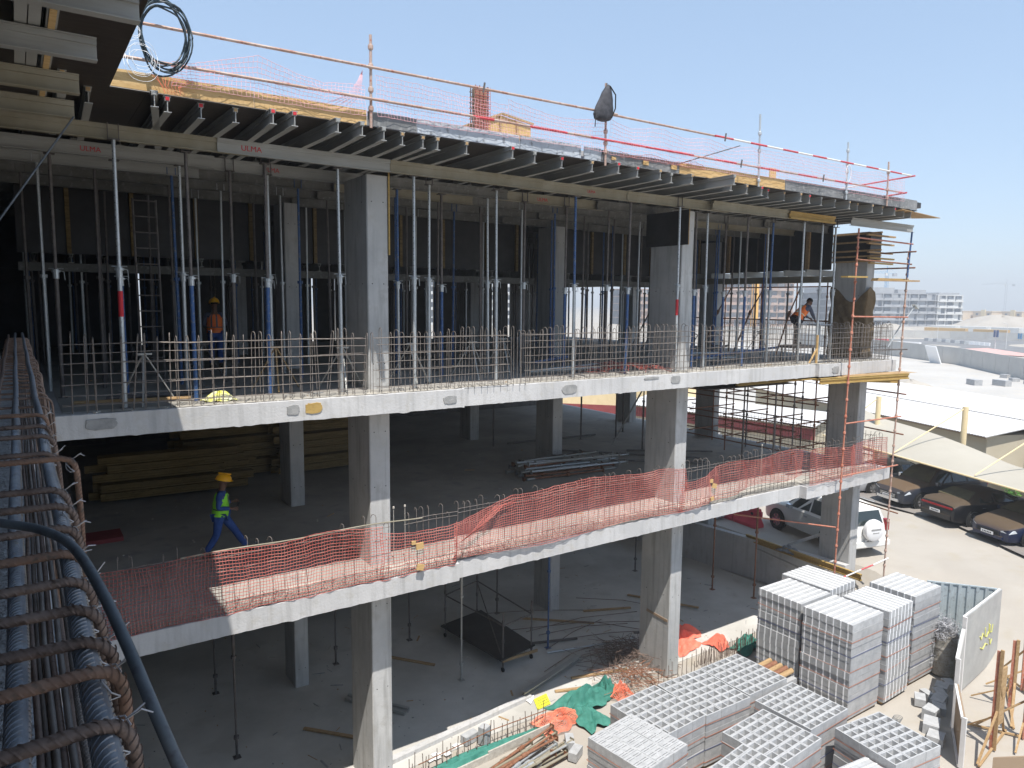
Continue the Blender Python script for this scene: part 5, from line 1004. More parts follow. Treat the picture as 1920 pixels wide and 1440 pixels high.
def pallet(x, y, rz, kind, courses, label, sx=1.4, sy=1.4, seed=0, axis='x'):
    rr = random.Random(seed); e = thing('block_pallet', label, 'block pallet', (x, y, 0), rz)
    T = Matrix.Rotation(0, 4, 'Z')
    def bld(m, nm, mm): return m.build(nm, mm, e, world=False)
    if kind == 'eps':
        n = 7 if axis == 'x' else 7; ch = .205; H = courses*ch; pit = sy/n if axis == 'x' else sx/n
        for c in range(courses):
            z = .06+c*ch; m = MB(); jx = rr.uniform(-.02, .02); jy = rr.uniform(-.008, .008)
            for i in range(n):
                L_ = sx if axis == 'x' else sy; nb = 3; cut = (c % 2)*L_/6; ps = [-L_/2]+[-L_/2+cut+(k+1)*L_/nb-(L_/nb*.5 if c % 2 else 0) for k in range(nb)]; ps = [p for p in ps if p < L_/2-.05]+[L_/2]
                for k in range(len(ps)-1):
                    a0, a1 = ps[k]+.002, ps[k+1]-.002; jj = rr.uniform(-.006, .006) if rr.random() < .8 else rr.uniform(-.02, .02)
                    b0 = -n*pit/2+i*pit+.002; b1 = b0+pit-.004
                    if axis == 'x': m.box(a0+jx, a1+jx, b0+jy, b1+jy, z+.001, z+ch-.003+(jj*.2))
                    else: m.box(b0+jy, b1+jy, a0+jx, a1+jx, z+.001, z+ch-.003+(jj*.2))
            bld(m, 'block_course', M['blockd' if c < courses-1 else 'block'])
            m = MB()
            for i in range(n):       # wavy white insulation strip through every row
                L_ = sx if axis == 'x' else sy; cc = -n*pit/2+(i+.62)*pit; N = 36; top = z+ch+.0015; P1 = []; P2 = []
                for k in range(N+1):
                    a = -L_/2-.003+(L_+.006)*k/N; wv = (.008 if k % 2 else -.008)
                    P1.append((a, cc-.018+wv)); P2.append((a, cc+.018+wv))
                f = (lambda a, b: (a+jx, b+jy)) if axis == 'x' else (lambda a, b: (b+jy, a+jx))
                ring = P1+P2[::-1]; vs = [(*f(a, b), top) for a, b in ring]; nn = len(P1)
                if c == courses-1: m.add(vs, [(k, k+1, 2*nn-2-k, 2*nn-1-k) for k in range(nn-1)])
                for s_ in (-1, 1):
                    a = s_*(L_/2+.003); q = [f(a, cc-.02), f(a, cc+.02)]; m.add([(*q[0], z+.004), (*q[1], z+.004), (*q[1], top), (*q[0], top)], [(0, 1, 2, 3)])
            bld(m, 'insulation_strips', M['eps'])
    else:
        ch = .2; H = courses*ch
        nx, ny = (3, 7)
        if kind == 'slot': nx, ny = 3, 8
        bx, by = sx/nx, sy/ny
        for c in range(courses-1):
            z = .06+c*ch; m = MB(); jx, jy = rr.uniform(-.012, .012), rr.uniform(-.012, .012)
            if c % 2 == 0:
                for i in range(nx):
                    for j in range(ny): m.box(-sx/2+i*bx+.002+jx, -sx/2+(i+1)*bx-.002+jx, -sy/2+j*by+.001+jy, -sy/2+(j+1)*by-.002+jy, z, z+ch-.003)
            else:
                b2x, b2y = sx/7, sy/3
                for i in range(7):
                    for j in range(3): m.box(-sx/2+i*b2x+.002+jx, -sx/2+(i+1)*b2x-.002+jx, -sy/2+j*b2y+.001+jy, -sy/2+(j+1)*b2y-.002+jy, z, z+ch-.003)
            bld(m, 'block_course', M['blockd'])
        z = .06+(courses-1)*ch
        for i in range(nx):
            for j in range(ny):
                m = MB(); a, b = bx-.006, by-.004; jx, jy = rr.uniform(-.003, .003), rr.uniform(-.003, .003)
                if kind == 'hole': cuts = [(.03, a/2-.014, .028, b-.028), (a/2+.014, a-.03, .028, b-.028)]
                else: cuts = [(.04, a/2-.02, .045, .062), (a/2+.02, a-.04, .045, .062), (.02, a/2-.05, .10, .117), (a/2-.01, a-.06, .10, .117)]
                holed(m, -sx/2+i*bx+.003+jx, -sy/2+j*by+.002+jy, z, a, b, ch-.004+rr.uniform(-.002, .004), cuts); bld(m, 'block', M['block'])
    # straps
    k = 0; zz = .06+ch*.5
    while zz < H-.05:
        m = MB(); X_, Y_ = sx/2+.012, sy/2+.012; dz = rr.uniform(-.03, .03); pts = [(-X_, -Y_, zz), (X_, -Y_, zz+dz), (X_, Y_, zz), (-X_, Y_, zz+dz), (-X_, -Y_, zz)]
        for p, q in zip(pts, pts[1:]): m.bar(p, q, .003, .014)
        bld(m, 'strap', M['strap' if (k % 3) != 1 else 'strapb']); zz += ch*(2 if kind == 'eps' else 1.6)*.93; k += 1
    m = MB()
    for yy in (-sy/2+.1, 0, sy/2-.1): m.box(-sx/2+.02, sx/2-.02, yy-.05, yy+.05, 0, .055)
    bld(m, 'bearers', M['wood']); return e
pallet(11.1, -2.52, 0, 'eps', 12, 'tall pallet of white-striped insulated blocks nearest the camera, front corner towards us', 1.40, 1.36, 1)
pallet(11.15, -1.08, .0, 'eps', 12, 'tall pallet of white-striped insulated blocks at the left of the tall group', 1.34, 1.32, 2)
pallet(12.60, -.85, .03, 'eps', 12, 'tall insulated-block pallet at the back left, under the yellow timber waler', 1.30, 1.50, 3, 'y')
pallet(12.55, -2.62, .03, 'eps', 12, 'tall insulated-block pallet in the middle, its stripes running away from us', 1.24, 1.26, 4, 'y')
pallet(14.2, -2.5, 0, 'eps', 12, 'tall insulated-block pallet at the back right beside the corrugated sheet', 1.40, 1.28, 5)
pallet(8.20, -3.35, .02, 'hole', 6, 'pallet of two-hole blocks right of centre, its right corner by the tall pallets', 1.45, 1.42, 6)
pallet(6.62, -3.72, .06, 'hole', 6, 'pallet of two-hole blocks in the bottom centre, left of the darker gap', 1.5, 1.4, 7)
pallet(8.62, -5.1, -.12, 'hole', 6, 'pallet of two-hole blocks at the bottom right beside the hoarding', 1.44, 1.42, 8)
pallet(4.10, -2.3, .12, 'slot', 6, 'pallet of slotted blocks at the bottom left of the block group', 1.40, 1.5, 9)
pallet(5.32, -1.70, .05, 'hole', 6, 'pallet of two-hole blocks at the left, just behind the slotted pallet', 1.46, 1.55, 10)
pallet(6.78, -1.72, -.03, 'hole', 6, 'pallet of two-hole blocks in the middle of the row along the slab edge', 1.46, 1.55, 11)
pallet(8.25, -1.70, .0, 'hole', 6, 'pallet of two-hole blocks at the right of the row, by the terracotta pipes', 1.42, 1.5, 12)
pallet(5.25, -4.35, .12, 'hole', 6, 'pallet of two-hole blocks cut by the bottom edge of the picture', 1.40, 1.4, 13)
pallet(7.15, -5.65, -.12, 'eps', 5, 'low pallet of white-striped blocks at the bottom edge', 1.25, 1.3, 14)
e = thing('clay_pipes', 'terracotta pipes stacked between the two-hole and the tall pallets', 'clay pipes', (9.5, -1.6, 0))
for k in range(5):
    m = MB(); m.tube([(9.1, -1.3-k*.16, .9+.0*k), (9.9, -1.3-k*.16, .95)], .07, 12); m.build('pipe', M['rust' if k % 2 else 'wood'], e, smooth=True)
m = MB(); m.box(9.15, 9.9, -2.1, -1.2, 0, .82); m.build('pipe_base', M['blockd'], e)
# ================================================================== SITE EDGE: waler, fence sheet, drum, hoarding, frames
m = MB(); m.ib((16.45, 4.6, 1.40), (15.95, -.25, 1.48), wd=.09, h=.22, t=.045); m.solo('timber_waler', M['woodY'], 'long yellow timber beam lying along the retaining wall towards the tall pallets', 'timber beam')
m = MB(); m.tube([(16.25, 4.0, 1.28), (15.9, .4, 1.1)], .03, 8); m.solo('lying_prop', M['alu'], 'pale pipe hung under the yellow waler', 'pipe')
m = MB(); m.bar((16.9, 3.1, 1.55), (17.1, 1.9, 2.25), .12, .10); m.solo('concrete_post', M['concrete'], 'grey square post leaning against the corner column on the ground', 'post')
cloth('grey_tarp', 16.35, 2.7, .25, .4, .25, 'zincdk', 'grey tarp scrap on top of the retaining wall', 'tarp', 15, z0=1.5)
def corr(p0, p1, h, label):
    m = MB(); P0 = Vector(p0); P1 = Vector(p1); d = P1-P0; L_ = d.length; d.normalize(); nrm = Vector((d.y, -d.x, 0)); rows = [[], []]; k = 0; s_ = 0; pat = [(0, 0), (.10, 0), (.13, .05), (.20, .05), (.23, 0)]
    pts = []
    while s_ < L_:
        for a, b in pat[:-1]:
            if s_+a <= L_: pts.append((s_+a, b))
        s_ += .23
    for z in (0, h): rows[0 if z == 0 else 1] = [P0+d*a+nrm*b+Vector((0, 0, z)) for a, b in pts]
    m.grid(rows); m.grid([[q-nrm*.003 for q in r_][::-1] for r_ in rows]); m.bar(P0+Vector((0, 0, h)), P1+Vector((0, 0, h)), .05, .04); return m.solo('corrugated_sheet', M['corr'], label, 'fence sheet')
corr((16.1, -2.2, .1), (17.2, -3.65, .1), 2.0, 'pale corrugated steel sheet standing behind the wire drum')
e = thing('wire_drum', 'dented grey steel drum stuffed with tangled wire', 'drum', (15.0, -3.30, 0))
T = Matrix.Translation((15.0, -3.30, 0)) @ Matrix.Rotation(.05, 4, 'Y')
m = MB(); pr = [(0, .0), (.29, 0), (.30, .02)]
for k in range(40): z = .03+k*.028; pr.append((.293+(.012 if k % 13 in (0, 1) else 0)+.004*(k % 2), z))
pr += [(.305, 1.16), (.29, 1.16), (.28, 1.1), (0, 1.0)]; m.lathe(pr, 24, 0, T); m.build('drum_shell', M['drum'], e, smooth=True)
m = MB()
for k in range(230):
    c = V(15.0+R.gauss(0, .19), -3.30+R.gauss(0, .17), 1.33+R.gauss(0, .13)); rr_ = R.uniform(.05, .16); u = V(R.gauss(0, 1), R.gauss(0, 1), R.gauss(0, 1)).normalized(); v = u.orthogonal().normalized(); w_ = u.cross(v)
    m.tube([c+v*rr_*cos(a)+w_*rr_*sin(a) for a in (0, 1, 2, 3, 4)], .0062, 3, cap=False)
m.build('wire_tangle', M['wire'], e)
m = MB()
for k in range(60):
    c = V(14.65+R.gauss(0, .07), -3.05+R.gauss(0, .08), .75+R.gauss(0, .22)); u = V(R.gauss(0, 1), R.gauss(0, 1), R.gauss(0, 1)).normalized(); v = u.orthogonal().normalized(); w_ = u.cross(v); rr_ = R.uniform(.04, .1); m.tube([c+v*rr_*cos(a)+w_*rr_*sin(a) for a in (0, 1, 2, 3, 4)], .0062, 3, cap=False)
m.build('wire_tangle', M['wire'], e)
# hoarding: white-edged panels with yellow writing on the far face
def hpanel(p, q, h, label, mm='hoard', z0=0., write=False, th=.04):
    e = thing('hoarding_panel', label, 'hoarding', ((p[0]+q[0])/2, (p[1]+q[1])/2, z0)); P, Q = V(*p, z0+h/2), V(*q, z0+h/2)
    m = MB(); m.bar(P, Q, th, h); m.build('panel', M[mm], e)
    d = (Q-P).normalized(); nn = V(d.y, -d.x, 0)
    for z in (h*.5-.03, -h*.5+.03): m = MB(); m.bar(P+V(0, 0, z)-nn*.045, Q+V(0, 0, z)-nn*.045, .05, .06); m.build('batten', M['tubewhite'], e)
    m = MB(); m.bar(P+V(0, 0, -h/2)-d*.02, P+V(0, 0, h/2)-d*.02, .10, .045, up=(1, 0, 0)); m.build('edge_batten', M['tubewhite'], e)
    if write:
        m = MB(); B = P.lerp(Q, .42)+nn*(th/2+.004)
        L_ = (Q-P).length
        for k, st_ in enumerate([[(0, .1), (.12, .0), (.22, .12), (.36, .02)], [(.40, .2), (.42, .0), (.55, -.04), (.66, .05)], [(.70, .22), (.72, -.02)], [(.78, .18), (.82, 0), (.95, -.03), (1.0, .14)], [(.1, -.18), (.3, -.26), (.5, -.18), (.7, -.26)], [(.8, -.14), (.9, -.3), (1.0, -.2)]]):
            m.tube([B+d*(a*L_*.36)+V(0, 0, b*1.3) for a, b in st_], .02, 5)
        m.build('painted_writing', mat('faded_yellow', (.50, .50, .12), (.62, .60, .25), 9, .7), e)
    return e
hpanel((14.35, -4.05), (17.3, -3.72), 2.1, 'grey hoarding panel with yellow painted writing beside the wire drum', write=True)
hpanel((12.4, -4.78), (14.25, -4.1), 1.8, 'weathered white-edged hoarding panel in front of the written one', 'precast')
hpanel((10.9, -5.62), (12.3, -4.85), 1.2, 'low brown hoarding panel at the right of the block pallets', 'roofd')
m = MB(); m.prism([(10.6, -6.35), (10.65, -6.35), (11.7, -6.95), (11.65, -6.98)], 0, .75); m.solo('board', M['roofd'], 'small dark board standing on edge at the bottom right', 'board')
def aframe(x, y, h, a, label, mms=('redtube', 'wood')):
    e = thing('brace_stand', label, 'timber frame', (x, y, 0), a)
    L_ = [((0, 0, 0), (0, 0, h), .05, .07, 'wood'), ((.0, .06, 0), (.02, .06, h*.98), .03, .10, mms[0]), ((0, 0, h*.72), (1.0, .1, .03), .05, .03, 'wood'), ((0, 0, h*.4), (-.95, .05, .03), .05, .03, 'wood'), ((-1.0, 0, .03), (1.1, .08, .03), .05, .04, mms[1]), ((0, 0, h*.35), (.2, .9, .03), .04, .03, 'wood')]
    for p, q, a_, b_, mm in L_: m = MB(); m.bar(p, q, a_, b_); m.build('timber', M[mm], e, world=False)
aframe(12.25, -5.75, 2.45, .1, 'red-striped timber brace frame standing in the sand at the right, nearest one'); aframe(14.5, -5.25, 1.9, .4, 'timber brace frame at the right edge, second one'); aframe(15.9, -5.0, 1.7, .9, 'small timber brace frame at the right edge, furthest one'); aframe(13.4, -5.9, 1.3, 2.0, 'low timber brace frame near the bottom right corner')
m = MB(); m.box(12.45, 12.75, -5.70, -5.66, .5, 1.9); m.solo('board', M['wood'], 'brown board nailed to the nearest brace frame', 'board')
for i, (x, y, a, s_) in enumerate([(14.0, -3.75, .3, (.4, .3, .2)), (13.6, -3.9, .8, (.4, .25, .2)), (13.2, -4.05, .2, (.45, .3, .22)), (12.9, -4.2, .5, (.4, .3, .2)), (12.4, -4.25, .1, (.4, .3, .3)), (11.9, -4.5, .4, (.5, .35, .25)), (13.3, -3.7, 1.2, (.3, .2, .2)), (14.4, -3.75, .9, (.35, .25, .18)), (11.5, -4.8, .3, (.4, .35, .2))]):
    loose(x, y, ground_z(x, y), a, '%s broken block from the drum in the shaded row along the hoarding' % LM[i], s_)
loose(12.85, -3.75, .0, .5, 'bright loose block lying alone on the sand left of the hoarding', (.4, .25, .2))
m = MB()
for k in range(7): m.tube([(11.3+.12*cos(a*.7)+k*.03, -3.9+.1*sin(a*.7), .02+.02*k) for a in range(10)], .006, 4)
m.solo('rope_coil', M['hose'], 'small coil of rope on the sand behind the two-hole pallets', 'rope')
def barrier(x, y, z, a, label):
    e = thing('road_barrier', label, 'road barrier', (x, y, z), a); m = MB(); prof = [(-.25, 0), (.25, 0), (.25, .12), (.12, .35), (.10, .72), (.06, .80), (-.06, .80), (-.10, .72), (-.12, .35), (-.25, .12)]
    n = len(prof); vs = [(sx_*.62, px, pz) for sx_ in (-1, 1) for px, pz in prof]; m.add(vs, [tuple(range(n)), tuple(range(n, 2*n))[::-1]]+[(i, n+i, n+(i+1) % n, (i+1) % n) for i in range(n)])
    for s_ in (-.3, .3): m.box(s_-.11, s_+.11, -.16, .16, .18, .30)
    m.box(-.72, -.62, -.06, .06, .45, .7); m.build('shell', M['redplastic'], e, world=False)
    for s_ in (-.3, .3): m = MB(); m.lathe([(.001, -.02), (.07, -.02), (.07, .02), (.001, .02)], 12, 0, Matrix.Translation((s_, 0, .55)) @ Matrix.Rotation(pi/2, 4, 'X') @ Matrix.Scale(5.6, 4, (0, 0, 1))); m.build('hole_recess', M['black'], e, world=False)
    return e
G = 1.2
for i, (x, y) in enumerate([(18.9, 7.6), (18.75, 6.3)]): barrier(x, y, ground_z(x, y), 1.45, 'red plastic road barrier behind the retaining wall, %s one' % ('left', 'right')[i])
for i in range(6): m = MB(); m.tube([(18.6+.12*i, 9.9, 1.3+.06*(i % 2)), (18.0+.1*i, 7.3, 1.32+.06*(i % 2))], .05, 8); m.solo('blue_pipe', M['corr'], 'pale blue pipe lying behind the retaining wall, %s of six' % LM[i], 'pipe', 'pale blue pipes behind the retaining wall')
barrier(19.6, -5.4, ground_z(19.6, -5.4), .4, 'red plastic road barrier behind the hoarding'); barrier(18.6, -6.4, ground_z(18.6, -6.4), .7, 'red plastic road barrier at the right edge beyond the frames')
# ================================================================== CARS
def car(x, y, rz, kind, body, glassm, label, plate=True, hide=()):
    e = thing('parked_car' if kind != 'suv_rear' else 'parked_car', label, 'car', (x, y, ground_z(x, y)+.03), rz)
    # stations from the nose (+x) back: x, half width, belt z, roof z, roof half width, bottom z
    if kind == 'sedan':
        St = [(2.45, .55, .58, .60, .5, .30), (2.36, .78, .70, .73, .66, .22), (2.1, .90, .78, .83, .76, .2), (1.5, .94, .88, .96, .80, .2), (1.02, .945, .95, 1.02, .82, .2), (.30, .95, .96, 1.38, .62, .2), (-.3, .95, .97, 1.46, .60, .2), (-1.0, .95, .98, 1.42, .60, .2), (-1.75, .945, 1.02, 1.10, .68, .2), (-2.2, .90, 1.0, 1.06, .74, .24), (-2.42, .84, .86, .93, .72, .3), (-2.5, .70, .62, .66, .6, .36)]; wx = (1.5, -1.5); wr = .35; g0, g1 = 4, 8; W_ = .95
    else:
        St = [(2.38, .62, .70, .74, .55, .38), (2.30, .86, .88, .92, .72, .30), (2.0, .93, 1.0, 1.06, .80, .3), (1.3, .95, 1.06, 1.14, .83, .3), (1.0, .955, 1.10, 1.17, .84, .3), (.35, .96, 1.12, 1.72, .70, .3), (-.4, .96, 1.12, 1.82, .70, .3), (-1.3, .96, 1.12, 1.81, .70, .3), (-2.1, .95, 1.12, 1.74, .68, .3), (-2.34, .93, 1.08, 1.15, .74, .32), (-2.40, .88, .8, .84, .78, .38)]; wx = (1.42, -1.38); wr = .39; g0, g1 = 4, 9; W_ = .96
    m = MB(); rows = []
    for sx, hw, bz, rz_, rw_, z0 in St:
        h = bz-z0; half = [(0, z0), (hw*.92, z0), (hw*.985, z0+h*.25), (hw, z0+h*.55), (hw*.985, bz-.03), (hw*.955, bz), (rw_+(hw*.95-rw_)*.02 if rz_-bz > .2 else (rw_), rz_-.05 if rz_-bz > .2 else rz_-.02), (rw_*.82, rz_-.005), (0, rz_+.015)]
        rows.append([(sx, -a, b) for a, b in half[:0:-1]][::1] if 0 else [(sx, a, b) for a, b in half]+[(sx, -a, b) for a, b in half[-2:0:-1]])
    rows = [r_+[r_[0]] for r_ in rows]; m.grid(rows); m.add(rows[0][:-1], [tuple(range(len(rows[0])-1))[::-1]]); m.add(rows[-1][:-1], [tuple(range(len(rows[0])-1))])
    m.build('body', body, e, smooth=True, world=False)
    def pane(pts, nm, mm, push):
        m = MB(); n = len(pts); c = sum((Vector(p) for p in pts), Vector())/n; N_ = (Vector(pts[1])-Vector(pts[0])).cross(Vector(pts[2])-Vector(pts[0])).normalized()
        if N_.dot(c-Vector((0, 0, .8))) < 0: N_ = -N_
        m.add([Vector(p)+N_*push for p in pts]+[Vector(p)-N_*.01 for p in pts], [tuple(range(n)), tuple(range(n, 2*n))[::-1]]+[(i, (i+1) % n, n+(i+1) % n, n+i) for i in range(n)]); return m.build(nm, mm, e, world=False)
    def P(i, t_): s_ = St[i]; a0 = s_[1]*.955; a1 = s_[4]; return (s_[0], a0+(a1-a0)*t_, s_[2]+(s_[3]-.05-s_[2])*t_)
    def PL(xx, t_):
        for i in range(len(St)-1):
            if St[i][0] >= xx >= St[i+1][0]: k = (St[i][0]-xx)/(St[i][0]-St[i+1][0]); a, b = P(i, t_), P(i+1, t_); return tuple(a[q]+(b[q]-a[q])*k for q in range(3))
    a, b = St[g0], St[g0+1]
    ww = [(a[0]-.06, -a[1]*.86, a[3]+.045), (a[0]-.06, a[1]*.86, a[3]+.045), (b[0]+.06, b[4]*.92, b[3]-.05), (b[0]+.06, -b[4]*.92, b[3]-.05)]; pane(ww, 'windscreen', glassm, .035)
    a, b = St[g1-1], St[g1]
    if kind == 'sedan': pane([(b[0]+.1, -b[1]*.80, b[3]+.02), (b[0]+.1, b[1]*.80, b[3]+.02), (a[0]-.06, a[4]*.9, a[3]-.045), (a[0]-.06, -a[4]*.9, a[3]-.045)], 'rear_window', glassm, .035)
    else: pane([(b[0]+.03, -.62, 1.18), (b[0]+.03, .62, 1.18), (a[0]-.02, .58, 1.64), (a[0]-.02, -.58, 1.64)], 'rear_window', glassm, .05)
    for s_ in (1, -1):
        wins = [(.72, -.32, .12), (-.40, -1.15, .0)] if kind == 'sedan' else [(.72, -.28, .12), (-.36, -1.12, .0), (-1.2, -1.98, .0)]
        for x0, x1, sl_ in wins:
            q = [PL(x0, .10), PL(x1, .10), PL(x1-(.0 if x1 > -1.1 or kind != 'sedan' else -.12), .86), PL(x0-.30*(sl_ > 0), .86)]; q = [(p[0], p[1]*s_, p[2]) for p in q]; pane(q, 'side_window', M['glass'], .006)
        m = MB(); m.box(.55, .75, s_*W_ if s_ > 0 else s_*W_-.17, s_*W_+.17 if s_ > 0 else s_*W_, St[5][2]-.02, St[5][2]+.13); m.build('mirror', M['chrome'] if kind != 'sedan' else body, e, world=False)
        for hx_ in (-.15, -1.0): m = MB(); m.box(hx_-.1, hx_+.08, s_*W_-.01 if s_ > 0 else s_*W_-.02, s_*W_+.02 if s_ > 0 else s_*W_+.01, St[6][2]-.17, St[6][2]-.14); m.build('door_handle', M['chrome'], e, world=False)
        for wxx in wx:
            T = Matrix.Translation((wxx, s_*(W_-.10), wr)) @ Matrix.Rotation(pi/2, 4, 'X')
            m = MB(); m.lathe([(.001, -.115*s_), (wr+.075, -.116*s_), (wr+.075, -.105*s_), (.001, -.10*s_)], 24, 0, T); m.build('wheel_arch', M['black'], e, world=False)
            w_ = m = MB(); m.lathe([(wr*.62, -.125), (wr*.95, -.12), (wr, -.08), (wr, .08), (wr*.95, .12), (wr*.62, .125)], 24, 0, T @ Matrix.Translation((0, 0, -.02*s_))); ty = m.build('wheel', M['black'], e, smooth=True, world=False)
            m = MB(); T2 = T @ Matrix.Translation((0, 0, -.125*s_)); m.lathe([(wr*.64, -.015), (wr*.60, .0), (.03, .0), (.03, -.012)], 20, 0, T2)
            q = m.build('rim', M['dark'], ty, world=False); m = MB()
            for k in range(7): c_ = T2 @ Matrix.Rotation(k*2*pi/7, 4, 'Z'); m.box(.03, wr*.62, -.022, .022, -.02, .02, 0, c_)
            m.lathe([(wr*.66, -.018), (wr*.60, -.02), (wr*.60, .02), (wr*.66, .018)], 20, 0, T2); m.lathe([(.001, -.022), (.05, -.022), (.05, .022), (.001, .022)], 10, 0, T2); m.build('spokes', M['chrome'], ty, world=False)
        a = St[1]
        m = MB(); zc = a[2]-.10; m.add([(St[0][0]-.04, s_*.52, zc-.09), (a[0]-.03, s_*a[1]*1.0, zc-.07), (St[2][0]-.02, s_*(St[2][1]+.004), zc+.0), (St[2][0]+.06, s_*(St[2][1]-.03), zc+.10), (a[0]+.015, s_*a[1]*.93, zc+.085), (St[0][0]+.0, s_*.52, zc+.02)], [(0, 1, 2, 3, 4, 5) if s_ > 0 else (5, 4, 3, 2, 1, 0)]); m.v = [(v[0]+.02, v[1]*1.012, v[2]) for v in m.v]; m.build('headlight', M['lamp'], e, world=False)
        b = St[-2]
        if kind == 'sedan': pass
        else: m = MB(); m.box(b[0]-.07, b[0]+.12, s_*.80-.075, s_*.80+.085, .95, 1.35); m.build('tail_light', M['tail'], e, world=False)
    f0 = St[0][0]; m = MB(); gz = St[0][2]; m.box(f0-.03, f0+.025, -.46, .46, gz-.2, gz-.02); gr = m.build('grille', M['black'], e, world=False)
    m = MB()
    for k in range(3): m.box(f0+.0, f0+.035, -.44, .44, gz-.17+k*.055, gz-.15+k*.055)
    m.build('grille_bars', M['chrome' if kind != 'sedan' else 'black'], gr, world=False)
    m = MB(); zb = St[0][5]; m.box(f0-.15, f0+.05, -.62, .62, zb-.02, zb+.10); m.build('bumper', M['chrome'] if kind == 'suv' else body, e, world=False)
    def plate_(xx, zz, s_):
        m = MB(); m.box(min(xx, xx+s_*.012), max(xx, xx+s_*.012), -.26, .26, zz-.06, zz+.06); q = m.build('number_plate', M['white'], e, world=False); m = MB()
        for k in range(6): m.box(min(xx+s_*.012, xx+s_*.015), max(xx+s_*.012, xx+s_*.015), -.19+k*.066, -.155+k*.066, zz-.03, zz+.03)
        m.build('plate_characters', M['ink'], q, world=False)
    plate_(f0+.052, zb+.16 if kind != 'sedan' else zb+.14, 1)
    b = St[-1]; plate_(b[0]-.05, .60 if kind == 'sedan' else .62, -1)
    if kind == 'sedan':
        m = MB(); b2 = St[-2]; m.box(b2[0]-.085, b2[0]+.03, -.76, .76, b2[3]-.15, b2[3]-.085); m.build('tail_light', M['tail'], e, world=False)
        m = MB(); m.box(-2.53, -2.3, -.74, .74, .33, .52); m.build('bumper', body, e, world=False)
    else: m = MB(); m.box(b[0]-.10, b[0]+.1, -.86, .86, .42, .60); m.build('bumper', body if kind != 'suv' else M['dark'], e, world=False)
    if kind == 'suv_rear':
        T = Matrix.Translation((b[0]-.14, .0, 1.05)) @ Matrix.Rotation(pi/2, 4, 'Y'); m = MB(); m.lathe([(.001, -.14), (.30, -.14), (.39, -.09), (.40, .04), (.37, .10), (.001, .10)], 28, 0, T); q = m.build('spare_wheel_cover', M['white'], e, smooth=True, world=False)
        m = MB(); m.box(b[0]-.292, b[0]-.278, -.22, .22, 1.08, 1.14); m.box(b[0]-.29, b[0]-.278, -.14, .14, .97, 1.0); m.build('cover_stripe', M['patch'], q, world=False)
        for s_ in (-.66, .66): m = MB(); m.tube([(1.0, s_, 1.86), (-1.9, s_, 1.88)], .018, 6); m.build('roof_rail', M['chrome'], e, world=False)
    return e
pd = paint('dusty_grey_paint', (.035, .04, .055), (.115, .072, .038)); pk = paint('dusty_black_paint', (.008, .008, .01), (.075, .05, .028)); pb = paint('dusty_navy_paint', (.008, .015, .05), (.09, .06, .034)); pw = paint('white_car_paint', (.72, .72, .70), (.80, .78, .72), rough=.25); ps = paint('silver_paint', (.38, .39, .41), (.42, .38, .32))
# heading: local +x is the nose
car(19.75, 3.6, 1.30, 'suv_rear', pw, M['glass'], 'white four-wheel drive with a covered spare wheel, parked beyond the corner column')
car(28.75, 3.85, 2.82, 'suv', pd, M['dglass'], 'dust-covered dark four-wheel drive facing us under the shade sail')
car(27.9, 1.25, -.325, 'sedan', pk, M['dglass'], 'dusty black saloon seen from behind with a full-width red tail light')
car(27.0, -1.1, 2.82, 'sedan', pb, M['dglass'], 'dusty dark blue saloon at the right edge, facing us')
car(29.6, 6.5, 2.82, 'sedan', ps, M['glass'], 'silver saloon half hidden behind the middle slab corner')
# ================================================================== SHADE SAIL, OFFICES
HZ = lambda y: 3.30+.12*max(y, -3)
m = MB(); rows = []
for j in range(13):
    v = j/12; row = []
    for i in range(61):
        y = -14+24*i/60; lo = V(25.7+.40*y, y, 3.35); hi = V(29.4+.35*y, y, HZ(y)+.16*abs(sin((y-1)*pi/7.0))); p = lo.lerp(hi, v); p.z += .08*sin(v*pi)-.05*sin(v*pi)*cos((y)*pi/3.5); row.append(p)
    rows.append(row)
m.grid(rows); m.grid([[p-V(0, 0, .012) for p in r_][::-1] for r_ in rows])
e = thing('shade_sail', 'long beige shade sail stretched over the parked cars', 'shade sail', (28, 0, 3.3)); m.build('fabric', M['canopy'], e, smooth=True)
m = MB(); m.tube([(25.7+.40*y-.02, y, 3.33) for y in (-14, -7, 0, 5, 10)], .04, 8); m.build('edge_tube', M['post'], e)
for y in (-12, -8.2, -4.4, -.6, 3.2, 7.0): m = MB(); m.tube([(25.7+.4*y, y, 3.32), (29.3+.35*y, y, HZ(y)-.05)], .035, 8); m.build('rib', M['post'], e)
for i, (x, y) in enumerate([(31.4, 8.0), (31.2, 3.65), (29.4, -.6), (27.4, -4.9)]):
    e = thing('shade_post', ['yellow steel post behind the outermost scaffold upright', 'tall yellow steel post rising behind the shade sail', 'yellow steel post of the shade sail at the right edge', 'yellow steel post of the shade sail beyond the right edge'][i], 'post', (x, y, G-.02)); z1 = 5.55
    m = MB(); m.tube([(x, y, G-.02), (x, y, z1)], .13, 14); m.build('pole', M['post'], e); m = MB(); m.box(x-.2, x+.2, y-.2, y+.2, G, G+.04); m.build('foot_plate', M['post'], e)
    for dy in (1.5,):
        yy = y+dy; q = V(25.75+.40*yy, yy, 3.42); m = MB(); m.tube([(x, y, z1-.05), q], .03, 7); m.build('strut', M['post'], e)
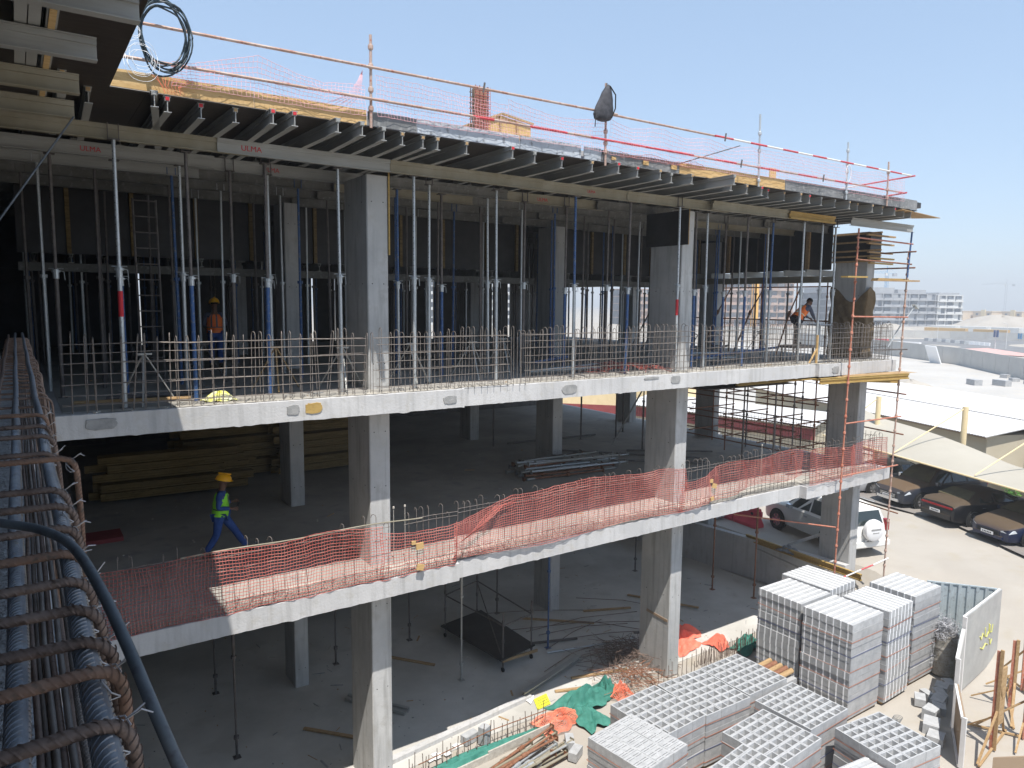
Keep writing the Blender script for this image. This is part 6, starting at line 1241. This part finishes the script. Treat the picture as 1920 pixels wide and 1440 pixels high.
def office(p0, dirv, L_, D_, h, rh, label, win, wallm='cream', eave=.4):
    a = math.atan2(dirv[1], dirv[0]); e = thing('site_office', label, 'building', (*p0, G-.03), a)
    m = MB(); m.box(0, L_, -D_, 0, 0, h); m.build('wall', M[wallm], e, world=False)
    m = MB(); n = int(L_/.09); rows = [[], [], []]
    for i in range(n+1):
        x = -.3+(L_+.6)*i/n; dz = .018 if i % 2 else -.018
        rows[0].append((x, eave, h+.02+dz)); rows[1].append((x, -D_/2, h+rh+dz)); rows[2].append((x, -D_-eave, h+.02+dz))
    m.grid(rows); m.grid([[(x, y, z-.03) for x, y, z in r_][::-1] for r_ in rows]); m.build('roof', M['roofw'], e, world=False)
    m = MB(); m.box(-.3, L_+.3, eave-.06, eave-.03, h-.10, h-.02); m.build('fascia', M['roofd'], e, world=False)
    for x, z, ww, hh, mm in win: m = MB(); m.box(x, x+ww, .003, .05, z, z+hh); f_ = m.build('window', M['tubewhite'], e, world=False); m = MB(); m.box(x+.05, x+ww-.05, .051, .06, z+.05, z+hh-.05); m.build('pane', M[mm], f_, world=False)
    return e
# front faces us: local +y side; direction runs from right to left so that +y points back to the camera
office((35.1, 4.2), (.37, .93), 22, 6.0, 2.5, .55, 'cream site office with a white corrugated roof behind the shade sail', [(1.6, 1.1, .7, .6, 'dark'), (4.6, 1.3, .5, .25, 'glass'), (5.3, 1.3, .5, .25, 'glass'), (9.6, 1.2, 1.2, .6, 'glass'), (13, 1.2, 1.2, .6, 'glass')], 'cream')
office((30.5, -14), (.39, .92), 18.5, 6, 2.9, .5, 'taller cream site office with a wavy roof edge at the right edge of the picture', [(14.2, .4, .5, .5, 'glass'), (12.6, .8, 1.0, .9, 'glass'), (9, 1, 1.2, .9, 'glass')], 'cream')
office((41.2, -.6), (.37, .93), 30, 7, 2.45, .6, 'second cream site office, behind the first, with a rust-dark eave', [(5, 1.2, 1.2, .6, 'glass'), (9, 1.2, 1.2, .6, 'glass')], 'cream')
office((32.6, 12.6), (-.20, .98), 13, 6, 2.0, .5, 'white-roofed cabin with a maroon band, seen through the birdcage scaffold', [(2, 1.2, .5, .6, 'glass'), (6, 1.2, .5, .6, 'glass')], 'cream')
T = Matrix.Translation((32.6, 12.6, G)) @ Matrix.Rotation(math.atan2(.98, -.20), 4, 'Z')
m = MB(); m.box(-.25, 13.2, .06, .12, 1.15, 1.9, 0, T); m.solo('maroon_fascia', M['maroon'], 'maroon band along the eave of the cabin seen under the upper slab', 'fascia')
def bboard(p, d, L_, z1, mm, nm, lb, th=.08): m = MB(); T = Matrix.Translation((*p, G)) @ Matrix.Rotation(math.atan2(d[1], d[0]), 4, 'Z'); m.box(0, L_, 0, th, 0, z1, 0, T); return m.solo(nm, M[mm], lb, 'fence' if th < 1 else 'building')
bboard((26.3, 30.2), (.68, -.73), 10.5, 1.7, 'maroon', 'site_fence', 'dark red site fence seen through the middle floor')
bboard((28.8, 33.0), (.68, -.73), 12, 3.6, 'post', 'site_cabin', 'yellow-beige cabin behind the dark red fence', 3.0)
for i, y in enumerate((12.5, 15.2)):
    m = MB(); x = 26.5+i*1.0; m.tube([(x, y, G), (x, y, G+1.7)], .05, 8); m.tube([(x, y, G+1.0), (x, y-.5, G+1.7)], .03, 6); m.tube([(x, y, G+1.0), (x, y+.5, G+1.7)], .03, 6); m.solo('branching_post', M['tubewhite'], '%s white post with two arms seen under the upper slab of the last bay' % ('right', 'left')[i], 'post')
e = thing('air_conditioner', 'beige air conditioner box with a round black fan behind the slab corner', 'air conditioner', (31.2, 6.7, G+.9), 1.2)
m = MB(); m.box(-.45, .45, -.16, .16, 0, .6); m.build('case', M['cream'], e, world=False); m = MB(); m.lathe([(.001, -.01), (.24, -.01), (.24, .012), (.001, .012)], 20, 0, Matrix.Translation((.1, .17, .3)) @ Matrix.Rotation(pi/2, 4, 'X')); m.build('fan', M['black'], e, world=False)
m = MB(); m.box(31.9, 32.3, -7, 10, G, G+.75, 0); m.v = [(x+.42*(y-1.5), y, z) for x, y, z in m.v]; m.solo('garden_wall', M['cream'], 'low cream wall behind the parked cars', 'wall')
def bush(x, y, z, r_, n, label, seed):
    rr = random.Random(seed); e = thing('bush', label, 'bush', (x, y, z)); m = MB()
    cl = [(V(rr.gauss(0, .42), rr.gauss(0, .42), rr.uniform(.1, 1.0))*r_, rr.uniform(.2, .45)*r_) for _ in range(16)]
    for k in range(n):
        c, cr = rr.choice(cl); d = V(rr.gauss(0, 1), rr.gauss(0, 1), rr.gauss(0, 1)).normalized()*cr*rr.uniform(.5, 1.1); p = V(x, y, z)+c+d; u = V(rr.gauss(0, 1), rr.gauss(0, 1), rr.gauss(0, .6)).normalized(); v = u.orthogonal().normalized(); s_ = rr.uniform(.04, .085)
        m.add([p-u*s_, p+v*s_*.45, p+u*s_, p-v*s_*.45], [(0, 1, 2, 3)])
    m.build('foliage', M['leaf'], e); m = MB()
    for k in range(6): c = rr.choice(cl)[0]; m.tube([(x, y, z), V(x, y, z)+c*.6, V(x, y, z)+c], .018, 5)
    m.build('stem', M['roofd'], e); return e
bush(32.2, 1.5, G, 1.0, 2600, 'bright green bush behind the black and blue saloons', 1); bush(32.6, 6.6, G, .6, 900, 'low green shrub by the air conditioner', 2); bush(25.5, 8.9, G, .5, 700, 'small green shrub seen beside the corner column', 3)
# ================================================================== FAR THINGS
def wall_line(pts, h, th, name, mm, label, cat='wall'):
    e = thing(name, label, cat, (*pts[0], G))
    for p, q in zip(pts, pts[1:]):
        d = V(q[0]-p[0], q[1]-p[1], 0); n = max(1, int(d.length/4)); 
        for k in range(n): a = V(*p, G+h/2-.05)+d*(k/n); b = V(*p, G+h/2-.05)+d*((k+1)/n-.003); m = MB(); m.bar(a, b, th, h+.1); m.build('panel', M[mm], e)
    return e
wall_line([(78, 2), (99, 26.5), (115.8, 41.5), (126.8, 57.5), (150, 95)], 2.7, .2, 'precast_wall', 'precast', 'long grey precast boundary wall across the sand')
wall_line([(228, 30), (219.3, 71.8), (215.4, 89.1), (205, 104), (180, 150)], 2.2, .2, 'site_hoarding', 'precast', 'pale hoarding running along the far side of the road', 'hoarding')
m = MB(); T = Matrix.Translation((116.5, 45.5, G)) @ Matrix.Rotation(.95, 4, 'Z') @ Matrix.Rotation(-.35, 4, 'X'); m.box(-1.6, 1.6, 0, .15, 0, 3.0, 0, T); m.solo('wall_sheet', M['white'], 'white panel leaning against the boundary wall', 'panel')
for i, (x, y, s_) in enumerate([(86.3, 26.8, 1.8), (88.0, 24.6, 1.8), (70, 23.0, 2.2), (70.8, 21.0, 2.0), (66, 20.5, 1.4), (95, 26, .9), (93, 23.6, .9), (99, 28.6, .8)]):
    m = MB(); T = Matrix.Translation((x, y, ground_z(x, y)-.05)) @ Matrix.Rotation(.9+i*.3, 4, 'Z'); q = s_/2
    m.prism([(-q, -.45), (q, -.45), (q*.95, .45), (-q*.97, .42)], 0, .8 if i < 2 else .55, 0, T); m.solo('concrete_block', M['blockd'], ['left grey concrete block lying on the white sand', 'right grey concrete block lying on the white sand', 'grey block low on the sand near the office roof, left one', 'grey block low on the sand near the office roof, middle one', 'grey block low on the sand near the office roof, smallest', 'small block by the boundary wall, left one', 'small block by the boundary wall, middle one', 'small block by the boundary wall, right one'][i], 'concrete block')
def mound(x, y, r_, h, label, seed=0):
    rr = random.Random(seed); m = MB(); m.grid([[(x+r_*j/8*cos(k*pi/12)*(1+.15*sin(k*2+seed)), y+r_*j/8*sin(k*pi/12)*(1+.15*cos(k*3)), G-.15+h*(cos(j/8*pi)*.5+.5)*(1+rr.uniform(-.12, .12))) for k in range(25)] for j in range(9)]); return m.solo('sand_mound', M['sand'], label, 'sand mound', smooth=True)
mound(78, 30, 3.5, .9, 'low brown sand mound on the white lot', 1); mound(57, 14, 2.5, .5, 'small sand mound with a marker in front of the office roof', 2); mound(300, 110, 28, 6, 'wide pale sand mound beyond the road at the right', 3); mound(250, 125, 12, 3, 'sand mound before the far apartment frame', 4)
def block_building(cx, cy, a, L_, D_, fl, fh, label, wallm, openm, bays, top=0, extra=None):
    e = thing('apartment_building', label, 'building', (cx, cy, G-.1), a); H = fl*fh
    m = MB(); m.box(-L_/2, L_/2, .6, D_, 0, H-.3); m.build('core_wall', M[openm], e, world=False)
    for k in range(fl+1):
        m = MB(); m.box(-L_/2-.4, L_/2+.4, -.6 if k < fl else .1, D_+.3, k*fh-.18+.18*(k == 0), k*fh+.18); m.build('floor_slab', M[wallm], e, world=False)
    bw = L_/bays; rr = random.Random(int(L_*7))
    for b in range(bays+1):
        m = MB(); m.box(-L_/2+b*bw-.25, -L_/2+b*bw+.25, .05, .7, 0, H); m.build('pillar', M[wallm], e, world=False)
    for k in range(fl):
        for b in range(bays):
            q = rr.random()
            if q < .45: m = MB(); x0 = -L_/2+b*bw+.3; m.box(x0, x0+bw*rr.uniform(.35, .85), .3, .5, k*fh+.19, (k+1)*fh-.2); m.build('infill_wall', M[wallm if q < .28 else 'bgrey'], e, world=False)
            if q > .5: m = MB(); x0 = -L_/2+b*bw+bw*.3; m.box(x0, x0+bw*.3, .2, .58, k*fh+1.0, k*fh+2.3); m.build('window', M['bdark'], e, world=False)
            if q > .25: m = MB(); x0 = -L_/2+b*bw; m.box(x0+.3, x0+bw-.3, -.58, -.45, k*fh+.2, k*fh+1.0); m.build('parapet', M[wallm], e, world=False)
    if top:
        for x0, x1, h in top: m = MB(); m.box(x0, x1, 1, D_-1, H+.19, H+h); m.build('roof_room', M['bgrey'], e, world=False)
    return e
block_building(322, 163.8, -.31, 70, 18, 5, 3.0, 'unfinished grey apartment frame far beyond the road, right of the corner column', 'bgrey', 'bdark', 14, [(-34, -20, 2.2), (-16, 2, 2.6), (4, 20, 1.8)])
block_building(353, 153, -.31, 14, 16, 5, 2.9, 'pale end wing of the unfinished apartment block', 'bwhite', 'bdark', 3, [(-6, 6, 1.2)])
block_building(250, 187, -.31, 46, 16, 7, 3.1, 'brown brick apartment block with balconies seen through the last bay', 'brick', 'bdark', 12)
block_building(226, 215, -.31, 30, 16, 5, 3.1, 'second brick apartment block seen past the third column', 'brick', 'bdark', 8)
block_building(150, 235, -.5, 60, 16, 6, 3.1, 'pale apartment block seen through the middle of the upper floor', 'bwhite', 'bdark', 12)
e = thing('builders_hoist', 'yellow hoist mast on the face of the brick apartment block', 'hoist', (251, 184, G))
m = MB()
for a, b in ((-.7, -.7), (.7, -.7), (-.7, .7), (.7, .7)): m.box(251+a-.12, 251+a+.12, 184+b-.12, 184+b+.12, G, 26)
for k in range(14): m.bar((250.3, 183.3, G+k*1.7), (251.7, 183.3, G+1.7+k*1.7), .15, .15); m.bar((250.3, 183.3, G+k*1.7), (251.7, 183.3, G+k*1.7), .15, .15)
m.build('mast', M['craney'], e); m = MB(); m.box(249.9, 252.1, 182.6, 183.2, 4, 22); m.build('panel', M['craney'], e)
for i in range(9):
    y = 232-i*14.5; x = 470+3*i; e = thing('villa', 'sand-coloured villa in the far row at the right, %s from the left' % LM[i], 'house', (x, y, G-.05), -.25)
    m = MB(); m.box(-6, 6, -6, 6, 0, 6.4); m.box(-6.2, 6.2, -6.2, 6.2, 6.4, 6.8); m.build('wall', M['villa'], e, world=False)
    m = MB(); m.box(-6.6, -5.9, -2.2, .4, 0, 7.6); m.build('stair_tower', M['woodY' if 0 else 'post'], e, world=False)
    for a in (-4.6, 2.6):
        for z in (1.2, 4.3): m = MB(); m.box(-6.08, -5.98, a, a+1.4, z, z+1.2); m.build('window', M['bdark'], e, world=False)
def crane(x, y, h, j, a, mm, label, s_=1.):
    e = thing('tower_crane', label, 'crane', (x, y, G), a); w_ = .8*s_
    m = MB()
    for p in (-w_, w_):
        for q in (-w_, w_): m.box(p-.12, p+.12, q-.12, q+.12, 0, h)
    for k in range(int(h/3)): m.bar((-w_, -w_, k*3), (w_, -w_, k*3+3), .12, .12); m.bar((w_, -w_, k*3), (w_, w_, k*3+3), .12, .12)
    m.build('mast', M[mm], e, world=False); m = MB(); m.bar((-j*.35, 0, h), (j, 0, h), .2, .2); m.bar((0, 0, h+1.6), (j, 0, h+.3), .2, .2)
    for k in range(int(j/2)): m.bar((k*2, 0, h), (k*2+1, 0, h+1.5-1.3*k*2/j), .12, .12); m.bar((k*2+1, 0, h+1.5-1.3*k*2/j), (k*2+2, 0, h), .12, .12)
    m.bar((0, 0, h), (0, 0, h+5), .4, .4); m.bar((0, 0, h+5), (j*.7, 0, h+.7), .1, .1); m.bar((0, 0, h+5), (-j*.33, 0, h), .1, .1); m.build('jib', M[mm], e, world=False)
    m = MB(); m.box(-j*.35, -j*.22, -1, 1, h-2.2, h); m.build('counterweight', M['bgrey'], e, world=False); m = MB(); m.box(.4, 2.2, .5, 2.0, h-2, h); m.build('cab', M['bwhite'], e, world=False); return e
crane(520, 275, 33, 20, 2.6, 'craneb', 'blue tower crane far behind the apartment frame'); crane(880, 340, 34, 22, 2.0, 'bgrey', 'faint tower crane on the horizon, left of the pair'); crane(900, 300, 36, 24, 2.5, 'bgrey', 'faint tower crane on the horizon, right of the pair'); crane(640, 300, 12, 14, 2.2, 'craneb', 'low blue crane just above the villas')
for i, (x, y, h, lb) in enumerate([(169.5, 58.6, 4.2, 'street sign with a dark panel at the roundabout'), (218, 72.4, 2.2, 'small blue and white sign at the far right road edge')]):
    e = thing('road_sign', lb, 'road sign', (x, y, G)); m = MB(); m.tube([(x, y, G), (x, y, G+h)], .09, 8); m.build('pole', M['bwhite'], e); m = MB(); m.bar((x-.3, y-.6, G+h-.8), (x+.3, y+.6, G+h-.8), .1, 1.5); m.build('panel', M['craneb' if i else 'blue'], e)
for i, (x, y) in enumerate([(172, 57.5), (150, 44), (206, 88), (215, 60)]):
    m = MB(); m.tube([(x, y, G), (x, y, G+5.6)], .07, 8, r2=.05); m.tube([(x, y, G+5.6), (x-1.2, y+.6, G+5.75)], .05, 6); m.solo('street_lamp', M['bwhite'], ['slim lamp post beside the dark street sign', 'slim lamp post at the near edge of the roundabout', 'slim lamp post beyond the left road island', 'slim lamp post at the far right of the road'][i], 'street lamp')
for i in range(14):
    x, y = 193-i*.9+.0, 84.5-i*1.5; m = MB(); m.prism([(x-.3, y-.5), (x+.3, y-.5), (x+.3, y+.5), (x-.3, y+.5)], 1.28, 2.05); m.solo('kerb_barrier', M['white' if i > 9 else ('bwhite' if i % 2 else 'bgrey')], 'small barrier in the line along the far road, %s from the left' % LM[i], 'road barrier', 'line of barriers along the far road')
for i, (x, y, s_) in enumerate([(170, 84, 3), (158, 74, 2), (161.5, 73, 5)]):
    m = MB(); m.box(x-.5, x+.5, y-s_/2, y+s_/2, 1.28, 2.3); m.solo('road_barrier', M['redplastic' if i < 2 else 'white'], ['small red barrier on the far road island', 'red barrier on the sand before the far road', 'white barrier line on the sand before the far road'][i], 'road barrier')
for i, (x, y, s_) in enumerate([(232, 98, 12), (229, 84, 9)]): m = MB(); m.box(x-1, x+1, y-s_/2, y+s_/2, G, G+2.6); m.solo('timber_pile', M['ply'], '%s orange timber pile beyond the far hoarding' % ('left', 'right')[i], 'timber pile')
for i in range(5):
    x, y = 262-i*1, 112-i*10; m = MB(); m.box(x-2, x+2, y-4, y+4, G, G+2.6); m.solo('site_cabin', M['bwhite'], 'low white site cabin in front of the far apartment frame, %s from the left' % LM[i], 'building', 'far white site cabins')
# ================================================================== FOREGROUND: the cage of the wing parapet
m = MB(); rows = [[], [], [], []]; n = 160
for i in range(n+1):
    y = -13.6+13.4*i/n; j = .006*sin(i*.9)+R.uniform(-.006, .006)
    rows[0].append((-6.55, y, 8.57)); rows[1].append((-6.55, y, 9.50)); rows[2].append((-6.065+j, y, 9.50+R.uniform(-.006, .006))); rows[3].append((-6.075+j*.5, y, 8.57))
m.grid([r_[::-1] for r_ in rows]); m.solo('parapet_kicker', mat('rough_parapet', (.36, .37, .38), (.50, .51, .52), 14, 1, bump=1.0, bscale=60, c3=(.22, .22, .22)), 'rough pale concrete strip under the rusty stirrups at the left edge', 'parapet')
cg = thing('parapet_cage', 'rusty rebar cage of stirrups over ribbed bars along the left edge, nearest the camera', 'rebar cage', (-6.12, -6.5, 8.57))
def ribbed(pts, r, mm, name, parent, rib=.5, rh=.1, slant=.9, ridge=True, n=10):
    m = MB(); m.tube(pts, r, n)
    P = [Vector(p) for p in pts]; acc = 0
    if ridge:
        for a, b in zip(P, P[1:]):
            d = b-a; L_ = d.length; d.normalize(); e1 = d.orthogonal().normalized(); e2 = d.cross(e1); sstep = r*rib*2; k = 0
            if (a-Vector(co.matrix_world.translation)).length > 3.2: continue
            while k*sstep < L_:
                c = a+d*(k*sstep)
                for h0 in (0, pi):
                    q = []
                    for t_ in range(7):
                        an = h0+.35+t_/6*(pi-.7); q.append(c+d*(r*slant*(t_/6-.5)*2)+(e1*cos(an)+e2*sin(an))*r*1.01)
                    m.tube(q, r*rh, 3)
                k += 1
    return m.build(name, M[mm], parent, smooth=True)
def ypts(x, z, r0=-12.9, r1=-.15, n=26, jx=.003): return [(x+jx*sin(i*1.7+x*50), r0+(r1-r0)*(i/n)**1.6, z+.003*sin(i*2.1)) for i in range(n+1)]
ribbed(ypts(-6.043, 9.80), .0150, 'rebarB', 'main_bar', cg); ribbed(ypts(-6.125, 9.80, jx=.002), .0130, 'rebarB', 'main_bar', cg)
for i, (x, z, r_) in enumerate([(-6.108, 9.66, .0048), (-6.098, 9.655, .005), (-6.088, 9.66, .005), (-6.078, 9.655, .0055), (-6.066, 9.66, .0052), (-6.05, 9.66, .0062), (-6.036, 9.63, .006)]): ribbed(ypts(x, z, jx=.0025), r_, 'rebarL' if i % 3 else 'rebar', 'thin_bar', cg, rib=.8, ridge=i > 4)
ribbed(ypts(-6.05, 9.45, jx=.004), .008, 'rebar', 'thin_bar', cg, ridge=False); ribbed(ypts(-6.2, 9.78), .012, 'rebar', 'main_bar', cg, ridge=False)
YS = [-12.1, -11.86, -11.63, -11.51, -11.37, -11.25, -11.13, -10.97, -10.80, -10.62, -10.44, -10.2, -9.92, -9.62, -9.38, -9.1, -8.85, -8.55, -8.2, -7.8]
y = -7.5
while y < -.2: YS.append(y); y += R.uniform(.17, .27)
for i, y in enumerate(YS):
    z = 9.83+R.uniform(-.008, .008) if y < -9 else (9.80-.02*(y > -8) if y < -5 else 9.74); far = y > -8.6
    xr = -6.016+R.uniform(-.004, .004) if not far else -5.98+R.uniform(-.015, .01); xl = -6.33 if y < -5 else -6.24
    if abs(y+10.2) < .05: xr = -5.985; z = 9.86
    sk = R.uniform(-.02, .03)
    rb = .0078 if not far else .006
    pts = [(xl, y-.012, z-.35), (xl, y-.01, z-.03), (xl+.012, y-.01, z-.008), (xl+.035, y-.008, z)]+[(xl+(xr-xl-.06)*k/4, y-.006+sk*k/4*.6, z+.002) for k in range(1, 4)]+[(xr-.035, y+sk*.8, z), (xr-.016, y+sk, z-.007), (xr-.004, y+sk, z-.022), (xr, y+sk, z-.045), (xr+.004, y+sk, z-.16), (xr+.004, y+sk, z-.5), (xr, y+sk, 8.6)]
    ribbed(pts, rb, 'rebarN' if (i % 4 == 3 and not far) else 'rebar', 'stirrup', cg, rib=.75, rh=.16, ridge=not far)
    if not far:
        m = MB(); c = V(xr-.012, y+sk+.004, z-.012)
        for k in range(2): m.tube([c+V(.012*cos(a*.9+k)-.002, .016*sin(a*.9+k), .012*sin(a*.9)-.008*a*.35) for a in range(8)], .0011, 4)
        m.tube([c+V(.005, 0, .008), c+V(.02, -.012, .022), c+V(.032, -.008, .018+R.uniform(-.01, .02))], .0011, 4); m.tube([c+V(.005, 0, .008), c+V(.026, .006, .014+R.uniform(-.01, .015))], .0011, 4)
        m.build('tie_wire', M['wire'], cg)
m = MB(); hp = [(-6.40, -10.85, 9.93), (-6.25, -10.92, 9.925), (-6.14, -11.0, 9.91), (-6.085, -11.06, 9.905), (-6.045, -11.15, 9.895), (-6.022, -11.32, 9.88), (-6.005, -11.47, 9.85), (-5.988, -11.56, 9.80), (-5.972, -11.60, 9.75), (-5.955, -11.62, 9.69), (-5.945, -11.62, 9.5)]
pp = []
for i in range(len(hp)-1):
    p0, p1, p2, p3 = [Vector(hp[max(0, min(len(hp)-1, i+k))]) for k in (-1, 0, 1, 2)]
    for t_ in (0, .25, .5, .75): pp.append(.5*((2*p1)+(-p0+p2)*t_+(2*p0-5*p1+4*p2-p3)*t_*t_+(-p0+3*p1-3*p2+p3)*t_**3))
m.tube(pp, .0076, 12); m.solo('power_cable', M['hose'], 'thick dusty cable curving over the rusty cage and hanging down in the foreground', 'cable', smooth=True)
# ================================================================== HAZE
hz = bpy.data.materials.new('haze'); hz.use_nodes = True; nn = hz.node_tree.nodes; nn.remove(nn['Principled BSDF']); pv = nn.new('ShaderNodeVolumePrincipled')
pv.inputs['Color'].default_value = (.90, .93, .97, 1); pv.inputs['Density'].default_value = .0011; pv.inputs['Anisotropy'].default_value = .0
hz.node_tree.links.new(pv.outputs[0], nn['Material Output'].inputs['Volume'])
m = MB(); m.box(-420, 1550, -620, 1550, -1.5, 62); o = m.build('haze', hz); tag(o, kind='stuff')
